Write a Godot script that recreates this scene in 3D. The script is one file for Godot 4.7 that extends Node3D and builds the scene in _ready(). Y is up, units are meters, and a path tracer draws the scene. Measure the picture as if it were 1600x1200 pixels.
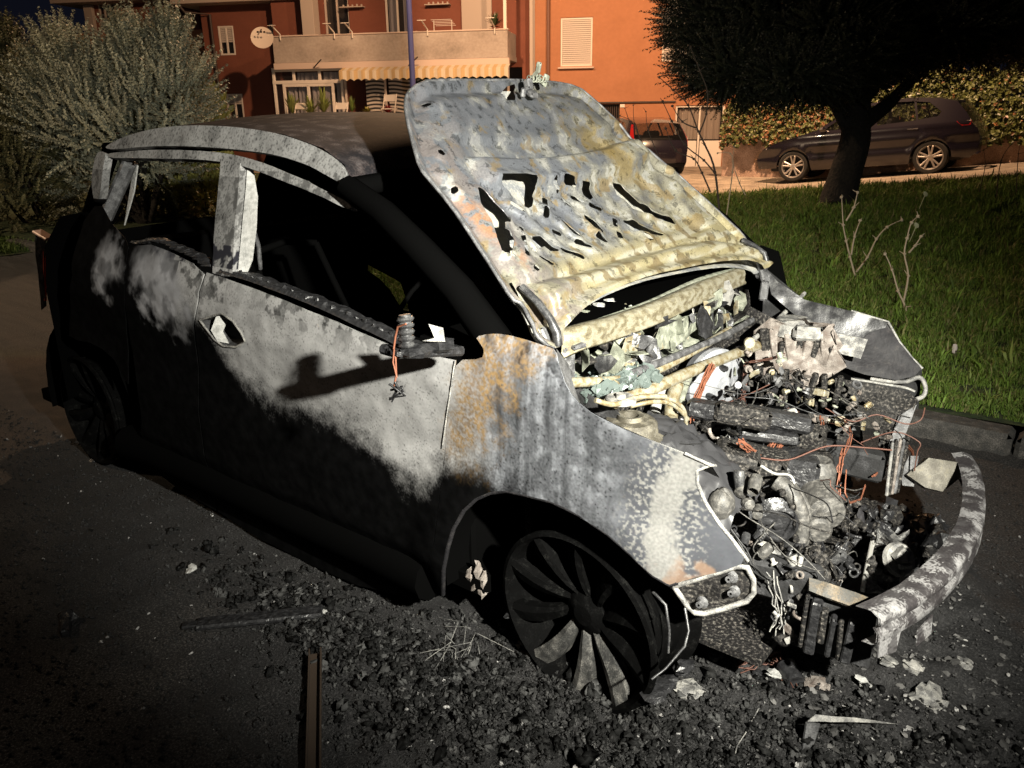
extends Node3D
# A burnt-out car on a dark street at night, a torch-lit engine bay, lamp-lit houses behind.
# The car stands at the origin: +x is its front, +z its right side. Metres.

var rng := RandomNumberGenerator.new()
var M := {}

# ------------------------------------------------------------------ mesh building
class MB:
	var v := PackedVector3Array()
	var nn := PackedVector3Array()
	var uv := PackedVector2Array()
	var cc := PackedColorArray()
	var tone := Color(1, 1, 1)
	func tri(a: Vector3, b: Vector3, c: Vector3, na := Vector3.ZERO, nb := Vector3.ZERO, nc := Vector3.ZERO, ua := Vector2.ZERO, ub := Vector2.ZERO, uc := Vector2.ZERO) -> void:
		var g := (c - a).cross(b - a)
		if g.length_squared() < 1e-16:
			return
		g = g.normalized()
		if na == Vector3.ZERO:
			na = g
			nb = g
			nc = g
		elif g.dot(na + nb + nc) < 0.0:
			var t := b
			b = c
			c = t
			t = nb
			nb = nc
			nc = t
			var t2 := ub
			ub = uc
			uc = t2
		v.append(a); v.append(b); v.append(c)
		nn.append(na); nn.append(nb); nn.append(nc)
		uv.append(ua); uv.append(ub); uv.append(uc)
		cc.append(tone); cc.append(tone); cc.append(tone)
	func quad(a: Vector3, b: Vector3, c: Vector3, d: Vector3) -> void:
		tri(a, b, c)
		tri(a, c, d)
	func quad_n(p: Array, n: Array, u: Array = []) -> void:
		if u.is_empty():
			u = [Vector2.ZERO, Vector2.ZERO, Vector2.ZERO, Vector2.ZERO]
		tri(p[0], p[1], p[2], n[0], n[1], n[2], u[0], u[1], u[2])
		tri(p[0], p[2], p[3], n[0], n[2], n[3], u[0], u[2], u[3])
	# a box with chamfered edges
	func box(at: Vector3, size: Vector3, basis := Basis.IDENTITY, bevel := 0.004) -> void:
		var h := size * 0.5
		var b := minf(bevel, minf(h.x, minf(h.y, h.z)) * 0.6)
		var i := h - Vector3(b, b, b)
		for ax in 3:
			var o1 := (ax + 1) % 3
			var o2 := (ax + 2) % 3
			for s in [-1.0, 1.0]:
				var q: Array[Vector3] = []
				for k in [[-1.0, -1.0], [1.0, -1.0], [1.0, 1.0], [-1.0, 1.0]]:
					var p := Vector3.ZERO
					p[ax] = s * h[ax]
					p[o1] = k[0] * i[o1]
					p[o2] = k[1] * i[o2]
					q.append(at + basis * p)
				var nrm := Vector3.ZERO
				nrm[ax] = s
				nrm = basis * nrm
				tri(q[0], q[1], q[2], nrm, nrm, nrm)
				tri(q[0], q[2], q[3], nrm, nrm, nrm)
		if b <= 0.0005:
			return
		for ax in 3:
			var o1 := (ax + 1) % 3
			var o2 := (ax + 2) % 3
			for s1 in [-1.0, 1.0]:
				for s2 in [-1.0, 1.0]:
					var q: Array[Vector3] = []
					for k in [[0, -1.0], [1, -1.0], [1, 1.0], [0, 1.0]]:
						var p := Vector3.ZERO
						p[ax] = k[1] * i[ax]
						p[o1] = s1 * (h[o1] if k[0] == 0 else i[o1])
						p[o2] = s2 * (i[o2] if k[0] == 0 else h[o2])
						q.append(at + basis * p)
					var nrm := Vector3.ZERO
					nrm[o1] = s1
					nrm[o2] = s2
					nrm = (basis * nrm).normalized()
					tri(q[0], q[1], q[2], nrm, nrm, nrm)
					tri(q[0], q[2], q[3], nrm, nrm, nrm)
	func bar(a: Vector3, b: Vector3, w: float, h: float, bevel := 0.003, up := Vector3.UP) -> void:
		var d := b - a
		var f := d.normalized()
		var r := f.cross(up)
		if r.length() < 0.01:
			r = f.cross(Vector3.RIGHT)
		r = r.normalized()
		box((a + b) * 0.5, Vector3(d.length(), h, w), Basis(f, r.cross(f), r), bevel)
	func tube(p: PackedVector3Array, r0: float, r1 := -1.0, sides := 7, cap := true) -> void:
		if r1 < 0.0:
			r1 = r0
		var n := p.size()
		var prev_r := Vector3.ZERO
		var rows := []
		var norms := []
		for i in n:
			var t := (p[mini(i + 1, n - 1)] - p[maxi(i - 1, 0)]).normalized()
			var r := prev_r - t * prev_r.dot(t)
			if r.length() < 0.01:
				r = t.cross(Vector3.UP)
				if r.length() < 0.1:
					r = t.cross(Vector3.RIGHT)
			r = r.normalized()
			prev_r = r
			var s := t.cross(r)
			var rad := lerpf(r0, r1, float(i) / (n - 1))
			var row := PackedVector3Array()
			var nr := PackedVector3Array()
			for k in sides:
				var a := TAU * k / sides
				var d := r * cos(a) + s * sin(a)
				row.append(p[i] + d * rad)
				nr.append(d)
			rows.append(row)
			norms.append(nr)
		for i in n - 1:
			for k in sides:
				var l := (k + 1) % sides
				quad_n([rows[i][k], rows[i + 1][k], rows[i + 1][l], rows[i][l]], [norms[i][k], norms[i + 1][k], norms[i + 1][l], norms[i][l]])
		if cap:
			for k in range(1, sides - 1):
				tri(rows[0][0], rows[0][k], rows[0][k + 1])
				tri(rows[n - 1][0], rows[n - 1][k], rows[n - 1][k + 1])
	# profile: (radius, height along the axis)
	func lathe(profile: PackedVector2Array, at: Transform3D, seg := 24) -> void:
		for i in profile.size() - 1:
			var p := profile[i]
			var q := profile[i + 1]
			var d := (q - p).normalized()
			var nv := Vector2(d.y, -d.x)
			for k in seg:
				var a := TAU * k / seg
				var b := TAU * (k + 1) / seg
				var da := Vector3(cos(a), 0, sin(a))
				var db := Vector3(cos(b), 0, sin(b))
				var na := at.basis * (da * nv.x + Vector3(0, nv.y, 0))
				var nb := at.basis * (db * nv.x + Vector3(0, nv.y, 0))
				quad_n([at * (da * p.x + Vector3(0, p.y, 0)), at * (da * q.x + Vector3(0, q.y, 0)), at * (db * q.x + Vector3(0, q.y, 0)), at * (db * p.x + Vector3(0, p.y, 0))], [na, na, nb, nb])
	# a bent sheet with holes: poly is laid on surf(Vector2) -> Vector3, uvf gives the texture place
	func sheet(poly: PackedVector2Array, holes: Array, cell: float, surf: Callable, thick: float, uvf: Callable) -> void:
		var lo := poly[0]
		var hi := poly[0]
		for p in poly:
			lo = lo.min(p)
			hi = hi.max(p)
		var nx := int(ceil((hi.x - lo.x) / cell))
		var ny := int(ceil((hi.y - lo.y) / cell))
		var boxes := []
		for h in holes:
			var r := Rect2(h[0], Vector2.ZERO)
			for p in h:
				r = r.expand(p)
			boxes.append(r)
		for i in nx:
			for j in ny:
				var c0 := lo + Vector2(i, j) * cell
				var rect := Rect2(c0, Vector2(cell, cell))
				var pieces: Array = Geometry2D.intersect_polygons(PackedVector2Array([c0, c0 + Vector2(cell, 0), c0 + Vector2(cell, cell), c0 + Vector2(0, cell)]), poly)
				for k in holes.size():
					if boxes[k].intersects(rect):
						var next := []
						for pc in pieces:
							for q in Geometry2D.clip_polygons(pc, holes[k]):
								if not Geometry2D.is_polygon_clockwise(q):
									next.append(q)
						pieces = next
				for pc in pieces:
					var idx := Geometry2D.triangulate_polygon(pc)
					var fr := PackedVector3Array()
					var nr := PackedVector3Array()
					var us := PackedVector2Array()
					for p in pc:
						fr.append(surf.call(p))
						nr.append(normal_at(surf, p))
						us.append(uvf.call(p))
					for t in range(0, idx.size(), 3):
						var a := idx[t]
						var b := idx[t + 1]
						var c := idx[t + 2]
						tri(fr[a], fr[b], fr[c], nr[a], nr[b], nr[c], us[a], us[b], us[c])
						if thick > 0.0:
							tri(fr[a] - nr[a] * thick, fr[b] - nr[b] * thick, fr[c] - nr[c] * thick, -nr[a], -nr[b], -nr[c], us[a], us[b], us[c])
		if thick > 0.0:
			var loops := [poly]
			loops.append_array(holes)
			for lp in loops:
				for k in lp.size():
					var a: Vector2 = lp[k]
					var b: Vector2 = lp[(k + 1) % lp.size()]
					var m := maxi(1, int(ceil(a.distance_to(b) / cell)))
					for s in m:
						var p := a.lerp(b, float(s) / m)
						var q := a.lerp(b, float(s + 1) / m)
						var fp: Vector3 = surf.call(p)
						var fq: Vector3 = surf.call(q)
						var np := normal_at(surf, p) * thick
						var nq := normal_at(surf, q) * thick
						var u: Vector2 = uvf.call(p)
						var u2: Vector2 = uvf.call(q)
						var w := (fq - fp).cross(np).normalized()
						var sh := Vector2(0.009, 0.006)
						tri(fp, fq, fq - nq, w, w, w, u, u2, u2 + sh)
						tri(fp, fq - nq, fp - np, w, w, w, u, u2 + sh, u + sh)
	func normal_at(surf: Callable, p: Vector2) -> Vector3:
		var e := 0.004
		var dx: Vector3 = surf.call(p + Vector2(e, 0)) - surf.call(p - Vector2(e, 0))
		var dy: Vector3 = surf.call(p + Vector2(0, e)) - surf.call(p - Vector2(0, e))
		return dx.cross(dy).normalized()
	# a grid of points rows[i][j], smooth normals
	func grid(rows: Array, uvs: Array = []) -> void:
		var n := rows.size()
		var m: int = rows[0].size()
		var nr := []
		for i in n:
			var r := PackedVector3Array()
			for j in m:
				var a: Vector3 = rows[mini(i + 1, n - 1)][j] - rows[maxi(i - 1, 0)][j]
				var b: Vector3 = rows[i][mini(j + 1, m - 1)] - rows[i][maxi(j - 1, 0)]
				r.append(a.cross(b).normalized())
			nr.append(r)
		for i in n - 1:
			for j in m - 1:
				var us := []
				if not uvs.is_empty():
					us = [uvs[i][j], uvs[i + 1][j], uvs[i + 1][j + 1], uvs[i][j + 1]]
				quad_n([rows[i][j], rows[i + 1][j], rows[i + 1][j + 1], rows[i][j + 1]], [nr[i][j], nr[i + 1][j], nr[i + 1][j + 1], nr[i][j + 1]], us)
	# a jagged lump
	func lump(at: Vector3, size: Vector3, r: RandomNumberGenerator, rough := 0.35, basis := Basis.IDENTITY, soft := false) -> void:
		var top := []
		var k := 7
		for ring in 5:
			var row := PackedVector3Array()
			var ph := PI * ring / 4.0
			for s in k:
				var a := TAU * s / k
				var f := 1.0 + r.randf_range(-rough, rough)
				if ring == 0 or ring == 4:
					f = 1.0
				row.append(at + basis * (Vector3(sin(ph) * cos(a), cos(ph), sin(ph) * sin(a)) * f * size * 0.5))
			top.append(row)
		for ring in 4:
			for s in k:
				var t := (s + 1) % k
				if soft:
					var q := [top[ring][s], top[ring + 1][s], top[ring + 1][t], top[ring][t]]
					var n := []
					for p in q:
						n.append(((p - at).normalized() + Vector3(r.randf_range(-0.5, 0.5), r.randf_range(-0.5, 0.5), r.randf_range(-0.5, 0.5))).normalized())
					quad_n(q, n)
				else:
					quad(top[ring][s], top[ring + 1][s], top[ring + 1][t], top[ring][t])
	func done() -> ArrayMesh:
		var a := []
		a.resize(Mesh.ARRAY_MAX)
		a[Mesh.ARRAY_VERTEX] = v
		a[Mesh.ARRAY_NORMAL] = nn
		a[Mesh.ARRAY_TEX_UV] = uv
		a[Mesh.ARRAY_COLOR] = cc
		var m := ArrayMesh.new()
		m.add_surface_from_arrays(Mesh.PRIMITIVE_TRIANGLES, a)
		return m

func obj(called: String, mb, mat: Material, parent: Node = self) -> MeshInstance3D:
	var o := MeshInstance3D.new()
	o.name = numbered(called, parent)
	o.mesh = mb.done() if mb is MB else mb
	o.material_override = mat
	parent.add_child(o, true)
	return o

func numbered(called: String, parent: Node) -> String:
	if not parent.has_node(called):
		return called
	var k := 1
	while parent.has_node("%s_%03d" % [called, k]):
		k += 1
	return "%s_%03d" % [called, k]

func thing(called: String, label: String, category: String, at := Vector3.ZERO, group := "") -> Node3D:
	var o := Node3D.new()
	o.name = numbered(called, self)
	add_child(o)
	o.position = at
	return tag(o, label, category, group)

func part(called: String, parent: Node) -> Node3D:
	var o := Node3D.new()
	o.name = numbered(called, parent)
	parent.add_child(o)
	return o

func tag(o: Node3D, label: String, category: String, group := "") -> Node3D:
	o.set_meta("label", label)
	o.set_meta("category", category)
	if group != "":
		o.set_meta("group", group)
	return o

func kind(o: Node3D, k: String, label := "") -> Node3D:
	o.set_meta("kind", k)
	if label != "":
		o.set_meta("label", label)
	return o

func scatter(called: String, mesh: ArrayMesh, mat: Material, where: Array, tints: Array, parent: Node = self) -> MultiMeshInstance3D:
	var mm := MultiMesh.new()
	mm.transform_format = MultiMesh.TRANSFORM_3D
	mm.use_colors = true
	mm.mesh = mesh
	mm.instance_count = where.size()
	for i in where.size():
		mm.set_instance_transform(i, where[i])
		mm.set_instance_color(i, tints[i])
	var o := MultiMeshInstance3D.new()
	o.name = numbered(called, parent)
	o.multimesh = mm
	o.material_override = mat
	parent.add_child(o, true)
	o.set_meta("kind", "stuff")
	return o

# ------------------------------------------------------------------ materials
func lin(r: float, g: float, b: float) -> Color:
	return Color(r, g, b).linear_to_srgb()

func mat(r: float, g: float, b: float, rough := 0.8, metal := 0.0, spec := 0.5) -> StandardMaterial3D:
	var m := StandardMaterial3D.new()
	m.albedo_color = lin(r, g, b)
	m.roughness = rough
	m.metallic = metal
	m.metallic_specular = spec
	return m

func noise_bytes(seed_: int, freq: float, w: int, h: int, oct := 4, kind_ := FastNoiseLite.TYPE_SIMPLEX_SMOOTH, seamless := false) -> PackedByteArray:
	var f := FastNoiseLite.new()
	f.seed = seed_
	f.noise_type = kind_
	f.frequency = freq
	f.fractal_octaves = oct
	var im: Image = f.get_seamless_image(w, h) if seamless else f.get_image(w, h)
	im.convert(Image.FORMAT_L8)
	return im.get_data()

func picture(w: int, h: int, data: PackedByteArray) -> ImageTexture:
	return ImageTexture.create_from_image(Image.create_from_data(w, h, false, Image.FORMAT_RGB8, data))

func grey_picture(w: int, h: int, data: PackedByteArray) -> ImageTexture:
	return ImageTexture.create_from_image(Image.create_from_data(w, h, false, Image.FORMAT_L8, data))

func put(data: PackedByteArray, k: int, c: Color) -> void:
	var s := c.linear_to_srgb()
	data[k * 3] = int(clampf(s.r, 0, 1) * 255.0)
	data[k * 3 + 1] = int(clampf(s.g, 0, 1) * 255.0)
	data[k * 3 + 2] = int(clampf(s.b, 0, 1) * 255.0)

# a tiling picture whose colours follow three noises: ramp is a list of [value, colour]
func mottled(seed_: int, ramp: Array, freq := 0.01, size := 512, grain := 0.25) -> ImageTexture:
	var a := noise_bytes(seed_, freq, size, size, 6, FastNoiseLite.TYPE_SIMPLEX_SMOOTH, true)
	var b := noise_bytes(seed_ + 7, freq * 9.0, size, size, 3, FastNoiseLite.TYPE_SIMPLEX, true)
	var lut := []
	for i in 256:
		var t := i / 255.0
		var c: Color = ramp[0][1]
		for k in ramp.size() - 1:
			if t >= ramp[k][0]:
				var f := clampf((t - ramp[k][0]) / maxf(0.001, ramp[k + 1][0] - ramp[k][0]), 0, 1)
				c = ramp[k][1].lerp(ramp[k + 1][1], f)
		lut.append(c)
	var d := PackedByteArray()
	d.resize(size * size * 3)
	for k in size * size:
		var t := int(clampf(a[k] + (b[k] - 128) * grain * 1.6, 0, 255))
		var c: Color = lut[t]
		put(d, k, c * (1.0 + (b[k] - 128) / 128.0 * grain))
	return picture(size, size, d)

func tri_mat(tex: Texture2D, per_m: float, rough := 0.85, metal := 0.0, bump: Texture2D = null, bump_cm := 0.2, spec := 0.5, world := true) -> StandardMaterial3D:
	var m := StandardMaterial3D.new()
	m.albedo_texture = tex
	m.uv1_triplanar = true
	m.uv1_world_triplanar = world
	m.uv1_scale = Vector3.ONE * per_m
	m.roughness = rough
	m.metallic = metal
	m.metallic_specular = spec
	if bump:
		m.heightmap_enabled = true
		m.heightmap_texture = bump
		m.heightmap_scale = bump_cm
	return m

func sstep(a: float, b: float, x: float) -> float:
	var t := clampf((x - a) / (b - a), 0, 1)
	return t * t * (3.0 - 2.0 * t)

# distance from p to a polyline
func line_dist(p: Vector2, l: PackedVector2Array) -> float:
	var best := 1e9
	for k in l.size() - 1:
		best = minf(best, p.distance_to(Geometry2D.get_closest_point_to_segment(p, l[k], l[k + 1])))
	return best

# ------------------------------------------------------------------ the car's side
const SX0 := -2.3
const SX1 := 2.1
const SY1 := 1.6
func side_z(x: float, y: float) -> float:
	var z := 0.0
	if y >= 0.95:
		z = 0.86 - 0.42 * (y - 0.95)
	else:
		var ky := [0.15, 0.3, 0.5, 0.65, 0.84, 0.95]
		var kz := [0.79, 0.845, 0.852, 0.848, 0.872, 0.86]
		z = 0.79
		for k in 5:
			if y >= ky[k]:
				z = lerpf(kz[k], kz[k + 1], clampf((y - ky[k]) / (ky[k + 1] - ky[k]), 0, 1))
	if x > 1.4:
		z -= 0.56 * (x - 1.4) * (x - 1.4)
	if x < -1.5:
		z -= 0.35 * (-1.5 - x) * (-1.5 - x)
	for c in [1.25, -1.30]:
		var r := Vector2(x - c, y - 0.27).length()
		z += 0.022 * exp(-pow((r - 0.38) / 0.09, 2.0))
	return z

var dents := FastNoiseLite.new()
func side(p: Vector2) -> Vector3:
	return Vector3(p.x, p.y, side_z(p.x, p.y) + 0.004 * dents.get_noise_2d(p.x * 100.0, p.y * 100.0))
func far_side(p: Vector2) -> Vector3:
	return Vector3(p.x, p.y, -side_z(p.x, p.y))
func side_uv(p: Vector2) -> Vector2:
	return Vector2((p.x - SX0) / (SX1 - SX0), 1.0 - p.y / SY1)

func side_texture() -> ImageTexture:
	var w := 1540
	var h := 560
	var n1 := noise_bytes(3, 0.012, w, h, 5)
	var n2 := noise_bytes(4, 0.05, w, h, 4)
	var n3 := noise_bytes(5, 0.2, w, h, 4)
	var n4 := noise_bytes(6, 0.3, w, h, 2)
	var n5 := noise_bytes(16, 0.022, w, h, 4)
	var edge := PackedVector2Array([Vector2(-0.641, 0.835), Vector2(-0.162, 0.855), Vector2(-0.083, 0.789), Vector2(0.025, 0.679), Vector2(0.146, 0.631), Vector2(0.244, 0.619), Vector2(0.434, 0.655), Vector2(0.543, 0.629), Vector2(0.678, 0.583), Vector2(0.738, 0.536), Vector2(0.831, 0.559), Vector2(0.931, 0.625), Vector2(1.002, 0.658), Vector2(1.06, 0.66), Vector2(1.126, 0.614), Vector2(1.197, 0.611), Vector2(1.335, 0.504)])
	var rust := PackedVector2Array([Vector2(1.087, 0.976), Vector2(1.074, 0.906), Vector2(1.042, 0.818), Vector2(0.992, 0.7)])
	var rust2 := PackedVector2Array([Vector2(1.213, 0.995), Vector2(1.134, 0.947)])
	var ash := PackedVector2Array([Vector2(1.606, 0.802), Vector2(1.566, 0.727), Vector2(1.546, 0.622), Vector2(1.563, 0.529)])
	var low_rust := PackedVector2Array([Vector2(1.61, 0.523), Vector2(1.58, 0.502)])
	var d := PackedByteArray()
	d.resize(w * h * 3)
	for j in h:
		var y := (1.0 - (j + 0.5) / h) * SY1
		for i in w:
			var k := j * w + i
			var x := SX0 + (i + 0.5) / w * (SX1 - SX0)
			var a := n1[k] / 255.0
			var b := n2[k] / 255.0
			var c := n3[k] / 255.0
			var e := n4[k] / 255.0
			var q := n5[k] / 255.0
			var col := Color(0.0028, 0.0028, 0.0029) * (0.5 + 1.0 * b)
			var wx := x + (a - 0.5) * 0.09 + (b - 0.5) * 0.05
			var wy := y + (q - 0.5) * 0.12 + (b - 0.5) * 0.05
			# bare ash-grey steel on the front door, thinning into soot and painted-in shade below
			var g := 0.0
			if x > -0.32:
				var eb := edge[0].y
				for s2 in edge.size() - 1:
					if x >= edge[s2].x:
						eb = lerpf(edge[s2].y, edge[s2 + 1].y, clampf((x - edge[s2].x) / (edge[s2 + 1].x - edge[s2].x), 0, 1))
				if x > 1.2:
					eb = 0.1
				g = sstep(-0.06, 0.075, y - eb + (a - 0.5) * 0.09 + (b - 0.5) * 0.05 + (e - 0.5) * 0.04)
				var base := 0.28 + 0.07 * (a - 0.5) + 0.06 * (b - 0.5) + 0.07 * (e - 0.5)
				base -= 0.06 * sstep(0.5, 0.85, q + (b - 0.5) * 0.2)
				base -= 0.14 * sstep(0.60, 0.63, a + (b - 0.5) * 0.5) * sstep(0.84, 0.95, y)
				if y > 0.93:
					base -= 0.06 * sstep(0.5, 0.65, b)
				if absf(q - 0.5) < 0.006 or absf(b - 0.42) < 0.004:
					base *= 0.7
				if e < 0.22 and b < 0.5:
					base *= 0.5
				var steel := Color(base * 1.0, base * 0.99, base * 0.98)
				if x > 0.95:
					var f := sstep(0.95, 1.12, x)
					var blue := base * (0.27 + 0.26 * sstep(0.84, 1.0, y)) + 0.04 * (e - 0.5) + 0.05 * sstep(0.5, 0.8, n2[(k + 37 * w) % (w * h)] / 255.0)
					steel = steel.lerp(Color(blue * 0.93, blue * 0.97, blue * 1.06), f)
					# dark drip streaks
					var st := n2[(i + (j / 9) * w) % (w * h)] / 255.0
					steel = steel * (1.0 + (0.55 * sstep(0.50, 0.36, st) - 0.45 * sstep(0.54, 0.66, st)) * sstep(1.0, 1.1, x) * sstep(1.5, 1.25, x))
				col = col.lerp(steel, g)
				if x > 0.9:
					# rust at the top rear corner of the wing
					var rd := minf(line_dist(Vector2(wx, wy), rust), line_dist(Vector2(wx, wy), rust2) + 0.03)
					var rw := sstep(0.125, 0.015, rd + (b - 0.5) * 0.07 + (e - 0.5) * 0.05) * sstep(0.5, 0.75, y)
					var rc := Color(0.195, 0.125, 0.055).lerp(Color(0.13, 0.095, 0.065), sstep(0.4, 0.7, b))
					col = col.lerp(rc * (0.7 + 0.6 * e), clampf(rw * (0.45 + 0.6 * sstep(0.38, 0.6, c)), 0, 1) * 0.9)
				if x > 1.3:
					var ad := line_dist(Vector2(x + (b - 0.5) * 0.012, y), ash)
					var dark := sstep(0.17, 0.05, ad) * sstep(1.35, 1.5, x)
					if x > 1.55 and y < 0.86:
						dark = maxf(dark, sstep(1.55, 1.64, x + 0.1 * (0.75 - y)))
					var dk := Color(0.04, 0.042, 0.048) * (0.8 + 0.7 * a)
					col = col.lerp(dk, dark * 0.9)
					var fleck := sstep(-0.03, 0.09, c - 0.42 - ad * 2.1)
					var white := maxf(sstep(0.040, 0.022, ad + (b - 0.5) * 0.035), fleck * sstep(0.12, 0.06, ad))
					col = col.lerp(Color(0.165, 0.163, 0.155) * (0.7 + 0.6 * e), white * 0.88)
					var ld := line_dist(Vector2(wx, wy), low_rust)
					col = col.lerp(Color(0.15, 0.10, 0.07), sstep(0.05, 0.01, ld + (b - 0.5) * 0.05) * 0.8)
			# cant rail, door frames and pillars above the belt
			if y > 1.03 + (0.06 if x > 0.3 else 0.0) and (x > -0.5 or y > 1.2):
				var base2 := 0.27 + 0.10 * (a - 0.5) + 0.12 * (b - 0.5) + 0.10 * (e - 0.5)
				if c < 0.36:
					base2 *= 0.55
				base2 -= 0.10 * sstep(0.56, 0.80, q + (b - 0.5) * 0.5 + (e - 0.5) * 0.2)
				if x < -0.05 and y < 1.31:
					base2 = lerpf(base2 * 0.7, 0.06, sstep(0.46, 0.68, b + (e - 0.5) * 0.3) * 0.7)
				if y < 1.33 + 0.02 * x and x > -0.1:
					base2 = lerpf(base2, 0.07, sstep(0.48, 0.64, b + (e - 0.5) * 0.3) * 0.8)
				col = Color(base2, base2 * 0.99, base2 * 0.97)
				if y < 1.10 and x < 0.1:
					col = col.lerp(Color(0.02, 0.02, 0.025), sstep(0.35, 0.5, b))
			# patches of grey on the sooty rear door and quarter
			if x <= -0.17 and y < 1.1:
				var p1 := sstep(0.17, 0.08, Vector2((wx + 0.42) * 0.75, wy - 0.93 + 0.24 * (wx + 0.42)).length())
				var p2 := sstep(0.13, 0.05, Vector2((wx + 0.80), wy - 0.97).length())
				var gg := maxf(p1, p2) * (0.55 + 0.5 * sstep(0.35, 0.6, q))
				col = col.lerp(Color(0.25, 0.25, 0.262) * (0.8 + 0.4 * b), clampf(gg, 0, 1))
			put(d, k, col)
	return picture(w, h, d)

# ------------------------------------------------------------------ the bonnet (u across, v along, from the hinge)
const HA := Vector3(1.17, 0.94, 0.7)
const HE1 := Vector3(-0.036, 0.014, -0.999)
const HE2 := Vector3(-0.686, 0.727, 0.035)
const HN := Vector3(0.727, 0.687, -0.016)
func hood_xyz(p: Vector2, off: float) -> Vector3:
	return HA + HE1 * p.x + HE2 * p.y + HN * off

var hood_outline := PackedVector2Array()
var hood_rear_top := PackedVector2Array()
var hood_holes := []
var hood_field := PackedFloat32Array()
const HG := 0.006
const HNX := 260
const HNY := 190
func hood_h(p: Vector2) -> float:
	if hood_field.is_empty():
		hood_field.resize(HNX * HNY)
		for j in HNY:
			for i in HNX:
				hood_field[j * HNX + i] = hood_height(Vector2(-0.07 + i * HG, -0.12 + j * HG))
	var fx := clampf((p.x + 0.07) / HG, 0, HNX - 1.01)
	var fy := clampf((p.y + 0.12) / HG, 0, HNY - 1.01)
	var i := int(fx)
	var j := int(fy)
	var k := j * HNX + i
	fx -= i
	fy -= j
	return lerpf(lerpf(hood_field[k], hood_field[k + 1], fx), lerpf(hood_field[k + HNX], hood_field[k + HNX + 1], fx), fy)
func hood_height(p: Vector2) -> float:
	var e := 1e9
	for k in hood_outline.size():
		e = minf(e, p.distance_to(Geometry2D.get_closest_point_to_segment(p, hood_outline[k], hood_outline[(k + 1) % hood_outline.size()])))
	var h := 0.0
	var s := clampf(p.x / 1.43, 0, 1)
	h -= 0.05 * sin(s * PI) * (0.35 + 0.65 * clampf(p.y / 0.9, 0, 1))
	# folded hem, gutter, then the raised frame
	h += 0.008 * sstep(0.022, 0.010, e)
	h -= 0.012 * exp(-pow((e - 0.038) / 0.012, 2))
	h += 0.012 * sstep(0.05, 0.08, e) * sstep(0.20, 0.155, e)
	# rolled rear cross-member
	var rd := line_dist(p, hood_rear_top)
	var band := p.y - hood_band(p.x)
	if band < 0.0 and p.x > 0.08 and p.x < 1.40:
		var t := clampf(-band / 0.17, 0, 1)
		h += 0.040 * sin(t * PI)
	h -= 0.010 * exp(-pow(rd / 0.012, 2))
	# front plate, a step, then the raised cross-rail
	if p.x > 0.16 and p.x < 1.26:
		var k := sstep(0.16, 0.24, p.x) * sstep(1.26, 1.16, p.x)
		var v := p.y + 0.03 * sin(p.x * 2.4)
		h += k * (0.020 * sstep(0.68, 0.70, v) + 0.028 * sstep(0.515, 0.535, v) * sstep(0.630, 0.610, v) - 0.020 * sstep(0.51, 0.49, v) * sstep(0.17, 0.2, v))
	# the V of stiffening ribs
	if p.y > 0.20 and p.y < 0.5:
		var m := absf(p.x - 0.72)
		for c in [0.08, 0.20, 0.32, 0.44]:
			h += 0.007 * exp(-pow((m - c - (p.y - 0.22) * 0.55) / 0.022, 4)) * sstep(0.25, 0.30, p.y) * sstep(0.5, 0.45, p.y)
	# turned flange round every cut-out
	for k in hood_holes.size():
		if hood_holes[k][1].has_point(p):
			var hd := 1e9
			var poly: PackedVector2Array = hood_holes[k][0]
			for q in poly.size():
				hd = minf(hd, p.distance_to(Geometry2D.get_closest_point_to_segment(p, poly[q], poly[(q + 1) % poly.size()])))
			h += 0.007 * sstep(0.022, 0.006, hd)
	h += 0.0016 * dents.get_noise_2d(p.x * 160.0, p.y * 160.0) + 0.003 * dents.get_noise_2d(p.x * 50.0, p.y * 50.0)
	return h
func hood_band(x: float) -> float:
	for k in hood_rear_top.size() - 1:
		var a := hood_rear_top[k]
		var b := hood_rear_top[k + 1]
		if x >= a.x and x <= b.x:
			return lerpf(a.y, b.y, (x - a.x) / (b.x - a.x))
	return -1.0

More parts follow.
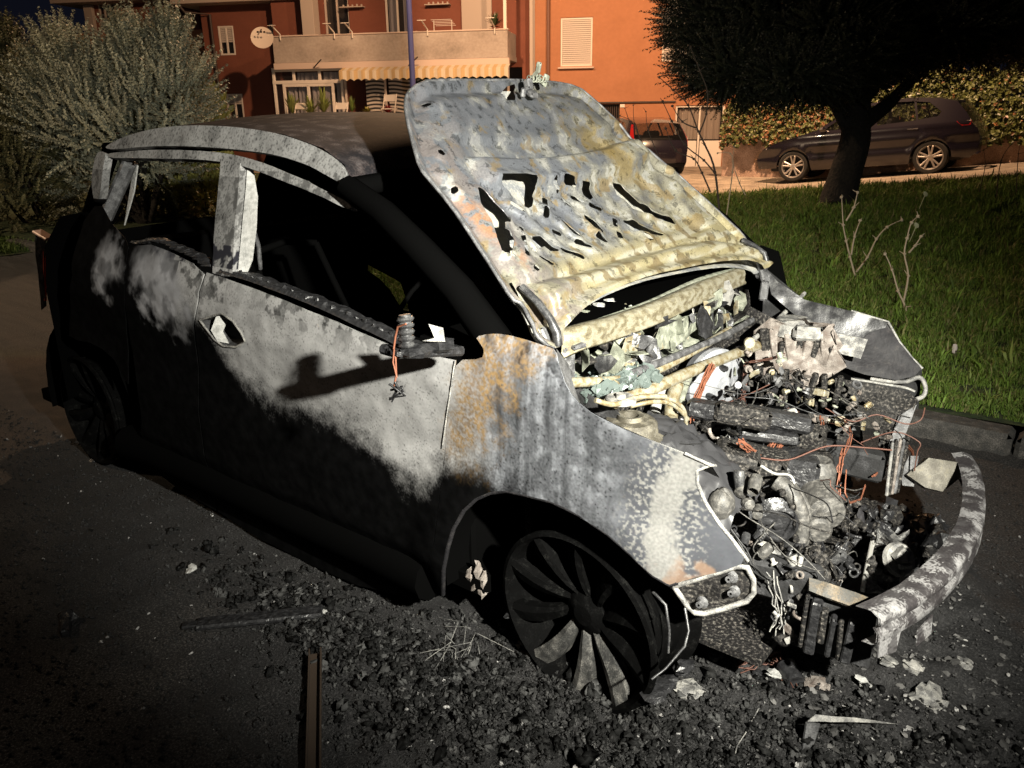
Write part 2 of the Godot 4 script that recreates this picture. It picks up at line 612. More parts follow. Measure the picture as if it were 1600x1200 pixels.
func hood_texture() -> ImageTexture:
	var w := 1024
	var h := 704
	var n1 := noise_bytes(21, 0.011, w, h, 6)
	var n2 := noise_bytes(22, 0.035, w, h, 6)
	var n3 := noise_bytes(23, 0.02, w, h, 6)
	var n4 := noise_bytes(24, 0.22, w, h, 2)
	var n5 := noise_bytes(25, 0.014, w, h, 4)
	var d := PackedByteArray()
	d.resize(w * h * 3)
	for j in h:
		var y := 1.0 - (j + 0.5) / h * 1.1
		for i in w:
			var k := j * w + i
			var x := -0.1 + (i + 0.5) / w * 1.6
			var a := n1[k] / 255.0
			var b := n2[k] / 255.0
			var c := n3[k] / 255.0
			var e := n4[k] / 255.0
			var q := n5[k] / 255.0
			var warm := clampf(sstep(0.45, 1.25, x + (a - 0.5) * 0.9) * 0.75 + sstep(0.40, 0.10, y + (c - 0.5) * 0.3) * 0.85, 0, 1)
			var pale := clampf(0.12 + 1.5 * (a - 0.42) + 0.5 * (c - 0.5) + 0.35 * warm - 0.25 * sstep(0.55, 0.8, y), 0, 1)
			var col := Color(0.17, 0.18, 0.20).lerp(Color(0.34, 0.345, 0.33), pale)
			col = col.lerp(Color(0.22, 0.19, 0.11).lerp(Color(0.44, 0.41, 0.29), pale), warm * 0.85)
			var rag := (b - 0.5) * 0.40 + (e - 0.5) * 0.08
			# crisp flakes of white ash, thin dark crust lines
			col = col.lerp(Color(0.46, 0.455, 0.42), sstep(0.66, 0.70, a + rag * 0.9) * 0.7)
			col = col.lerp(Color(0.07, 0.07, 0.08), sstep(0.025, 0.006, absf(c + rag * 0.7 - 0.55)) * 0.45)
			col = col.lerp(Color(0.26, 0.185, 0.075), sstep(0.62, 0.74, q + rag * 0.4 + warm * 0.10 - 0.06) * 0.65)
			col = col.lerp(Color(0.30, 0.22, 0.08), sstep(0.09, 0.03, absf(x - 1.0 + (y - 0.5) * 0.3) + (b - 0.5) * 0.08) * sstep(0.42, 0.5, y) * sstep(0.75, 0.66, y) * 0.7)
			col = col * (0.80 - 0.22 * sstep(0.5, 0.75, y))
			var near := sstep(0.34, 0.05, x)
			col = col.lerp(Color(0.17, 0.145, 0.135), near * sstep(0.40, 0.52, c + rag) * 0.7)
			col = col.lerp(Color(0.30, 0.155, 0.08), sstep(0.05, 0.015, Vector2((x - 0.07 + (y - 0.35) * 0.2), (y - 0.36) * 0.28).length()) * sstep(0.35, 0.5, b) * 0.8)
			var lip := sstep(0.62, 0.80, y + (a - 0.5) * 0.3)
			col = col.lerp(Color(0.13, 0.135, 0.15), lip * sstep(0.38, 0.5, b) * 0.6)
			# rear roll: scoured, streaked along
			var roll := sstep(0.27, 0.18, y)
			var sb := n2[(i / 9 + j * w) % (w * h)] / 255.0
			var rollc := Color(0.36, 0.31, 0.17).lerp(Color(0.48, 0.455, 0.35), sstep(0.35, 0.68, sb)).lerp(Color(0.16, 0.12, 0.06), sstep(0.58, 0.66, q) * 0.8)
			col = col.lerp(rollc, roll * 0.75 * sstep(0.15, 0.3, x))
			col = col * (0.78 + 0.44 * e)
			if b + (e - 0.5) * 0.3 < 0.24:
				col = col * 0.5
			put(d, k, col)
	return picture(w, h, d)

# ------------------------------------------------------------------ terrain
func road_h(x: float) -> float:
	return 0.05 + 0.105 * maxf(0.0, x + 4.0) if x < 7.0 else 1.205
func ground_h(x: float, z: float) -> float:
	if z > -1.9:
		return 0.0
	return lerpf(0.10, road_h(x), sstep(-3.0, -11.5, z)) if z > -17.0 else lerpf(road_h(x), 0.0, sstep(-17.0, -19.0, z) * sstep(-3.0, -6.0, x))
var lumps := FastNoiseLite.new()
func burnt_h(x: float, z: float) -> float:
	var h := 0.012 * lumps.get_noise_2d(x * 40.0, z * 40.0) + 0.006 * lumps.get_noise_2d(x * 170.0, z * 170.0)
	var near := maxf(exp(-(pow((x - 1.5) / 0.8, 2) + pow((z - 1.05) / 0.45, 2))), exp(-(pow((x - 2.0) / 0.7, 2) + pow((z - 0.35) / 0.8, 2))))
	h += near * (0.02 + 0.036 * lumps.get_noise_2d(x * 60.0 + 300.0, z * 60.0) + 0.024 * lumps.get_noise_2d(x * 190.0, z * 190.0 + 50.0))
	var mound := exp(-(pow((x - 1.75) / 0.3, 2) + pow((z + 0.25) / 0.5, 2)))
	h += mound * (0.07 + 0.05 * lumps.get_noise_2d(x * 90.0, z * 90.0))
	return h

# ------------------------------------------------------------------ ready
func _ready() -> void:
	rng.seed = 11
	dents.seed = 8
	dents.frequency = 0.05
	lumps.seed = 31
	lumps.frequency = 0.1
	lumps.fractal_octaves = 4
	var cam := Camera3D.new()
	cam.name = "camera"
	var fwd := Vector3(-0.58550, -0.31932, -0.74514)
	var up := Vector3(-0.187834, 0.94758, -0.25847)
	cam.transform = Transform3D(Basis(fwd.cross(up).normalized(), up, -fwd).orthonormalized(), Vector3(2.244, 1.483, 2.25))
	cam.fov = 51.82
	cam.near = 0.05
	cam.far = 400.0
	add_child(cam)
	var env := Environment.new()
	env.background_mode = Environment.BG_SKY
	var sm := ProceduralSkyMaterial.new()
	sm.sky_top_color = lin(0.0022, 0.0028, 0.0055)
	sm.sky_horizon_color = lin(0.0042, 0.0046, 0.0085)
	sm.ground_horizon_color = lin(0.002, 0.002, 0.002)
	sm.ground_bottom_color = lin(0.001, 0.001, 0.001)
	env.sky = Sky.new()
	env.sky.sky_material = sm
	env.tonemap_mode = Environment.TONE_MAPPER_LINEAR
	env.tonemap_exposure = 1.0
	env.sdfgi_enabled = true
	env.ssao_enabled = true
	env.ssil_enabled = true
	var we := WorldEnvironment.new()
	we.name = "world_environment"
	we.environment = env
	add_child(we)
	make_materials()
	# the lit lamps: two street lamps, an added third, and the work light that shines on the wreck
	street_lamp(Vector3(-12.9, -0.02, -13.1), Vector3(0.75, 0, 0.65), 8.2, 95.0, "tall blue lamp post rising behind the raised bonnet")
	street_lamp(Vector3(-9.5, -0.02, 7.5), Vector3(0.3, 0, -0.95), 8.0, 64.0, "blue lamp post on the near side of the street", Vector3(-7.2, 0.6, -3.1), 47.0, Color(1.0, 0.74, 0.48))
	var behind: Vector3 = Vector3(-1.485, 0.665, -11.379)  # extra lamp added to brighten the hedge, parked car and house fronts
	street_lamp(Vector3(behind.x, 0.1, behind.z), Vector3(-1.3, 0, -1.6), 8.6, 230.0, "added blue lamp post hidden behind the trunk of the dark conifer", Vector3(-7.0, 0, -19.5), 68.0)
	work_light(Vector3(3.10, 0, 1.89), Vector3(3.05, 1.88, 1.85), Vector3(1.05, 0.99, 0.02), 48.0)
	setting()
	houses()
	burnt_car()
	hatchback_cars()
	plants()
	debris()

func spot_at(called: String, at: Vector3, to: Vector3, c: Color, energy: float, angle: float, size: float) -> void:
	var l := SpotLight3D.new()
	l.name = called
	l.light_color = c
	l.light_energy = energy
	l.spot_angle = angle
	l.spot_angle_attenuation = 1.0
	l.spot_range = 60.0
	l.spot_attenuation = 2.0
	l.light_size = size
	l.shadow_enabled = true
	add_child(l, true)
	l.look_at_from_position(at, to, Vector3.UP)

func street_lamp(base: Vector3, reach: Vector3, height: float, energy: float, label: String, aim_at := Vector3.ZERO, cone := 0.0, tint := Color(1.0, 0.60, 0.33)) -> void:
	var o := thing("street_lamp", label, "street lamp", base, "street lamps")
	var p := MB.new()
	p.tube(PackedVector3Array([Vector3(0, 0, 0), Vector3(0, 1.2, 0)]), 0.085, 0.08, 12)
	p.tube(PackedVector3Array([Vector3(0, 1.2, 0), Vector3(0, height, 0), Vector3(0, height + 0.05, 0) + reach * 0.05]), 0.075, 0.055, 12)
	obj("pole", p, M.blue_pole, o)
	var arm := MB.new()
	arm.tube(PackedVector3Array([Vector3(0, height - 0.1, 0), Vector3(0, height + 0.1, 0) + reach * 0.3, Vector3(0, height + 0.15, 0) + reach]), 0.04, 0.03, 8)
	obj("arm", arm, M.blue_pole, o)
	var hd := MB.new()
	var f := reach.normalized()
	var basis := Basis(f, Vector3.UP, f.cross(Vector3.UP))
	hd.box(Vector3(0, height + 0.2, 0) + reach * 1.15, Vector3(0.6, 0.12, 0.28), basis, 0.04)
	obj("lamp_head", hd, M.grey_metal, o)
	var ln := MB.new()
	ln.box(Vector3(0, height + 0.125, 0) + reach * 1.15, Vector3(0.36, 0.025, 0.2), basis, 0.008)
	obj("lamp_lens", ln, M.sodium_glow, o)
	if cone > 0.0:
		spot_at("street_lamp_glow", base + Vector3(0, height - 0.05, 0) + reach * 1.15, aim_at, tint.linear_to_srgb(), energy, cone, 0.14)
		return
	var l := OmniLight3D.new()
	l.name = "street_lamp_glow"
	l.light_color = tint.linear_to_srgb()
	l.light_energy = energy
	l.light_size = 0.14
	l.omni_range = 80.0
	l.omni_attenuation = 2.0
	l.shadow_enabled = true
	add_child(l, true)
	l.position = base + Vector3(0, height - 0.05, 0) + reach * 1.15

func work_light(base: Vector3, at: Vector3, to: Vector3, energy: float) -> void:
	var o := thing("work_light", "black tripod work light with a white lamp beside the camera", "work light", base)
	var hub := at - base - Vector3(0, 0.12, 0)
	var p := MB.new()
	p.tube(PackedVector3Array([Vector3(0, 0.5, 0), hub]), 0.014, 0.012, 8)
	obj("pole", p, M.black_plastic, o)
	for k in 3:
		var a := TAU * k / 3.0 + 0.5
		var lg := MB.new()
		lg.tube(PackedVector3Array([Vector3(0, 0.62, 0), Vector3(cos(a) * 0.3, 0.0, sin(a) * 0.3)]), 0.011, 0.009, 6)
		obj("leg", lg, M.black_plastic, o)
	var f := (to - at).normalized()
	var side_ := f.cross(Vector3.UP).normalized()
	var b := Basis(side_, side_.cross(f), -f)
	var hd := MB.new()
	hd.box(at - base - f * 0.045, Vector3(0.16, 0.13, 0.05), b, 0.01)
	hd.bar(hub, at - base - f * 0.05, 0.03, 0.02)
	obj("lamp_housing", hd, M.black_plastic, o)
	var ln := MB.new()
	ln.box(at - base - f * 0.018, Vector3(0.10, 0.08, 0.004), b, 0.001)
	obj("lamp_lens", ln, M.white_glow, o)
	spot_at("work_light_beam", at, to, lin(1.0, 0.97, 0.86), energy, 37.0, 0.03)

func make_materials() -> void:
	var bump := grey_picture(512, 512, noise_bytes(40, 0.02, 512, 512, 6, FastNoiseLite.TYPE_SIMPLEX_SMOOTH, true))
	var fine := grey_picture(512, 512, noise_bytes(41, 0.09, 512, 512, 3, FastNoiseLite.TYPE_SIMPLEX, true))
	var grit := grey_picture(512, 512, noise_bytes(42, 0.06, 512, 512, 3, FastNoiseLite.TYPE_CELLULAR, true))
	var grit2 := grey_picture(1024, 1024, noise_bytes(43, 0.16, 1024, 1024, 4, FastNoiseLite.TYPE_SIMPLEX_SMOOTH, true))
	M.bump = bump
	M.fine = fine
	var sd := StandardMaterial3D.new()
	sd.albedo_texture = side_texture()
	sd.roughness = 0.7
	sd.metallic = 0.0
	sd.metallic_specular = 0.09
	sd.heightmap_enabled = true
	sd.heightmap_texture = fine
	sd.heightmap_scale = 0.05
	sd.texture_repeat = true
	M.side = sd
	var hm := sd.duplicate()
	hm.albedo_texture = hood_texture()
	hm.roughness = 0.40
	hm.metallic = 0.40
	hm.metallic_specular = 0.4
	M.hood = hm
	var hs := mottled(51, [[0.0, Color(0.14, 0.145, 0.15)], [0.45, Color(0.24, 0.25, 0.26)], [0.56, Color(0.42, 0.41, 0.36)], [1.0, Color(0.36, 0.33, 0.25)]], 0.012)
	M.hood_skin = tri_mat(hs, 1.7, 0.55, 0.2, fine, 0.05)
	M.soot = tri_mat(mottled(52, [[0.0, Color(0.008, 0.008, 0.008)], [0.6, Color(0.018, 0.018, 0.019)], [0.8, Color(0.035, 0.035, 0.037)], [1.0, Color(0.06, 0.06, 0.062)]], 0.02), 1.5, 0.75, 0.0, fine, 0.08)
	M.soot_gloss = tri_mat(mottled(53, [[0.0, Color(0.008, 0.008, 0.009)], [0.7, Color(0.022, 0.021, 0.023)], [1.0, Color(0.06, 0.055, 0.05)]], 0.04), 1.5, 0.6, 0.0, fine, 0.1, 0.3)
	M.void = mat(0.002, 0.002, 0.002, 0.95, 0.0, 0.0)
	M.roof = tri_mat(mottled(54, [[0.0, Color(0.012, 0.011, 0.012)], [0.55, Color(0.02, 0.019, 0.021)], [0.7, Color(0.05, 0.04, 0.038)], [1.0, Color(0.09, 0.08, 0.08)]], 0.02), 1.2, 0.7, 0.0, fine, 0.02, 0.12)
	M.ash = tri_mat(mottled(55, [[0.0, Color(0.05, 0.05, 0.05)], [0.42, Color(0.12, 0.118, 0.115)], [0.55, Color(0.24, 0.235, 0.22)], [0.75, Color(0.34, 0.33, 0.30)], [1.0, Color(0.42, 0.41, 0.38)]], 0.02), 2.5, 0.7, 0.15, fine, 0.08)
	M.ochre = tri_mat(mottled(56, [[0.0, Color(0.07, 0.05, 0.03)], [0.38, Color(0.20, 0.15, 0.07)], [0.5, Color(0.27, 0.24, 0.155)], [0.68, Color(0.36, 0.345, 0.28)], [1.0, Color(0.20, 0.17, 0.09)]], 0.02), 2.6, 0.5, 0.25, fine, 0.06)
	M.sage = tri_mat(mottled(57, [[0.0, Color(0.10, 0.10, 0.08)], [0.45, Color(0.15, 0.16, 0.125)], [0.6, Color(0.25, 0.265, 0.21)], [1.0, Color(0.36, 0.36, 0.29)]], 0.02), 2.6, 0.6, 0.1, fine, 0.06)
	M.engine = tri_mat(mottled(58, [[0.0, Color(0.008, 0.008, 0.008)], [0.5, Color(0.014, 0.0135, 0.0135)], [0.64, Color(0.04, 0.037, 0.034)], [0.8, Color(0.13, 0.12, 0.105)], [1.0, Color(0.28, 0.255, 0.22)]], 0.05), 3.0, 0.65, 0.1, fine, 0.12, 0.25)
	M.tan = tri_mat(mottled(59, [[0.0, Color(0.10, 0.07, 0.055)], [0.45, Color(0.11, 0.094, 0.082)], [0.6, Color(0.20, 0.175, 0.155)], [1.0, Color(0.32, 0.29, 0.26)]], 0.02), 2.6, 0.75, 0.0, fine, 0.06)
	M.steel = tri_mat(mottled(60, [[0.0, Color(0.02, 0.02, 0.02)], [0.45, Color(0.07, 0.07, 0.072)], [0.65, Color(0.14, 0.14, 0.143)], [1.0, Color(0.25, 0.25, 0.25)]], 0.02), 2.2, 0.55, 0.15, fine, 0.05)
	M.beam = tri_mat(mottled(61, [[0.0, Color(0.03, 0.026, 0.028)], [0.48, Color(0.05, 0.046, 0.047)], [0.56, Color(0.075, 0.07, 0.07)], [0.60, Color(0.26, 0.255, 0.255)], [1.0, Color(0.36, 0.355, 0.355)]], 0.014), 1.6, 0.5, 0.3, fine, 0.04)
	M.copper = mat(0.21, 0.078, 0.043, 0.6, 0.2)
	M.copper_dark = mat(0.10, 0.045, 0.032, 0.6, 0.2)
	M.black_wire = mat(0.015, 0.015, 0.015, 0.5)
	M.bright = mat(0.62, 0.61, 0.57, 0.35, 0.5)
	M.white_ash = tri_mat(mottled(62, [[0.0, Color(0.14, 0.14, 0.13)], [0.45, Color(0.33, 0.33, 0.315)], [1.0, Color(0.55, 0.54, 0.52)]], 0.03), 3.0, 0.85, 0.0, fine, 0.1)
	M.char = tri_mat(mottled(63, [[0.0, Color(0.007, 0.007, 0.008)], [0.5, Color(0.015, 0.015, 0.016)], [1.0, Color(0.04, 0.04, 0.042)]], 0.03), 3.0, 0.42, 0.0, bump, 0.6)
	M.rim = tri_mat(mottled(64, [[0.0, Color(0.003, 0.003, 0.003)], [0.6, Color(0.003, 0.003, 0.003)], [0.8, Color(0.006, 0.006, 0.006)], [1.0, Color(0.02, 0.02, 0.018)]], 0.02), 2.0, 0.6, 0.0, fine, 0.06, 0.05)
	# ground
	var gt := mottled(70, [[0.0, Color(0.007, 0.007, 0.0075)], [0.42, Color(0.018, 0.0175, 0.018)], [0.62, Color(0.045, 0.043, 0.042)], [0.80, Color(0.14, 0.135, 0.13)], [1.0, Color(0.28, 0.27, 0.26)]], 0.09, 1024, 0.6)
	M.burnt_ground = tri_mat(gt, 1.1, 0.8, 0.0, grit2, 0.25)
	M.burnt_ground.vertex_color_use_as_albedo = true
	M.ash_bit = mat(1, 1, 1, 0.75)
	M.ash_bit.vertex_color_use_as_albedo = true
	M.clod = mat(1, 1, 1, 0.65, 0.0, 0.2)
	M.clod.vertex_color_use_as_albedo = true
	M.dirt = tri_mat(mottled(71, [[0.0, Color(0.05, 0.04, 0.03)], [0.5, Color(0.11, 0.09, 0.07)], [0.75, Color(0.18, 0.15, 0.11)], [1.0, Color(0.26, 0.22, 0.17)]], 0.02, 512, 0.3), 0.6, 0.95, 0.0, grit, 0.8)
	M.road = tri_mat(mottled(72, [[0.0, Color(0.13, 0.11, 0.09)], [0.5, Color(0.24, 0.20, 0.16)], [1.0, Color(0.34, 0.29, 0.23)]], 0.01, 512, 0.2), 0.35, 0.95, 0.0, grit, 0.5)
	M.lawn = tri_mat(mottled(73, [[0.0, Color(0.012, 0.02, 0.006)], [0.5, Color(0.028, 0.045, 0.012)], [1.0, Color(0.06, 0.06, 0.025)]], 0.02), 0.8, 0.95, 0.0, grit, 1.0)
	M.kerb = tri_mat(mottled(74, [[0.0, Color(0.03, 0.03, 0.03)], [0.5, Color(0.05, 0.047, 0.042)], [1.0, Color(0.12, 0.11, 0.10)]], 0.03, 512, 0.4), 0.9, 0.95, 0.0, grit, 0.6)
	M.grass = mat(1, 1, 1, 0.7)
	M.grass.vertex_color_use_as_albedo = true
	M.grass.backlight_enabled = true
	M.grass.backlight = Color(0.4, 0.4, 0.4)
	M.leaf = M.grass.duplicate()
	M.leaf.roughness = 0.42
	M.needle = M.grass.duplicate()
	M.needle.roughness = 0.6
	M.bark = tri_mat(mottled(75, [[0.0, Color(0.004, 0.0035, 0.003)], [0.6, Color(0.012, 0.010, 0.008)], [1.0, Color(0.03, 0.025, 0.02)]], 0.03), 1.5, 0.95, 0.0, bump, 2.0)
	M.twig = mat(0.42, 0.34, 0.24, 0.9)
	M.dark_twig = mat(0.06, 0.045, 0.035, 0.9)
	# houses
	M.plaster_orange = tri_mat(mottled(80, [[0.0, Color(0.33, 0.145, 0.075)], [0.5, Color(0.375, 0.165, 0.085)], [1.0, Color(0.42, 0.185, 0.098)]], 0.006, 512, 0.05), 0.22, 0.95, 0.0, fine, 0.15)
	M.plaster_red = tri_mat(mottled(81, [[0.0, Color(0.16, 0.053, 0.034)], [0.5, Color(0.195, 0.066, 0.042)], [1.0, Color(0.225, 0.078, 0.05)]], 0.006, 512, 0.05), 0.22, 0.95, 0.0, fine, 0.15)
	M.concrete = tri_mat(mottled(82, [[0.0, Color(0.22, 0.19, 0.165)], [0.45, Color(0.36, 0.31, 0.275)], [1.0, Color(0.45, 0.40, 0.36)]], 0.006, 512, 0.10), 0.3, 0.95, 0.0, fine, 0.15)
	M.fascia = mat(0.55, 0.44, 0.38, 0.9)
	M.pale_wall = mat(0.46, 0.39, 0.34, 0.9)
	M.white_frame = mat(0.68, 0.62, 0.56, 0.6)
	M.shutter = mat(0.52, 0.46, 0.42, 0.7)
	M.dark_frame = mat(0.05, 0.035, 0.03, 0.6)
	M.blue_pole = mat(0.07, 0.08, 0.24, 0.4)
	M.grey_metal = mat(0.22, 0.22, 0.22, 0.5, 0.4)
	M.black_plastic = mat(0.02, 0.02, 0.02, 0.5)
	M.roof_tile = mat(0.05, 0.025, 0.02, 0.9)
	M.pipe = mat(0.16, 0.075, 0.05, 0.6)
	M.room = mat(0.05, 0.04, 0.035, 0.9)
	M.curtain = mat(0.46, 0.44, 0.47, 0.9)
	M.dish = mat(0.62, 0.54, 0.47, 0.6)
	M.awning = mat(1, 1, 1, 0.85)
	M.awning.vertex_color_use_as_albedo = true
	M.terracotta = mat(0.36, 0.13, 0.06, 0.85)
	M.stone = tri_mat(mottled(83, [[0.0, Color(0.2, 0.14, 0.1)], [0.5, Color(0.36, 0.25, 0.2)], [1.0, Color(0.46, 0.34, 0.28)]], 0.01), 0.5, 0.95)
	var gl := mat(0.04, 0.04, 0.045, 0.04)
	gl.transparency = BaseMaterial3D.TRANSPARENCY_ALPHA
	gl.albedo_color.a = 0.3
	M.glass = gl
	M.sodium_glow = mat(0.8, 0.7, 0.5, 0.4)
	M.sodium_glow.emission_enabled = true
	M.sodium_glow.emission = lin(1.0, 0.62, 0.33)
	M.sodium_glow.emission_energy_multiplier = 6.0
	M.white_glow = mat(0.9, 0.9, 0.85, 0.4)
	M.white_glow.emission_enabled = true
	M.white_glow.emission = lin(1.0, 0.97, 0.88)
	M.white_glow.emission_energy_multiplier = 8.0
	# parked cars
	M.car_paint = mat(0.012, 0.010, 0.016, 0.22)
	M.car_paint.clearcoat_enabled = true
	M.car_paint.clearcoat = 1.0
	M.car_paint.clearcoat_roughness = 0.05
	var cg := mat(0.01, 0.01, 0.01, 0.05)
	cg.transparency = BaseMaterial3D.TRANSPARENCY_ALPHA
	cg.albedo_color.a = 0.45
	M.car_glass = cg
	M.tyre = mat(0.015, 0.015, 0.015, 0.85)
	M.alloy = mat(0.55, 0.52, 0.50, 0.3, 0.7)
	M.lamp_red = mat(0.30, 0.012, 0.012, 0.15)
	M.lamp_clear = mat(0.75, 0.73, 0.7, 0.12, 0.3)
	M.car_red = mat(0.05, 0.006, 0.006, 0.25)
	M.lamplit_paint = mat(0.6, 0.38, 0.27, 0.35, 0.1)  # body paint with the orange lamplight put into its colour
	M.lamp_shine = mat(0.4, 0.05, 0.03, 0.12)
	M.glass_rubble = mat(0.085, 0.105, 0.098, 0.25)
	M.steel_dark = tri_mat(mottled(69, [[0.0, Color(0.015, 0.015, 0.016)], [0.5, Color(0.04, 0.04, 0.042)], [0.75, Color(0.12, 0.12, 0.12)], [1.0, Color(0.24, 0.24, 0.23)]], 0.02), 2.2, 0.4, 0.4, fine, 0.05)
	M.rim_lit = tri_mat(mottled(36, [[0.0, Color(0.01, 0.01, 0.01)], [0.5, Color(0.03, 0.03, 0.029)], [0.7, Color(0.09, 0.087, 0.08)], [1.0, Color(0.2, 0.19, 0.175)]], 0.02), 2.0, 0.5, 0.0, fine, 0.06, 0.3)  # lit copy of the rim: torch light put into the spoke colour
	M.ash_dull = tri_mat(mottled(35, [[0.0, Color(0.03, 0.03, 0.03)], [0.5, Color(0.05, 0.048, 0.044)], [0.7, Color(0.11, 0.105, 0.095)], [1.0, Color(0.2, 0.19, 0.175)]], 0.03), 4.0, 0.6, 0.1, fine, 0.08)
	M.ochre_bar = tri_mat(mottled(37, [[0.0, Color(0.08, 0.065, 0.045)], [0.34, Color(0.17, 0.145, 0.09)], [0.5, Color(0.25, 0.225, 0.15)], [0.66, Color(0.33, 0.315, 0.25)], [1.0, Color(0.2, 0.175, 0.11)]], 0.02), 2.6, 0.45, 0.25, fine, 0.06)
	M.ochre_bar.uv1_scale = Vector3(3.6, 3.6, 2.0)
	M.booster = tri_mat(mottled(65, [[0.0, Color(0.12, 0.12, 0.13)], [0.5, Color(0.25, 0.26, 0.28)], [1.0, Color(0.36, 0.36, 0.37)]], 0.02), 2.2, 0.6, 0.2, fine, 0.04)
	M.cloth = mat(0.03, 0.03, 0.032, 0.36)
	M.rust_plate = tri_mat(mottled(66, [[0.0, Color(0.05, 0.05, 0.045)], [0.5, Color(0.05, 0.048, 0.043)], [0.66, Color(0.11, 0.08, 0.045)], [1.0, Color(0.18, 0.165, 0.14)]], 0.02), 2.2, 0.6, 0.2, fine, 0.04)
	M.ochre_dark = tri_mat(mottled(67, [[0.0, Color(0.05, 0.045, 0.035)], [0.5, Color(0.065, 0.058, 0.042)], [0.7, Color(0.14, 0.13, 0.108)], [1.0, Color(0.17, 0.15, 0.095)]], 0.02), 2.2, 0.6, 0.2, fine, 0.04)
	M.core = tri_mat(mottled(68, [[0.0, Color(0.02, 0.02, 0.02)], [0.5, Color(0.09, 0.09, 0.088)], [0.66, Color(0.26, 0.255, 0.24)], [1.0, Color(0.36, 0.35, 0.33)]], 0.04), 4.0, 0.8, 0.0, fine, 0.15)
	M.rust_strip = mat(0.045, 0.03, 0.02, 0.7, 0.2)
	M.pale_leaf = mat(0.30, 0.30, 0.18, 0.6)
	M.needle_dark = M.needle.duplicate()
	M.needle_dark.backlight_enabled = false
	M.chrome = mat(0.6, 0.6, 0.6, 0.15, 0.9)

# ------------------------------------------------------------------ ground, lawn, road, kerb
func flat_grid(x0: float, x1: float, z0: float, z1: float, step: float, hf: Callable) -> MB:
	var m := MB.new()
	var nx := int(ceil((x1 - x0) / step))
	var nz := int(ceil((z1 - z0) / step))
	var rows := []
	for i in nx + 1:
		var r := PackedVector3Array()
		for j in nz + 1:
			var x := lerpf(x0, x1, float(i) / nx)
			var z := lerpf(z0, z1, float(j) / nz)
			r.append(Vector3(x, hf.call(x, z), z))
		rows.append(r)
	m.grid(rows)
	return m

func setting() -> void:
	var base := flat_grid(-120, 120, -160, 120, 4.0, func(x, z): return -0.3)
	kind(obj("ground", base, M.dirt), "structure", "brown earth reaching to the horizon")
	var street := flat_grid(-40, 26, -1.9, 24, 1.5, func(x, z): return -0.03)
	kind(obj("street", street, M.dirt), "structure", "dark gravelly street where the wreck stands")
	# scorched ground round the wreck
	var b := MB.new()
	var xs := []
	var x := -12.0
	while x < 4.2:
		xs.append(x)
		x += 0.3 if x < -4.0 else (0.06 if x < -1.0 else 0.026)
	var zs := []
	var z := -1.86
	while z < 4.5:
		zs.append(z)
		z += 0.026 if z < 2.3 else 0.1
	var cols := []
	for i in xs.size():
		var r := PackedVector3Array()
		for j in zs.size():
			r.append(Vector3(xs[i], burnt_h(xs[i], zs[j]), zs[j]))
		cols.append(r)
	b.grid(cols)
	# sooty with painted sill shade near the car, paler away, dusty brown far behind
	for k in b.v.size():
		var p := b.v[k]
		var far := sstep(0.9, 2.6, Vector2((p.x - 1.0) * 0.55, (p.z - 0.3) * 0.9).length() + 0.35 * lumps.get_noise_2d(p.x * 14.0, p.z * 14.0))
		if p.x < 1.0:
			far = lerpf(sstep(1.05, 2.0, p.z + 0.5 * lumps.get_noise_2d(p.x * 14.0, p.z * 14.0)), far, sstep(0.2, 1.0, p.x))
		far *= 0.75 + 0.7 * lumps.get_noise_2d(p.x * 9.0 + 70.0, p.z * 9.0)
		var back := sstep(-2.6, -4.2, p.x) * sstep(1.0, -0.4, p.z)
		b.cc[k] = Color(0.24, 0.24, 0.25).lerp(Color(1.4, 1.3, 1.18), far).lerp(Color(3.4, 2.4, 1.7), back)
	kind(obj("scorched_ground", b, M.burnt_ground), "structure", "black ash and gravel round the wreck")
	# lawn
	var lawn := flat_grid(-30, 16, -11.8, -1.9, 0.4, func(gx, gz): return ground_h(gx, gz) - 0.01 + 0.03 * lumps.get_noise_2d(gx * 8.0, gz * 8.0))
	kind(obj("lawn", lawn, M.lawn), "structure", "rough grass verge beyond the kerb")
	var verge := flat_grid(-16, -8.2, -1.88, 0.1, 0.4, func(gx, gz): return 0.012)
	kind(obj("verge", verge, M.lawn), "structure", "grass strip behind the wreck")
	var road := flat_grid(-40, 20, -19.5, -11.8, 0.6, func(gx, gz): return ground_h(gx, gz) + 0.01 * lumps.get_noise_2d(gx * 6.0, gz * 6.0))
	kind(obj("road", road, M.road), "structure", "pale sandy road in front of the houses")
	var yard := flat_grid(-45, -3, -40, -19.5, 2.0, func(gx, gz): return -0.1)
	kind(obj("yard", yard, M.road), "structure", "paved yard in front of the houses")
	# kerb stones
	var k := part("kerb", self)
	kind(k, "structure", "low concrete kerb at the lawn edge")
	var kx := -9.0
	while kx < 6.0:
		var s := MB.new()
		s.box(Vector3(kx + 0.49, 0.0 + rng.randf_range(-0.008, 0.006), -1.80 + rng.randf_range(-0.01, 0.01)), Vector3(0.985, 0.19, 0.16), Basis(Vector3.UP, rng.randf_range(-0.01, 0.01)), 0.02)
		obj("kerb_stone", s, M.kerb, k)
		kx += 1.0

# ------------------------------------------------------------------ houses
const FO := Vector3(-13.95, 0, -19.06)
const FE := Vector3(0.888, 0, -0.46)
const FN := Vector3(0.46, 0, 0.888)
func house(called: String, label: String) -> Node3D:
	var o := thing(called, label, "house", FO, "")
	o.basis = Basis(FE, Vector3.UP, FN)
	return o

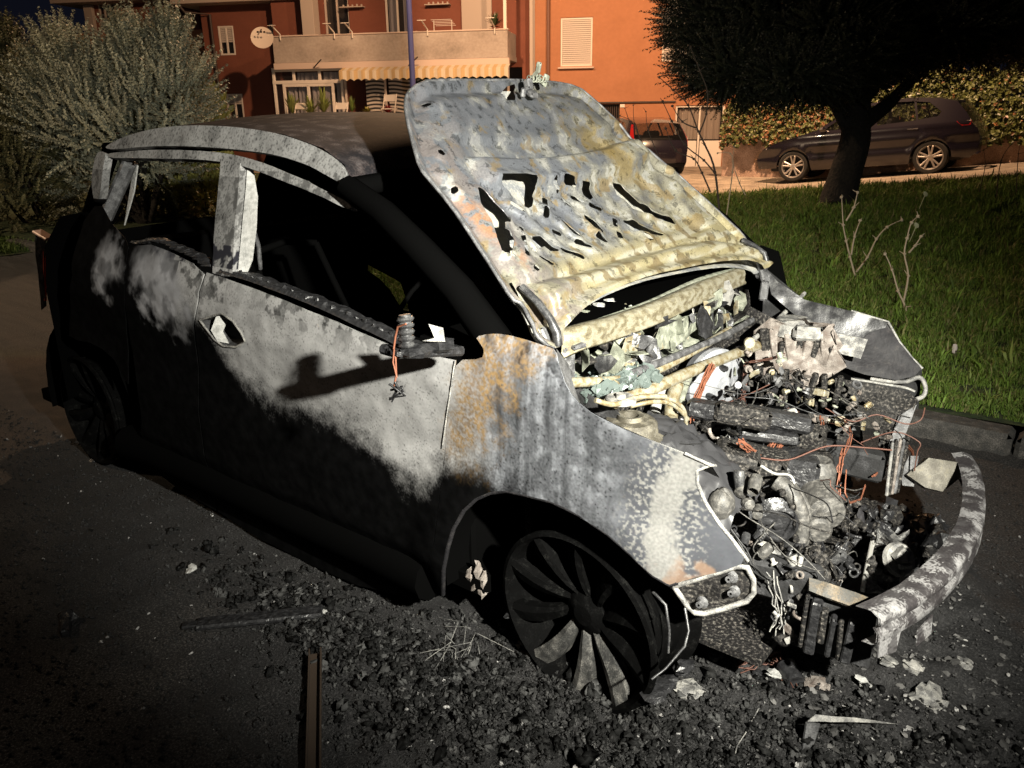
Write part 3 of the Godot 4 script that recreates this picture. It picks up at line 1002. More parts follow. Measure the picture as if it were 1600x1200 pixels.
func slab(called: String, u0: float, u1: float, y0: float, y1: float, o0: float, o1: float, m: Material, parent: Node, bevel := 0.01) -> MeshInstance3D:
	var b := MB.new()
	b.box(Vector3((u0 + u1) / 2, (y0 + y1) / 2, (o0 + o1) / 2), Vector3(u1 - u0, y1 - y0, absf(o1 - o0)), Basis.IDENTITY, bevel)
	return obj(called, b, m, parent)

# a wall with rectangular openings; front face at depth o, thickness t
func wall(called: String, u0: float, u1: float, y0: float, y1: float, o: float, t: float, holes: Array, m: Material, parent: Node) -> MeshInstance3D:
	var us := [u0, u1]
	var ys := [y0, y1]
	for h in holes:
		us.append(h.position.x); us.append(h.end.x)
		ys.append(h.position.y); ys.append(h.end.y)
	us.sort()
	ys.sort()
	var b := MB.new()
	var inside := func(u: float, y: float) -> bool:
		if u < u0 or u > u1 or y < y0 or y > y1:
			return true
		for h in holes:
			if h.has_point(Vector2(u, y)):
				return true
		return false
	for i in us.size() - 1:
		for j in ys.size() - 1:
			var a: float = us[i]
			var c: float = us[i + 1]
			var d: float = ys[j]
			var e: float = ys[j + 1]
			if c - a < 0.001 or e - d < 0.001 or inside.call((a + c) / 2, (d + e) / 2):
				continue
			b.quad(Vector3(a, d, o), Vector3(a, e, o), Vector3(c, e, o), Vector3(c, d, o))
			b.quad(Vector3(a, d, o - t), Vector3(c, d, o - t), Vector3(c, e, o - t), Vector3(a, e, o - t))
			if inside.call(a - 0.001, (d + e) / 2):
				b.quad(Vector3(a, d, o), Vector3(a, d, o - t), Vector3(a, e, o - t), Vector3(a, e, o))
			if inside.call(c + 0.001, (d + e) / 2):
				b.quad(Vector3(c, d, o), Vector3(c, e, o), Vector3(c, e, o - t), Vector3(c, d, o - t))
			if inside.call((a + c) / 2, d - 0.001):
				b.quad(Vector3(a, d, o), Vector3(c, d, o), Vector3(c, d, o - t), Vector3(a, d, o - t))
			if inside.call((a + c) / 2, e + 0.001):
				b.quad(Vector3(a, e, o), Vector3(a, e, o - t), Vector3(c, e, o - t), Vector3(c, e, o))
	return obj(called, b, m, parent)

func rect(a: Vector2, b: Vector2) -> Rect2:
	return Rect2(Vector2(minf(a.x, b.x), minf(a.y, b.y)), Vector2(absf(a.x - b.x), absf(a.y - b.y)))

# frame bars round an opening, a pane, a dark room behind and perhaps a roller shutter part way down
func window(r: Rect2, o: float, parent: Node, shut := 0.0, lights := 1, called := "window", frame: Material = null, room := true) -> MeshInstance3D:
	if frame == null:
		frame = M.white_frame
	var b := MB.new()
	var w := 0.06
	var c := r.get_center()
	b.box(Vector3(r.position.x + w / 2, c.y, o), Vector3(w, r.size.y, 0.08), Basis.IDENTITY, 0.006)
	b.box(Vector3(r.end.x - w / 2, c.y, o), Vector3(w, r.size.y, 0.08), Basis.IDENTITY, 0.006)
	b.box(Vector3(c.x, r.position.y + w / 2, o), Vector3(r.size.x - 2 * w, w, 0.078), Basis.IDENTITY, 0.006)
	b.box(Vector3(c.x, r.end.y - w / 2, o), Vector3(r.size.x - 2 * w, w, 0.078), Basis.IDENTITY, 0.006)
	for k in range(1, lights):
		b.box(Vector3(r.position.x + r.size.x * k / lights, c.y, o), Vector3(w, r.size.y - 2 * w, 0.076), Basis.IDENTITY, 0.006)
	var f := obj(called, b, frame, parent)
	var g := MB.new()
	g.quad(Vector3(r.position.x + w, r.position.y + w, o - 0.01), Vector3(r.position.x + w, r.end.y - w, o - 0.01), Vector3(r.end.x - w, r.end.y - w, o - 0.01), Vector3(r.end.x - w, r.position.y + w, o - 0.01))
	obj("pane", g, M.glass, f)
	if room:
		var rm := MB.new()
		rm.quad(Vector3(r.position.x - 0.3, r.position.y - 0.3, o - 0.6), Vector3(r.position.x - 0.3, r.end.y + 0.3, o - 0.6), Vector3(r.end.x + 0.3, r.end.y + 0.3, o - 0.6), Vector3(r.end.x + 0.3, r.position.y - 0.3, o - 0.6))
		obj("room_wall", rm, M.room, f)
	if shut > 0.0:
		var s := MB.new()
		var y0 := r.end.y - w - (r.size.y - 2 * w) * shut
		var n := int(round((r.end.y - w - y0) / 0.06))
		for k in n:
			var y := r.end.y - w - 0.03 - 0.06 * k
			s.box(Vector3(c.x, y, o + 0.005), Vector3(r.size.x - 2 * w - 0.004, 0.052, 0.022), Basis(Vector3.RIGHT, -0.12), 0.007)
		kind(obj("shutter", s, M.shutter, f), "stuff")
	return f

func drape(r: Rect2, o: float, parent: Node, called := "curtain", m: Material = null) -> void:
	var rows := []
	var n := int(r.size.x / 0.02)
	for i in n + 1:
		var u := r.position.x + r.size.x * i / n
		var off := o + 0.03 * sin(u * 38.0 + 1.5 * sin(u * 9.0)) + 0.012 * sin(u * 91.0)
		rows.append(PackedVector3Array([Vector3(u, r.position.y, off), Vector3(u, r.end.y, off)]))
	var b := MB.new()
	b.grid(rows)
	obj(called, b, m if m else M.curtain, parent)

func houses() -> void:
	# the orange house to the right
	var h := house("orange_house", "orange rendered house with a closed white roller shutter")
	var o := -1.0
	var w1 := rect(Vector2(1.086, 4.472), Vector2(2.113, 3.031))
	var w2 := rect(Vector2(4.307, 4.517), Vector2(5.423, 3.108))
	var door := rect(Vector2(4.824, 1.79), Vector2(6.357, -0.154))
	var gate := rect(Vector2(2.408, 1.862), Vector2(3.04, 0.216))
	wall("wall", Vector2(0.259, 3.129).x, 9.5, -0.3, 6.5, o, 0.35, [w1, w2, door, gate], M.plaster_orange, h)
	slab("side_wall", Vector2(0.259, 3.129).x + 0.01, Vector2(0.259, 3.129).x + 0.3, -0.3, 6.5, o - 0.36, o - 6.0, M.plaster_orange, h)
	for w in [w1, w2]:
		window(w, o - 0.07, h, 1.0, 1)
	var surround := MB.new()
	surround.box(Vector3(w1.get_center().x, w1.position.y - 0.05, o + 0.04), Vector3(w1.size.x + 0.14, 0.05, 0.14), Basis.IDENTITY, 0.01)
	obj("sill", surround, M.fascia, h)
	var dn := window(door, o - 0.08, h, 0.0, 2, "door")
	var lowp := MB.new()
	for k in 2:
		lowp.box(Vector3(door.position.x + door.size.x * (0.25 + 0.5 * k), door.position.y + 0.45, o - 0.06), Vector3(door.size.x * 0.5 - 0.1, 0.82, 0.04), Basis.IDENTITY, 0.01)
	obj("lower_panel", lowp, M.white_frame, dn)
	drape(Rect2(door.position.x + 0.1, door.position.y + 0.9, door.size.x - 0.2, door.size.y - 1.0), o - 0.2, dn, "curtain", M.pale_wall)
	var gt := part("gate", h)
	for k in 9:
		var g := MB.new()
		var u := gate.position.x + gate.size.x * (k + 0.5) / 9.0
		g.box(Vector3(u, gate.get_center().y, o - 0.12), Vector3(0.03, gate.size.y, 0.02), Basis.IDENTITY, 0.003)
		obj("gate_bar", g, M.dark_frame, gt)
	slab("gate_back", gate.position.x - 0.2, gate.end.x + 0.2, gate.position.y, gate.end.y + 0.3, o - 0.9, o - 0.95, M.room, gt)
	slab("cable_trunk", Vector2(2.241, 1.904).x, Vector2(4.818, 1.906).x, Vector2(2.241, 1.904).y - 0.02, Vector2(2.241, 1.904).y + 0.03, o, o + 0.06, M.dark_frame, h)
	var dp := MB.new()
	var du: float = Vector2(0.698, 3.883).x
	dp.tube(PackedVector3Array([Vector3(du, -0.3, o + 0.07), Vector3(du, 6.5, o + 0.07)]), 0.05, 0.05, 10)
	obj("drainpipe", dp, M.pipe, h)
	slab("house_number", Vector2(3.05, 1.853).x, Vector2(3.198, 1.753).x, Vector2(3.053, 1.755).y, Vector2(3.05, 1.853).y, o, o + 0.02, M.white_frame, h, 0.003)
	slab("plinth", Vector2(6.378, 0.106).x, 9.5, -0.3, 0.75, o + 0.001, o + 0.10, M.stone, h)
	# the middle house with the balcony
	var m := house("balcony_house", "brick-red house with a long grey concrete balcony")
	var ob := -1.5
	var pu0: float = Vector2(-8.344, 3.656).x
	var pu1: float = Vector2(-0.451, 3.831).x
	var py1: float = (Vector2(-8.272, 4.082).y + Vector2(-0.447, 4.16).y) / 2
	var py0: float = (Vector2(-8.442, 3.205).y + Vector2(-0.458, 3.35).y) / 2
	var bwin := rect(Vector2(-4.915, 6.406), Vector2(-4.096, 4.115))
	var bdoor := rect(Vector2(-7.084, 6.497), Vector2(-6.193, 4.113))
	var lowhole := rect(Vector2(pu0 + 0.1, 0.0), Vector2(pu1 + 0.2, py0 - 0.2))
	wall("wall", -9.0, 1.3, -0.3, 8.0, ob, 0.3, [bwin, bdoor, lowhole], M.plaster_red, m)
	var bd := window(bdoor, ob - 0.1, m, 0.0, 2, "balcony_door", M.pale_wall)
	window(bwin, ob - 0.1, m, 0.0, 2, "balcony_window")
	drape(Rect2(bwin.position.x + 0.05, bwin.position.y, bwin.size.x * 0.34, bwin.size.y), ob - 0.25, m)
	drape(Rect2(bwin.position.x + bwin.size.x * 0.7, bwin.position.y, bwin.size.x * 0.28, bwin.size.y), ob - 0.25, m)
	slab("pilaster", Vector2(-7.655, 4.705).x, Vector2(-7.22, 4.692).x, py0, 8.0, -1.38, -0.9, M.pale_wall, m)
	slab("pale_panel", Vector2(-2.252, 4.772).x, Vector2(-1.24, 4.739).x, py0, 8.0, -1.49, -1.4, M.pale_wall, m)
	slab("white_post", Vector2(-0.542, 4.573).x - 0.05, Vector2(-0.542, 4.573).x + 0.05, py1, 8.0, -0.16, -0.06, M.white_frame, m)
	slab("balcony_floor", pu0, pu1 + 0.02, py0 - 0.06, py0 + 0.1, -0.13, ob + 0.001, M.concrete, m)
	slab("parapet", pu0, pu1, py0, py1 - 0.05, -0.12, 0.0, M.concrete, m)
	slab("parapet_coping", pu0 - 0.03, pu1 + 0.03, py1 - 0.045, py1, -0.16, 0.03, M.fascia, m)
	slab("parapet_return", pu1 - 0.12, pu1 - 0.002, py0 + 0.002, py1 - 0.052, -0.122, ob + 0.002, M.concrete, m)
	slab("parapet_return", pu0 + 0.002, pu0 + 0.12, py0 + 0.002, py1 - 0.052, -0.122, ob + 0.002, M.concrete, m)
	slab("fascia", pu0 - 0.02, pu1 + 0.05, py0 - 0.2, py0 - 0.004, -0.14, 0.05, M.fascia, m)
	slab("upper_ceiling", -9.0, 1.3, 6.35, 6.5, ob + 0.002, 0.1, M.concrete, m)
	slab("entry_post", 0.05, 0.42, -0.2, 8.0, -1.46, -1.18, M.pale_wall, m)
	for q in [Vector2(-6.373, 5.062), Vector2(-3.397, 5.04)]:
		var sh := MB.new()
		sh.box(Vector3(q.x + 0.35, q.y, -1.38), Vector3(0.85, 0.03, 0.22), Basis.IDENTITY, 0.004)
		for k in 5:
			sh.box(Vector3(q.x + 0.05 + k * 0.16, q.y + 0.05, -1.38), Vector3(0.05, 0.06 + 0.02 * (k % 2), 0.06), Basis.IDENTITY, 0.01)
		obj("wall_shelf", sh, M.pale_wall, m)
	# clothes-line arms over the parapet, each a thing
	var arm_names := ["leftmost white clothes-line arm on the balcony, beside the dish", "white clothes-line arm over the left end of the awning", "white clothes-line arm left of the blue lamp post", "white clothes-line arm right of the blue lamp post", "rightmost white clothes-line arm, below the balcony plant"]
	var arm_n := 0
	for q in [Vector2(-8.031, 4.285), Vector2(-6.148, 4.23), Vector2(-5.538, 4.213), Vector2(-3.018, 4.177), Vector2(-0.847, 4.169)]:
		var a := MB.new()
		var p: Vector3 = FO + FE * q.x + FN * 0.05 + Vector3(0, py1, 0)
		a.bar(p + Vector3(0, -0.15, 0), p + Vector3(0, 0.05, 0), 0.035, 0.035)
		a.bar(p + Vector3(0, 0.03, 0), p + Vector3(0, 0.26, 0) + FN * 0.42 - FE * 0.06, 0.035, 0.035)
		a.bar(p + Vector3(0, 0.26, 0) + FN * 0.42 - FE * 0.2, p + Vector3(0, 0.26, 0) + FN * 0.42 + FE * 0.08, 0.02, 0.02)
		tag(obj("clothesline_arm", a, M.white_frame), arm_names[arm_n], "clothesline arm", "clothes-line arms on the balcony")
		arm_n += 1
	# glazed veranda under the balcony
	var vr := rect(Vector2(-8.51, 1.446), Vector2(-6.1, 3.084))
	var vy := vr.position.y + vr.size.y * 0.76
	var vv := MB.new()
	for u in [0.0, 0.14, 0.86, 1.0]:
		vv.box(Vector3(vr.position.x + vr.size.x * u, vr.position.y + vr.size.y * 0.38, -0.2), Vector3(0.09, vr.size.y * 0.76, 0.09), Basis.IDENTITY, 0.01)
	for u in [0.0, 0.30, 0.68, 1.0]:
		vv.box(Vector3(vr.position.x + vr.size.x * u, vr.position.y + vr.size.y * 0.88, -0.2), Vector3(0.09, vr.size.y * 0.24, 0.088), Basis.IDENTITY, 0.01)
	vv.box(Vector3(vr.get_center().x, vy, -0.2), Vector3(vr.size.x + 0.1, 0.11, 0.10), Basis.IDENTITY, 0.01)
	vv.box(Vector3(vr.get_center().x, vr.end.y, -0.2), Vector3(vr.size.x + 0.1, 0.12, 0.10), Basis.IDENTITY, 0.01)
	vv.box(Vector3(vr.get_center().x, vr.position.y + vr.size.y * 0.70, -0.19), Vector3(vr.size.x * 0.7, 0.10, 0.06), Basis.IDENTITY, 0.01)
	vv.box(Vector3(vr.get_center().x, vr.position.y + vr.size.y * 0.35, -0.19), Vector3(0.10, vr.size.y * 0.7, 0.06), Basis.IDENTITY, 0.01)
	var ver := obj("veranda_frame", vv, M.white_frame, m)
	var vp := MB.new()
	vp.quad(Vector3(vr.position.x, vr.position.y, -0.215), Vector3(vr.position.x, vr.end.y, -0.215), Vector3(vr.end.x, vr.end.y, -0.215), Vector3(vr.end.x, vr.position.y, -0.215))
	obj("pane", vp, M.glass, ver)
	for c in [[0.17, 0.30], [0.33, 0.49], [0.52, 0.66], [0.70, 0.84], [0.89, 0.98]]:
		drape(Rect2(vr.position.x + vr.size.x * c[0], vr.position.y, vr.size.x * (c[1] - c[0]), vr.size.y * 0.74), -0.36, m)
	for c in [[0.33, 0.66], [0.71, 0.97]]:
		drape(Rect2(vr.position.x + vr.size.x * c[0], vy + 0.06, vr.size.x * (c[1] - c[0]), vr.size.y * 0.15), -0.36, m)
	slab("veranda_back", pu0, pu1 + 1.0, -0.2, py0, -2.6, -2.7, M.room, m)
	slab("veranda_cheek", vr.end.x + 0.08, vr.end.x + 0.16, -0.2, py0 - 0.2, -0.25, -2.5, M.plaster_red, m)
	slab("veranda_cheek", pu0 - 0.0, pu0 + 0.08, -0.2, py0 - 0.2, -0.3, -2.5, M.plaster_red, m)
	# terrace posts, railing wall, blinds and awning
	for q in [Vector2(-5.951, 2.228), Vector2(-4.571, 2.206), Vector2(-0.462, 2.905)]:
		slab("terrace_post", q.x - 0.035, q.x + 0.035, -0.1, py0 - 0.2, -0.14, -0.07, M.pale_wall, m)
	slab("terrace_wall", vr.end.x + 0.2, pu1, -0.2, Vector2(-5.543, 1.498).y - 0.1, -0.06, 0.08, M.stone, m)
	var au0: float = Vector2(-5.938, 3.096).x
	var au1: float = Vector2(-0.361, 3.217).x
	var ay1 := py0 - 0.19
	var ay0 := ay1 - 0.42
	var aw := MB.new()
	var n := 88
	for k in n:
		var u := lerpf(au0, au1, float(k) / n)
		var v2 := lerpf(au0, au1, float(k + 1) / n)
		aw.tone = Color(0.50, 0.36, 0.19) if (k % 4) < 2 else Color(0.56, 0.49, 0.38)
		var s0 := ay0 + 0.06 * absf(sin(PI * k / 4.0))
		var s1 := ay0 + 0.06 * absf(sin(PI * (k + 1) / 4.0))
		var z0 := 0.42 + 0.015 * sin(k * 1.1)
		var z1 := 0.42 + 0.015 * sin((k + 1) * 1.1)
		aw.quad(Vector3(u, s0, z0), Vector3(u, ay1 - 0.12, z0), Vector3(v2, ay1 - 0.12, z1), Vector3(v2, s1, z1))
		aw.quad(Vector3(u, ay1 - 0.12, z0), Vector3(u, ay1, 0.06), Vector3(v2, ay1, 0.06), Vector3(v2, ay1 - 0.12, z1))
	aw.tone = Color.WHITE
	var an := tag(Node3D.new(), "yellow and cream striped awning with a scalloped valance", "awning")
	an.name = "awning"
	add_child(an)
	an.transform = Transform3D(Basis(FE, Vector3.UP, FN), FO)
	obj("awning_cloth", aw, M.awning, an)
	for q in [Vector2(-6.64, 3.369), Vector2(-3.387, 3.369)]:
		var ar := MB.new()
		ar.tube(PackedVector3Array([Vector3(q.x - 0.3, ay1 + 0.02, 0.08), Vector3(q.x + 0.1, ay1 + 0.25, 0.35)]), 0.02, 0.02, 6)
		obj("awning_arm", ar, M.dark_frame, an)
	# striped blinds hanging on the terrace
	for bl in [[Vector2(-5.32, 2.977), Vector2(-4.654, 1.649), 0.0], [Vector2(-4.525, 2.961), Vector2(-3.411, 1.634), 1.0], [Vector2(-3.256, 3.012), Vector2(-2.754, 1.626), 2.0]]:
		var r := rect(bl[0], bl[1])
		var bm := MB.new()
		var rows := 22
		for j in rows:
			bm.tone = Color(0.5, 0.45, 0.40) if j % 2 == 0 else Color(0.03, 0.03, 0.03)
			for i in 12:
				var ua := r.position.x + r.size.x * i / 12.0
				var ub := r.position.x + r.size.x * (i + 1) / 12.0
				var sag := func(u: float) -> float: return 0.035 * sin((u - r.position.x) * 5.0 + bl[2])
				var ya := r.end.y - r.size.y * j / rows
				var yb := r.end.y - r.size.y * (j + 1) / rows
				bm.quad(Vector3(ua, yb + sag.call(ua), -0.3), Vector3(ua, ya + sag.call(ua), -0.3), Vector3(ub, ya + sag.call(ub), -0.3), Vector3(ub, yb + sag.call(ub), -0.3))
		var bo := obj("striped_blind", bm, M.awning)
		bo.transform = Transform3D(Basis(FE, Vector3.UP, FN), FO)
		tag(bo, ["narrow black and white striped blind left of the terrace post", "wide black and white striped blind right of the terrace post", "black and white striped blind by the blue lamp post"][int(bl[2])], "blind", "striped blinds on the terrace")
	# left wing, set back, with eaves
	var l := house("red_house", "brick-red house wing with small white windows and a drainpipe")
	var lw1 := rect(Vector2(-11.36, 4.694), Vector2(-10.77, 3.729))
	var lw2 := rect(Vector2(-11.351, 2.42), Vector2(-10.709, 1.502))
	var lw3 := rect(Vector2(-9.392, 4.698), Vector2(-8.742, 4.224))
	var lu0: float = Vector2(-11.967, 4.311).x
	var ly: float = Vector2(-11.534, 5.22).y
	wall("wall", lu0, -7.4, -0.3, ly + 0.15, -2.0, 0.3, [lw1, lw2, lw3], M.plaster_red, l)
	slab("side_wall", lu0 + 0.01, lu0 + 0.3, -0.3, ly + 0.1, -2.31, -8.0, M.plaster_red, l)
	window(lw1, -2.03, l, 0.55, 2)
	window(lw2, -2.03, l, 0.35, 2)
	window(lw3, -2.03, l, 0.9, 2)
	slab("eave", lu0 - 0.7, -7.2, ly + 0.15, ly + 0.3, -1.3, -8.0, M.pale_wall, l)
	var rf := MB.new()
	rf.quad(Vector3(lu0 - 0.75, ly + 0.32, -1.2), Vector3(-7.2, ly + 0.32, -1.2), Vector3(-7.2, ly + 2.3, -6), Vector3(lu0 - 0.75, ly + 2.3, -6))
	obj("roof", rf, M.roof_tile, l)
	var pd := MB.new()
	var pu: float = Vector2(-11.567, 4.301).x
	pd.tube(PackedVector3Array([Vector3(lu0 - 0.4, ly + 0.1, -1.35), Vector3(lu0 - 0.3, ly - 0.1, -1.5), Vector3(pu, ly - 0.15, -1.92), Vector3(pu, -0.3, -1.92)]), 0.05, 0.05, 8)
	obj("drainpipe", pd, M.dark_frame, l)
	# far left house
	var q := house("far_house", "far red house with an orange balcony above the bushes")
	var fy: float = Vector2(-18.539, 5.976).y
	var fu0: float = Vector2(-18.693, 5.224).x
	var fw1 := rect(Vector2(-18.165, 6.103), Vector2(-17.395, 4.711))
	var fw2 := rect(Vector2(-15.978, 5.565), Vector2(-15.397, 4.656))
	wall("wall", fu0, lu0 + 1.0, -0.3, fy, -5.0, 0.3, [fw1, fw2], M.plaster_red, q)
	window(fw1, -5.03, q, 0.0, 3, "window", M.pale_wall)
	window(fw2, -5.03, q, 0.4, 2)
	slab("corner_pilaster", fu0 - 0.02, fu0 + 0.35, -0.3, fy - 0.02, -4.98, -4.8, M.pale_wall, q)
	slab("eave", fu0 - 1.0, lu0 - 1.6, fy, fy + 0.16, -4.2, -9.0, M.pale_wall, q)
	slab("roof", fu0 - 1.05, lu0 - 1.6, fy + 0.165, fy + 0.6, -4.4, -9.0, M.roof_tile, q, 0.1)
	var by1: float = Vector2(-16.042, 4.784).y
	var by0: float = Vector2(-16.177, 4.056).y
	slab("balcony", Vector2(-18.365, 4.62).x, Vector2(-12.662, 4.465).x, by0, by1, -3.72, -3.6, M.plaster_orange, q)
	slab("balcony_floor", Vector2(-18.365, 4.62).x + 0.01, Vector2(-12.662, 4.465).x - 0.01, by0 + 0.01, by0 + 0.15, -3.73, -4.99, M.concrete, q)
	# satellite dish on the corner of the balcony
	var dp2: Vector2 = Vector2(-8.558, 4.03)
	var dish := thing("satellite_dish", "round white satellite dish beside the balcony corner", "satellite dish", FO + FE * dp2.x + FN * 0.25 + Vector3(0, dp2.y, 0))
	var dm := MB.new()
	var ax := (FN * 0.85 + FE * 0.35 + Vector3(0, 0.35, 0)).normalized()
	var bx := ax.cross(Vector3.UP).normalized()
	var T := Transform3D(Basis(bx, ax, bx.cross(ax)), Vector3.ZERO)
	var prof := PackedVector2Array()
	for k in 9:
		var rr := 0.36 * k / 8.0
		prof.append(Vector2(rr, 0.45 * rr * rr))
	prof.append(Vector2(0.355, 0.045))
	dm.lathe(prof, T, 28)
	obj("reflector", dm, M.dish, dish)
	var da := MB.new()
	da.bar(T * Vector3(0, 0.0, 0.3), T * Vector3(0, 0.33, 0.12), 0.025, 0.025)
	obj("feed_arm", da, M.dark_frame, dish)
	var dl := MB.new()
	for s in [-0.1, 0.0, 0.1]:
		dl.lump(T * Vector3(s, 0.33, 0.05), Vector3(0.115, 0.06, 0.06), rng, 0.1)
	obj("receiver", dl, M.dark_frame, dish)
	var db := MB.new()
	db.tube(PackedVector3Array([T * Vector3(0, -0.01, 0), T * Vector3(0, -0.12, 0), T * Vector3(-0.05, -0.25, 0.3)]), 0.02, 0.02, 7)
	obj("mount", db, M.grey_metal, dish)
	# terrace furniture and pots
	terrace()

func facade(q: Vector2, off: float) -> Vector3:
	return FO + FE * q.x + FN * off + Vector3(0, q.y, 0)

func pot(at: Vector3, r: float, h: float, label: String, leaf: Color, spread: float, tall: float, count: int, blade: float) -> void:
	var o := thing("potted_plant", label, "potted plant", at, "potted plants on the terrace")
	var p := MB.new()
	p.lathe(PackedVector2Array([Vector2(0.0, 0.0), Vector2(r * 0.7, 0.0), Vector2(r, h), Vector2(r * 1.08, h), Vector2(r * 1.08, h * 0.86), Vector2(r, h * 0.86)]), Transform3D.IDENTITY, 14)
	obj("pot", p, M.terracotta, o)
	var g := MB.new()
	for k in count:
		var a := rng.randf() * TAU
		var el := rng.randf_range(0.25, 1.45)
		var d := Vector3(cos(a) * cos(el), sin(el), sin(a) * cos(el))
		g.tone = leaf * rng.randf_range(0.6, 1.35)
		var base := Vector3(0, h * 0.95, 0)
		var len := rng.randf_range(0.6, 1.0)
		var tip := base + Vector3(d.x * spread, d.y * tall, d.z * spread) * len
		var mid := base.lerp(tip, 0.55) + Vector3(0, tall * 0.06, 0)
		var sd := d.cross(Vector3.UP).normalized() * blade
		g.tri(base - sd * 0.4, mid + sd, base + sd * 0.4)
		g.tri(base - sd * 0.4, mid - sd, mid + sd)
		g.tri(mid - sd, tip, mid + sd)
	g.tone = Color.WHITE
	obj("leaves", g, M.leaf, o)

func terrace() -> void:
	pot(facade(Vector2(-7.642, 1.442), 0.5), 0.16, 0.25, "left spiky agave in front of the veranda curtains", Color(0.20, 0.24, 0.07), 0.55, 0.75, 46, 0.035)
	pot(facade(Vector2(-6.985, 1.435), 0.5), 0.16, 0.25, "middle spiky agave in front of the veranda", Color(0.22, 0.27, 0.07), 0.55, 0.7, 46, 0.035)
	pot(facade(Vector2(-6.532, 1.47), 0.5), 0.16, 0.25, "tall spiky agave at the right veranda post", Color(0.20, 0.25, 0.07), 0.5, 0.95, 50, 0.035)
	pot(facade(Vector2(-5.706, 1.5), 0.1), 0.13, 0.22, "leafy plant in a clay pot beside the veranda", Color(0.12, 0.17, 0.04), 0.28, 0.6, 60, 0.03)
	pot(facade(Vector2(-5.169, 1.494), 0.1), 0.12, 0.2, "low yellow-green plant in a clay pot", Color(0.24, 0.22, 0.05), 0.3, 0.25, 50, 0.03)
	pot(facade(Vector2(-4.46, 1.486), 0.1), 0.14, 0.2, "red-flowered plant in a clay pot on the terrace wall", Color(0.34, 0.035, 0.035), 0.35, 0.3, 60, 0.03)
	pot(facade(Vector2(-0.936, 4.213), -0.4), 0.15, 0.02, "dark bushy plant standing on the balcony", Color(0.05, 0.07, 0.03), 0.4, 0.5, 60, 0.03)
	# climbing plant along the terrace
	var cl := []
	var ct := []
	for k in 2600:
		var u := lerpf(Vector2(-3.758, 2.785).x, Vector2(-1.19, 2.926).x, rng.randf())
		var t := rng.randf()
		var y := lerpf(Vector2(-3.758, 2.785).y + 0.25, 1.2 if rng.randf() < 0.35 else 2.2, t * t)
		cl.append(Transform3D(Basis.from_euler(Vector3(rng.randf() * TAU, rng.randf() * TAU, 0)).scaled(Vector3.ONE * rng.randf_range(0.05, 0.1)), facade(Vector2(u, y), -0.2 + rng.randf_range(-0.15, 0.15))))
		ct.append(Color(0.05, 0.07, 0.02) * rng.randf_range(0.5, 1.4))
	var vine := scatter("climbing_vine", leaf_mesh(), M.leaf, cl, ct)
	tag(vine, "dark leafy vine hanging over the terrace blinds", "vine")
	# pale folding chairs
	for q in [[Vector2(-7.277, 1.439), "pale folding chair left of the agaves"], [Vector2(-5.87, 1.424), "pale folding chair by the veranda post"], [Vector2(-4.208, 1.643), "pale folding chair beside the red flowers"]]:
		var c := thing("folding_chair", q[1], "chair", facade(Vector2(q[0].x, q[0].y - 0.3), 0.7), "folding chairs on the terrace")
		for s in [-0.2, 0.2]:
			var a := MB.new()
			a.bar(FE * s + FN * 0.25, FE * s - FN * 0.22 + Vector3(0, 0.9, 0), 0.03, 0.03)
			a.bar(FE * s - FN * 0.25, FE * s + FN * 0.2 + Vector3(0, 0.45, 0), 0.03, 0.03)
			obj("leg", a, M.white_frame, c)
		var st := MB.new()
		st.box(Vector3(0, 0.45, 0), Vector3(0.42, 0.03, 0.4), Basis(FE, Vector3.UP, FN), 0.008)
		obj("seat", st, M.white_frame, c)
		var bk := MB.new()
		bk.box(Vector3(0, 0.78, 0) - FN * 0.17, Vector3(0.42, 0.2, 0.02), Basis(FE, Vector3.UP, FN), 0.008)
		obj("backrest", bk, M.white_frame, c)
	# laundry rack on the balcony
	var rk := MB.new()
	var rp := facade(Vector2(-2.765, 4.315), -0.9)
	for s in [-0.3, 0.3]:
		rk.bar(rp + FE * s + Vector3(0, -0.2, 0), rp + FE * s + Vector3(0, 0.2, 0), 0.025, 0.025)
	for k in 5:
		rk.bar(rp - FE * 0.34 + Vector3(0, 0.05 + k * 0.04, -0.15 + k * 0.06), rp + FE * 0.34 + Vector3(0, 0.05 + k * 0.04, -0.15 + k * 0.06), 0.015, 0.015)
	tag(obj("laundry_rack", rk, M.white_frame), "small white laundry rack showing over the balcony wall", "laundry rack")

# ------------------------------------------------------------------ the burnt car
func side_panel(called: String, poly: PackedVector2Array, holes: Array, m: Material, parent: Node, thick := 0.004, cell := 0.03) -> MeshInstance3D:
	var b := MB.new()
	b.sheet(poly, holes, cell, side, thick, side_uv)
	return obj(called, b, m, parent)

func far_panel(called: String, poly: PackedVector2Array, holes: Array, m: Material, parent: Node) -> MeshInstance3D:
	var b := MB.new()
	b.sheet(poly, holes, 0.05, far_side, 0.004, side_uv)
	return obj(called, b, m, parent)

func rounded(p: PackedVector2Array, times := 2) -> PackedVector2Array:
	for t in times:
		var q := PackedVector2Array()
		for k in p.size():
			var a := p[k]
			var b := p[(k + 1) % p.size()]
			q.append(a.lerp(b, 0.25))
			q.append(a.lerp(b, 0.75))
		p = q
	return p

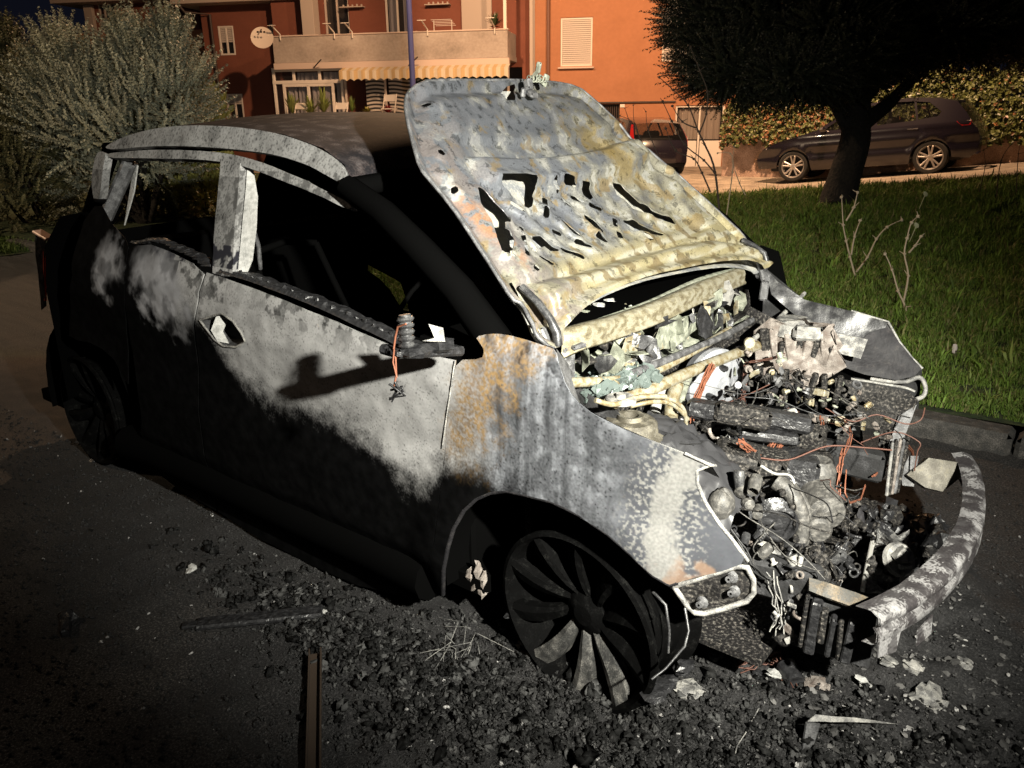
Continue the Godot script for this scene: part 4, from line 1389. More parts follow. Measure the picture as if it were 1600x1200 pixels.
# a flat plate cut to an outline of points that lie roughly in one plane
func plate(pts: PackedVector3Array, thick: float, b: MB = null, dent := 0.0) -> MB:
	if b == null:
		b = MB.new()
	var c := Vector3.ZERO
	for p in pts:
		c += p
	c /= pts.size()
	var n := Vector3.ZERO
	for k in pts.size():
		n += (pts[k] - c).cross(pts[(k + 1) % pts.size()] - c)
	n = n.normalized()
	var ex := (pts[0] - c).normalized()
	ex = (ex - n * ex.dot(n)).normalized()
	var ey := n.cross(ex)
	var poly := PackedVector2Array()
	var offs := []
	for p in pts:
		poly.append(Vector2((p - c).dot(ex), (p - c).dot(ey)))
		offs.append((p - c).dot(n))
	var surf := func(q: Vector2) -> Vector3:
		var s := 0.0
		var w := 0.0
		for k in poly.size():
			var ww := 1.0 / (0.0001 + q.distance_squared_to(poly[k]))
			s += offs[k] * ww
			w += ww
		return c + ex * q.x + ey * q.y + n * (s / w + dent * dents.get_noise_2d(q.x * 200.0, q.y * 200.0 + c.x * 100.0))
	b.sheet(poly, [], 0.05, surf, thick, func(q): return q)
	return b

func burnt_car() -> void:
	var car := thing("burnt_car", "burnt-out grey hatchback wreck with its bonnet standing open", "car")
	car_side(car)
	car_shell(car)
	bonnet(car)
	car_wheels(car)
	engine_bay(car)
	car_front(car)

func car_side(car: Node3D) -> void:
	var handle := PackedVector2Array([Vector2(-0.154, 0.856), Vector2(-0.116, 0.868), Vector2(-0.074, 0.882), Vector2(-0.026, 0.895), Vector2(0.033, 0.879), Vector2(0.077, 0.848), Vector2(0.09, 0.821), Vector2(0.03, 0.793), Vector2(-0.046, 0.782), Vector2(-0.091, 0.797), Vector2(-0.117, 0.825)])
	var door := PackedVector2Array([Vector2(-0.144, 1.011), Vector2(-0.039, 1.006), Vector2(0.239, 0.981), Vector2(0.515, 0.949), Vector2(0.723, 0.918), Vector2(0.819, 0.912), Vector2(0.909, 0.915), Vector2(0.976, 0.915), Vector2(0.969, 0.847), Vector2(0.939, 0.759), Vector2(0.911, 0.623), Vector2(0.9, 0.476), Vector2(0.871, 0.346), Vector2(0.751, 0.09), Vector2(0.442, 0.025), Vector2(0.175, 0.012), Vector2(-0.124, 0.017), Vector2(-0.369, 0.041), Vector2(-0.302, 0.295), Vector2(-0.273, 0.554), Vector2(-0.222, 0.754), Vector2(-0.158, 0.92)])
	var dr := side_panel("front_door", door, [handle], M.side, car)
	# the handle cup: a hollow behind the skin with the bare latch arm across it
	var cup := MB.new()
	var hc := side(Vector2(-0.022, 0.839))
	for k in handle.size():
		var a := side(handle[k])
		var b := side(handle[(k + 1) % handle.size()])
		var c2 := a.lerp(hc, 0.25) + Vector3(0, 0, -0.045)
		var d := b.lerp(hc, 0.25) + Vector3(0, 0, -0.045)
		cup.quad(a, b, d, c2)
		cup.tri(c2, d, hc + Vector3(0, 0, -0.06))
	obj("handle_cup", cup, M.soot, dr)
	var arm := plate(PackedVector3Array([side(Vector2(-0.067, 0.883)) + Vector3(0, 0, -0.004), side(Vector2(-0.038, 0.877)) + Vector3(0, 0, -0.03), side(Vector2(-0.064, 0.826)) + Vector3(0, 0, -0.02), side(Vector2(-0.035, 0.791)) + Vector3(0, 0, -0.012), side(Vector2(-0.077, 0.795)) + Vector3(0, 0, 0.0), side(Vector2(-0.091, 0.833)) + Vector3(0, 0, 0.004)]), 0.004)
	obj("latch_arm", arm, M.white_ash, dr)
	var rim := MB.new()
	var loop := PackedVector3Array()
	for k in handle.size() + 1:
		loop.append(side(handle[k % handle.size()]) + Vector3(0, 0, 0.002))
	rim.tube(loop, 0.004, 0.004, 5, false)
	obj("handle_rim", rim, M.ash, dr)
	# charred weather strip along the window sill
	var strip := MB.new()
	var spx := PackedVector2Array([Vector2(-0.082, 1.021), Vector2(0.063, 1.012), Vector2(0.233, 0.997), Vector2(0.391, 0.98), Vector2(0.538, 0.96), Vector2(0.673, 0.938), Vector2(0.759, 0.921), Vector2(0.83, 0.915)])
	for k in spx.size() - 1:
		var a := side(spx[k])
		var b := side(spx[k + 1])
		for s in 4:
			var p := a.lerp(b, (s + 0.5) / 4.0)
			strip.lump(p + Vector3(0, 0.007 + rng.randf_range(-0.003, 0.003), -0.022), Vector3(0.014, 0.009, 0.02) * rng.randf_range(0.5, 1.5), rng, 0.4, turn())
	var sl0 := PackedVector3Array()
	var sl1 := PackedVector3Array()
	var sl2 := PackedVector3Array()
	for k in spx.size() - 1:
		for q in 6:
			var p := side(spx[k].lerp(spx[k + 1], q / 6.0))
			sl0.append(p + Vector3(0, -0.003, -0.004))
			sl1.append(p + Vector3(0, 0.009 + rng.randf_range(-0.002, 0.002), -0.014))
			sl2.append(p + Vector3(0, 0.006 + rng.randf_range(-0.004, 0.004), -0.06))
	strip.grid([sl0, sl1, sl2])
	obj("window_strip", strip, M.char, dr)
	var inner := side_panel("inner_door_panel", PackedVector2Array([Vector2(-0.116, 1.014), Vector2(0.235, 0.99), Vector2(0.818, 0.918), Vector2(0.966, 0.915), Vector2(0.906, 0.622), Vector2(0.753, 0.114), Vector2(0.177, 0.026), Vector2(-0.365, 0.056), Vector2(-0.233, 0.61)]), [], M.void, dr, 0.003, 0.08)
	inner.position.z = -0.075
	var seam := MB.new()
	var sl := PackedVector3Array()
	for q in PackedVector2Array([Vector2(0.976, 0.914), Vector2(0.969, 0.847), Vector2(0.939, 0.759), Vector2(0.91, 0.659)]):
		sl.append(side(q) + Vector3(0, 0, 0.002))
	seam.tube(sl, 0.0022, 0.0022, 5)
	obj("door_edge", seam, M.ash, dr)
	# what is left of the mirror on its arm
	var mr := part("mirror_remains", car)
	var mb := MB.new()
	var m0: Vector3 = Vector3(0.846, 0.922, 0.9)
	mb.bar(Vector3(1.037, 1.014, 1.14), Vector3(1.049, 0.975, 0.94), 0.07, 0.022, 0.006)
	mb.lump(Vector3(1.061, 1.012, 1.1), Vector3(0.10, 0.03, 0.08), rng, 0.3)
	mb.lump(Vector3(1.071, 1.005, 1.02), Vector3(0.09, 0.035, 0.07), rng, 0.35)
	obj("mirror_base", mb, M.char, mr)
	var cl := MB.new()
	var c0: Vector3 = Vector3(1.075, 1.026, 1.12)
	for k in 5:
		var q := c0 + Vector3(0.0, 0.014 * k, 0)
		cl.lathe(PackedVector2Array([Vector2(0.0, 0.0), Vector2(0.016, 0.0), Vector2(0.019, 0.004), Vector2(0.016, 0.009), Vector2(0.013, 0.0095), Vector2(0.013, 0.014), Vector2(0.0, 0.014)]), Transform3D(Basis(Vector3.BACK, 0.15), q), 14)
	obj("mirror_motor", cl, M.steel_dark, mr)
	var fl := plate(PackedVector3Array([Vector3(1.076, 1.065, 1.06), Vector3(1.096, 1.052, 1.03), Vector3(1.089, 1.018, 1.02), Vector3(1.081, 1.031, 1.08), Vector3(1.087, 1.032, 1.05), Vector3(1.087, 1.058, 1.06)]), 0.003)
	obj("mirror_bracket", fl, M.ash, mr)
	var wr := MB.new()
	wr.tube(PackedVector3Array([Vector3(1.096, 1.083, 1.14), Vector3(1.072, 1.074, 1.14), Vector3(1.063, 1.052, 1.14), Vector3(1.055, 1.023, 1.14), Vector3(1.059, 1.003, 1.14), Vector3(1.058, 0.967, 1.14), Vector3(1.05, 0.939, 1.14)]), 0.0024, 0.0024, 5)
	wr.tube(PackedVector3Array([Vector3(1.067, 1.027, 1.15), Vector3(1.061, 0.997, 1.15), Vector3(1.07, 0.965, 1.15)]), 0.002, 0.002, 5)
	obj("hanging_wire", wr, M.copper, mr)
	var kn := MB.new()
	for k in 6:
		var q: Vector3 = Vector3(1.056, 0.94, 1.14)
		kn.tube(PackedVector3Array([q + Vector3(rng.randf_range(-0.02, 0.02), rng.randf_range(-0.015, 0.01), rng.randf_range(-0.01, 0.01)), q + Vector3(rng.randf_range(-0.01, 0.03), rng.randf_range(-0.03, 0.0), 0.0), q + Vector3(rng.randf_range(-0.03, 0.04), rng.randf_range(-0.04, -0.01), 0)]), 0.003, 0.002, 5)
	obj("melted_plug", kn, M.char, mr)
	# rear door, quarter and sill
	var rear := side_panel("rear_door", PackedVector2Array([Vector2(-0.157, 1.005), Vector2(-0.238, 1.032), Vector2(-0.402, 1.057), Vector2(-0.523, 1.068), Vector2(-0.621, 1.056), Vector2(-0.661, 1.044), Vector2(-0.655, 0.973), Vector2(-0.655, 0.857), Vector2(-0.711, 0.671), Vector2(-0.716, 0.515), Vector2(-0.738, 0.347), Vector2(-0.873, 0.098), Vector2(-0.64, 0.057), Vector2(-0.386, 0.041), Vector2(-0.313, 0.292), Vector2(-0.281, 0.553), Vector2(-0.234, 0.752), Vector2(-0.169, 0.918)]), [], M.side, car)
	var rstrip := MB.new()
	var rs := PackedVector2Array([Vector2(-0.678, 1.06), Vector2(-0.531, 1.085), Vector2(-0.374, 1.067), Vector2(-0.246, 1.05), Vector2(-0.167, 1.028)])
	for k in rs.size() - 1:
		for s in 4:
			rstrip.lump(side(rs[k].lerp(rs[k + 1], (s + 0.5) / 4.0)) + Vector3(0, -0.004, -0.03), Vector3(0.09, 0.016, 0.05), rng, 0.25)
	obj("window_strip", rstrip, M.char, rear)
	var hp := plate(PackedVector3Array([Vector3(-0.958, 0.818, 0.8), Vector3(-0.859, 0.836, 0.8), Vector3(-0.852, 0.826, 0.8), Vector3(-0.659, 0.851, 0.8), Vector3(-0.653, 0.839, 0.8), Vector3(-0.967, 0.793, 0.8)]), 0.004)
	obj("hanging_trim", hp, M.tan, rear)
	side_panel("rear_quarter", PackedVector2Array([Vector2(-0.672, 1.047), Vector2(-0.715, 1.078), Vector2(-0.834, 1.122), Vector2(-0.941, 1.176), Vector2(-0.992, 1.173), Vector2(-1.047, 1.115), Vector2(-1.068, 1.029), Vector2(-1.071, 0.907), Vector2(-1.146, 0.766), Vector2(-1.198, 0.637), Vector2(-1.123, 0.629), Vector2(-1.039, 0.633), Vector2(-0.952, 0.618), Vector2(-0.874, 0.586), Vector2(-0.822, 0.521), Vector2(-0.788, 0.501), Vector2(-0.743, 0.665), Vector2(-0.66, 0.856), Vector2(-0.659, 0.973)]), [], M.side, car)
	var sill := MB.new()
	var sp := PackedVector3Array()
	for k in 9:
		var x := lerpf(0.80, -0.95, k / 8.0)
		sp.append(Vector3(x, 0.20, side_z(x, 0.2) - 0.02))
	sill.tube(sp, 0.075, 0.075, 10)
	obj("sill", sill, M.void, car)
	# wing
	var wing := rounded(PackedVector2Array([Vector2(0.978, 0.916), Vector2(1.06, 0.932), Vector2(1.068, 0.954), Vector2(1.049, 0.969), Vector2(1.031, 0.981), Vector2(1.071, 0.994), Vector2(1.118, 0.999), Vector2(1.176, 0.996), Vector2(1.232, 0.992), Vector2(1.265, 0.988), Vector2(1.283, 0.958), Vector2(1.309, 0.909), Vector2(1.355, 0.873), Vector2(1.438, 0.854), Vector2(1.528, 0.835), Vector2(1.595, 0.82), Vector2(1.646, 0.803), Vector2(1.619, 0.785), Vector2(1.619, 0.754), Vector2(1.635, 0.71), Vector2(1.664, 0.664), Vector2(1.699, 0.621), Vector2(1.727, 0.584), Vector2(1.682, 0.554), Vector2(1.637, 0.534), Vector2(1.594, 0.511), Vector2(1.58, 0.502), Vector2(1.541, 0.515), Vector2(1.489, 0.551), Vector2(1.428, 0.583), Vector2(1.352, 0.607), Vector2(1.27, 0.616), Vector2(1.194, 0.612), Vector2(1.135, 0.606), Vector2(1.084, 0.587), Vector2(1.035, 0.555), Vector2(0.99, 0.508), Vector2(0.948, 0.44), Vector2(0.921, 0.37), Vector2(0.898, 0.292), Vector2(0.841, 0.159), Vector2(0.763, 0.1), Vector2(0.874, 0.347), Vector2(0.903, 0.477), Vector2(0.913, 0.624), Vector2(0.941, 0.76), Vector2(0.971, 0.848)]), 1)
	var wg := side_panel("front_wing", wing, [], M.side, car, 0.004, 0.022)
	var lip := MB.new()
	var lp := PackedVector3Array()
	for q in PackedVector2Array([Vector2(1.594, 0.511), Vector2(1.58, 0.502), Vector2(1.541, 0.515), Vector2(1.489, 0.551), Vector2(1.428, 0.583), Vector2(1.352, 0.607), Vector2(1.27, 0.616), Vector2(1.194, 0.612), Vector2(1.135, 0.606), Vector2(1.084, 0.587), Vector2(1.035, 0.555), Vector2(0.99, 0.508), Vector2(0.948, 0.44), Vector2(0.921, 0.37), Vector2(0.898, 0.292), Vector2(0.841, 0.159)]):
		lp.append(side(q) + Vector3(0, 0, -0.006))
	lip.tube(lp, 0.007, 0.007, 6)
	obj("arch_lip", lip, M.soot_gloss, wg)
	var edge := MB.new()
	var ep := PackedVector3Array()
	for q in PackedVector2Array([Vector2(1.646, 0.803), Vector2(1.619, 0.785), Vector2(1.619, 0.754), Vector2(1.635, 0.71), Vector2(1.664, 0.664), Vector2(1.699, 0.621), Vector2(1.727, 0.584)]):
		ep.append(side(q) + Vector3(0, 0, -0.003))
	edge.tube(ep, 0.0045, 0.0045, 6)
	edge.tube(PackedVector3Array([side(Vector2(1.595, 0.82)), side(Vector2(1.646, 0.803)), Vector3(1.644, 0.788, 0.8)]), 0.004, 0.003, 6)
	obj("front_edge", edge, M.ash, wg)
	# inner flange under the bonnet gap
	var fg := MB.new()
	var ra := PackedVector3Array()
	var rb := PackedVector3Array()
	for q in PackedVector2Array([Vector2(1.232, 0.992), Vector2(1.265, 0.988), Vector2(1.283, 0.958), Vector2(1.309, 0.909), Vector2(1.355, 0.873), Vector2(1.438, 0.854), Vector2(1.528, 0.835), Vector2(1.595, 0.82), Vector2(1.646, 0.803)]):
		var p := side(q)
		ra.append(p + Vector3(0, 0.001, -0.003))
		rb.append(p + Vector3(0.0, -0.05, -0.055))
	fg.grid([ra, rb])
	obj("inner_flange", fg, M.steel, wg)
	# wheel-arch liners
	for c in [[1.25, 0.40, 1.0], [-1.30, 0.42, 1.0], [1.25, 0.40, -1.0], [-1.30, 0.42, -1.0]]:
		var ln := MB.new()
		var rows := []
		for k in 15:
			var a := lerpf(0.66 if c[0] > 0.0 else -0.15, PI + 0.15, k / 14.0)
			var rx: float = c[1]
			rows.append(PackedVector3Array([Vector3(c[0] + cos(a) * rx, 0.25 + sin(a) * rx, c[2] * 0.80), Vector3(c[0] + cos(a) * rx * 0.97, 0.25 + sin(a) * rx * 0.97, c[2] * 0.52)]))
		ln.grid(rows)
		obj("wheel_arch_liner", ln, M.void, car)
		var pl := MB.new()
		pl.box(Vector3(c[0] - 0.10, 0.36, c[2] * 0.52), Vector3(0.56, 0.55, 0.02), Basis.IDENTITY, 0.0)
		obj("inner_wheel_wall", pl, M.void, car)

func car_shell(car: Node3D) -> void:
	# cant rail, door frames, pillars on the near side
	side_panel("cant_rail", rounded(PackedVector2Array([Vector2(-1.038, 1.388), Vector2(-0.949, 1.415), Vector2(-0.839, 1.441), Vector2(-0.641, 1.464), Vector2(-0.433, 1.472), Vector2(-0.161, 1.465), Vector2(0.087, 1.444), Vector2(0.287, 1.404), Vector2(0.4, 1.362), Vector2(0.453, 1.315), Vector2(0.451, 1.3), Vector2(0.376, 1.321), Vector2(0.246, 1.357), Vector2(0.078, 1.383), Vector2(-0.132, 1.395), Vector2(-0.402, 1.402), Vector2(-0.701, 1.399), Vector2(-0.933, 1.383)])), [], M.side, car, 0.02)
	var fr := side_panel("door_frame", rounded(PackedVector2Array([Vector2(-1.027, 1.367), Vector2(-0.833, 1.379), Vector2(-0.686, 1.386), Vector2(-0.395, 1.388), Vector2(-0.143, 1.379), Vector2(0.095, 1.342), Vector2(0.331, 1.289), Vector2(0.47, 1.254), Vector2(0.463, 1.236), Vector2(0.339, 1.268), Vector2(0.142, 1.304), Vector2(-0.066, 1.34), Vector2(-0.104, 1.344), Vector2(-0.217, 1.354), Vector2(-0.382, 1.359), Vector2(-0.636, 1.356), Vector2(-0.821, 1.354), Vector2(-0.993, 1.351)])), [], M.side, car, 0.03)
	fr.position.z = -0.012
	var bp := side_panel("centre_pillar", PackedVector2Array([Vector2(-0.222, 1.364), Vector2(-0.107, 1.352), Vector2(-0.084, 1.264), Vector2(-0.057, 1.148), Vector2(-0.007, 1.013), Vector2(-0.058, 1.007), Vector2(-0.122, 1.011), Vector2(-0.163, 1.141), Vector2(-0.196, 1.26)]), [], M.side, car, 0.03)
	bp.position.z = -0.008
	var pil := MB.new()
	var iz := 0.03
	var q0 := PackedVector3Array()
	for q in PackedVector2Array([Vector2(-0.097, 1.347), Vector2(-0.074, 1.265), Vector2(-0.055, 1.178), Vector2(-0.029, 1.073), Vector2(-0.01, 1.012)]):
		q0.append(side(q) + Vector3(0.0, 0, -0.03))
	var q1 := PackedVector3Array()
	for q in PackedVector2Array([Vector2(-0.091, 1.339), Vector2(-0.028, 1.247), Vector2(0.004, 1.153), Vector2(0.02, 1.058), Vector2(0.01, 1.014)]):
		q1.append(side(q) + Vector3(0.0, 0, -0.05))
	pil.grid([q0, q1])
	obj("pillar_inner", pil, M.white_ash, car)
	var belt := MB.new()
	belt.tube(PackedVector3Array([Vector3(-0.208, 1.228, 0.6), Vector3(-0.203, 1.14, 0.6), Vector3(-0.209, 1.059, 0.58), Vector3(-0.257, 0.969, 0.55)]), 0.008, 0.008, 5)
	obj("seat_belt", belt, M.steel, car)
	side_panel("quarter_pillar", rounded(PackedVector2Array([Vector2(-1.082, 1.371), Vector2(-1.022, 1.377), Vector2(-0.996, 1.356), Vector2(-0.992, 1.296), Vector2(-0.965, 1.203), Vector2(-0.997, 1.182), Vector2(-1.044, 1.223), Vector2(-1.081, 1.306)])), [], M.side, car, 0.03)
	var qp := MB.new()
	qp.bar(Vector3(-0.936, 1.342, 0.62), Vector3(-1.033, 1.109, 0.72), 0.05, 0.05, 0.012)
	obj("quarter_divider", qp, M.steel, car)
	var sv := plate(PackedVector3Array([Vector3(-0.943, 1.328, 0.6), Vector3(-0.919, 1.326, 0.6), Vector3(-0.985, 1.215, 0.6), Vector3(-1.11, 1.073, 0.6), Vector3(-1.035, 1.187, 0.6)]), 0.006)
	obj("quarter_trim", sv, M.white_ash, car)
	# roof: from rail to rail with a crown
	var rows := []
	var top := PackedVector2Array([Vector2(-1.038, 1.388), Vector2(-0.84, 1.444), Vector2(-0.642, 1.466), Vector2(-0.434, 1.474), Vector2(-0.162, 1.467), Vector2(0.086, 1.445), Vector2(0.286, 1.406), Vector2(0.4, 1.364), Vector2(0.45, 1.317)])
	for q in top:
		var e := side(q)
		var r := PackedVector3Array()
		for k in 13:
			var t := k / 12.0
			var z := lerpf(e.z - 0.01, -e.z + 0.01, t)
			r.append(Vector3(e.x, e.y - 0.004 + 0.045 * sin(t * PI) + 0.004 * dents.get_noise_2d(e.x * 60, z * 60), z))
		rows.append(r)
	var rm := MB.new()
	rm.grid(rows)
	obj("roof", rm, M.roof, car)
	var hd := MB.new()
	var he := side(Vector2(0.45, 1.317))
	var hp := PackedVector3Array()
	for k in 9:
		var t := k / 8.0
		hp.append(Vector3(he.x + 0.05 * sin(t * PI), he.y + 0.035 * sin(t * PI) - 0.02, lerpf(he.z, -he.z, t)))
	hd.tube(hp, 0.03, 0.03, 8)
	obj("roof_header", hd, M.void, car)
	# windscreen pillars, both sides
	for s in [1.0, -1.0]:
		var a := side(Vector2(0.45, 1.301))
		var b := Vector3(1.06, 0.955, 0.80)
		a.z *= s
		b.z *= s
		var ap := MB.new()
		var mid := a.lerp(b, 0.5) + Vector3(0.03, 0.035, 0.02 * s)
		ap.tube(PackedVector3Array([a, a.lerp(mid, 0.5) + Vector3(0.008, 0.01, 0), mid, mid.lerp(b, 0.5) + Vector3(0.008, 0.01, 0), b]), 0.035, 0.045, 8)
		obj("windscreen_pillar", ap, M.void, car)
	# far side: door skins, rail and pillars, all sooty
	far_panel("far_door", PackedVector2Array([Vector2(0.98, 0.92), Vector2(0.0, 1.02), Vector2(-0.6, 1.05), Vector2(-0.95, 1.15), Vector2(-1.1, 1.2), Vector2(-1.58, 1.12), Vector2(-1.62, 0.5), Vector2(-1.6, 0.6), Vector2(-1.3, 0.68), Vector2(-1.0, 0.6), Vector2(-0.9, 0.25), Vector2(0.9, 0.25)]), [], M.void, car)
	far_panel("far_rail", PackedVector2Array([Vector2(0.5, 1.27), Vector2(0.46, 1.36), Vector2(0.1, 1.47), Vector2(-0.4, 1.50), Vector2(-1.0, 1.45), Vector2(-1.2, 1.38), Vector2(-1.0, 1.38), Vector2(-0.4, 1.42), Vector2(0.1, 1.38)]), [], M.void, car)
	far_panel("far_window_blackout", PackedVector2Array([Vector2(1.14, 0.88), Vector2(0.54, 1.36), Vector2(0.1, 1.47), Vector2(-0.4, 1.50), Vector2(-0.86, 1.47), Vector2(-1.15, 1.42), Vector2(-1.5, 1.15), Vector2(-1.5, 0.95), Vector2(-0.80, 1.06), Vector2(-0.06, 1.02)]), [], M.void, car)  # near-black sheet added so the far openings stay dark
	obj("rear_window_blackout", plate(PackedVector3Array([Vector3(-1.64, 0.82, -0.22), Vector3(-1.12, 1.46, -0.22), Vector3(-1.12, 1.46, -0.74), Vector3(-1.62, 0.82, -0.92)]), 0.005), M.void, car)  # dark sheet added to close off part of the rear opening
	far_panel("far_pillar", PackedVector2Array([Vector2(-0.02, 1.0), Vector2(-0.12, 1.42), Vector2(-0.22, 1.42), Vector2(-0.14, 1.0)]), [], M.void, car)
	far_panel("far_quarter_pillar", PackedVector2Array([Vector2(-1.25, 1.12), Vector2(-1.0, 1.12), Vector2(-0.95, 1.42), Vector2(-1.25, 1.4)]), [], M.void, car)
	far_panel("far_wing", PackedVector2Array([Vector2(0.98, 0.93), Vector2(1.08, 0.99), Vector2(1.15, 0.97), Vector2(1.2, 0.8), Vector2(1.25, 0.68), Vector2(1.0, 0.62), Vector2(0.9, 0.25), Vector2(0.86, 0.25)]), [], M.void, car)
	# rear end
	var tg := MB.new()
	var tr := []
	for y in [0.25, 0.5, 0.75, 1.0, 1.15, 1.3, 1.42]:
		var r := PackedVector3Array()
		for k in 9:
			var t := k / 8.0
			var z := lerpf(0.44, -0.44, t)
			var x: float = -1.64 - 0.08 * sin(t * PI) + (0.0 if y < 0.95 else (y - 0.95) * 1.55)
			r.append(Vector3(x, y, z * (1.0 if y < 1.0 else 1.0 - (y - 1.0) * 0.25)))
		tr.append(r)
	tg.grid([tr[0], tr[1], tr[2], tr[3]])
	obj("tailgate", tg, M.void, car)
	var tl := MB.new()
	for s in [1.0, -1.0]:
		tl.bar(Vector3(-1.55, 1.0, 0.58 * s), Vector3(-1.12, 1.38, 0.60 * s), 0.06, 0.05, 0.01)
	tl.bar(Vector3(-1.12, 1.38, 0.62), Vector3(-1.12, 1.38, -0.62), 0.1, 0.05, 0.01)
	obj("tailgate_frame", tl, M.void, car)
	var rq := MB.new()
	var rqr := []
	for q in [[-1.40, 0.845], [-1.46, 0.74], [-1.54, 0.60], [-1.64, 0.45]]:
		var rr := PackedVector3Array()
		for y in [0.3, 0.55, 0.8, 1.0, 1.12]:
			rr.append(Vector3(q[0] + maxf(0.0, y - 0.95) * 0.9, y, q[1] - maxf(0.0, y - 0.95) * 0.3))
		rqr.append(rr)
	rq.grid(rqr)
	obj("rear_corner", rq, M.void, car)
	# the torn lamp and bumper corner that sticks out at the back
	var tc := part("rear_lamp_remains", car)
	var l1 := plate(PackedVector3Array([Vector3(-1.769, 1.013, 0.69), Vector3(-1.719, 0.998, 0.68), Vector3(-1.721, 0.98, 0.677), Vector3(-1.795, 0.83, 0.68), Vector3(-1.859, 0.642, 0.68), Vector3(-1.895, 0.62, 0.69), Vector3(-1.836, 0.767, 0.698), Vector3(-1.813, 0.891, 0.698)]), 0.006)
	obj("lamp_edge", l1, M.char, tc)
	var l2 := plate(PackedVector3Array([Vector3(-1.675, 0.949, 0.68), Vector3(-1.625, 0.981, 0.673), Vector3(-1.578, 0.966, 0.66), Vector3(-1.61, 0.92, 0.66), Vector3(-1.588, 0.877, 0.655), Vector3(-1.616, 0.809, 0.658), Vector3(-1.691, 0.747, 0.665), Vector3(-1.755, 0.666, 0.67), Vector3(-1.807, 0.649, 0.68), Vector3(-1.737, 0.774, 0.675)]), 0.006)
	obj("lamp_shell", l2, M.lamplit_paint, tc)
	var l3 := MB.new()
	l3.bar(Vector3(-1.754, 0.936, 0.68), Vector3(-1.854, 0.668, 0.683), 0.012, 0.012, 0.003)
	obj("lamp_strip", l3, M.lamp_shine, tc)
	var l4 := MB.new()
	l4.bar(Vector3(-1.763, 1.011, 0.693), Vector3(-1.654, 0.98, 0.683), 0.05, 0.014, 0.004)
	obj("bumper_edge", l4, M.lamplit_paint, tc)
	var l5 := plate(PackedVector3Array([Vector3(-1.704, 0.653, 0.665), Vector3(-1.638, 0.661, 0.658), Vector3(-1.672, 0.632, 0.66)]), 0.005)
	obj("bumper_scrap", l5, M.lamplit_paint, tc)
	# cabin floor, dash and seat frames in the dark
	var fl := MB.new()
	fl.box(Vector3(-0.5, 0.19, 0), Vector3(2.9, 0.06, 1.5))
	obj("cabin_floor", fl, M.void, car)
	var rb2 := MB.new()
	rb2.box(Vector3(-1.05, 0.75, 0), Vector3(0.12, 0.55, 1.3), Basis(Vector3.BACK, -0.2), 0.03)
	obj("rear_seat_frame", rb2, M.void, car)
	for z in [0.38, -0.38]:
		var st := MB.new()
		for s in [-0.2, 0.2]:
			st.tube(PackedVector3Array([Vector3(0.35, 0.42, z + s), Vector3(-0.1, 0.40, z + s), Vector3(-0.22, 0.75, z + s * 0.95), Vector3(-0.32, 1.02, z + s * 0.7)]), 0.014, 0.014, 6)
		st.tube(PackedVector3Array([Vector3(-0.32, 1.02, z - 0.14), Vector3(-0.335, 1.04, z), Vector3(-0.32, 1.02, z + 0.14)]), 0.014, 0.014, 6)
		for k in 6:
			st.tube(PackedVector3Array([Vector3(0.28 - k * 0.08, 0.42, z - 0.2), Vector3(0.27 - k * 0.08, 0.40, z), Vector3(0.28 - k * 0.08, 0.42, z + 0.2)]), 0.004, 0.004, 4)
		obj("seat_frame", st, M.void, car)
	var dash := MB.new()
	dash.tube(PackedVector3Array([Vector3(0.72, 0.80, 0.74), Vector3(0.74, 0.82, 0), Vector3(0.72, 0.80, -0.74)]), 0.03, 0.03, 8)
	dash.box(Vector3(0.85, 0.5, 0), Vector3(0.05, 0.7, 1.4), Basis.IDENTITY, 0.01)
	obj("dash_beam", dash, M.void, car)
	var sq := MB.new()
	sq.box(Vector3(0.90, 0.90, -0.02), Vector3(0.36, 0.02, 1.5), Basis.IDENTITY, 0.004)
	obj("scuttle_panel", sq, M.void, car)
	var sc := MB.new()
	sc.tube(PackedVector3Array([Vector3(0.75, 0.72, 0.36), Vector3(0.45, 0.86, 0.36)]), 0.02, 0.02, 7)
	var ring := PackedVector3Array()
	for k in 21:
		var a := TAU * k / 20.0
		ring.append(Vector3(0.43, 0.87, 0.36) + Vector3(0.42, 0.9, 0).normalized() * cos(a) * 0.18 + Vector3(0, 0, 1) * sin(a) * 0.18)
	sc.tube(ring, 0.008, 0.008, 5)
	obj("steering_frame", sc, M.void, car)

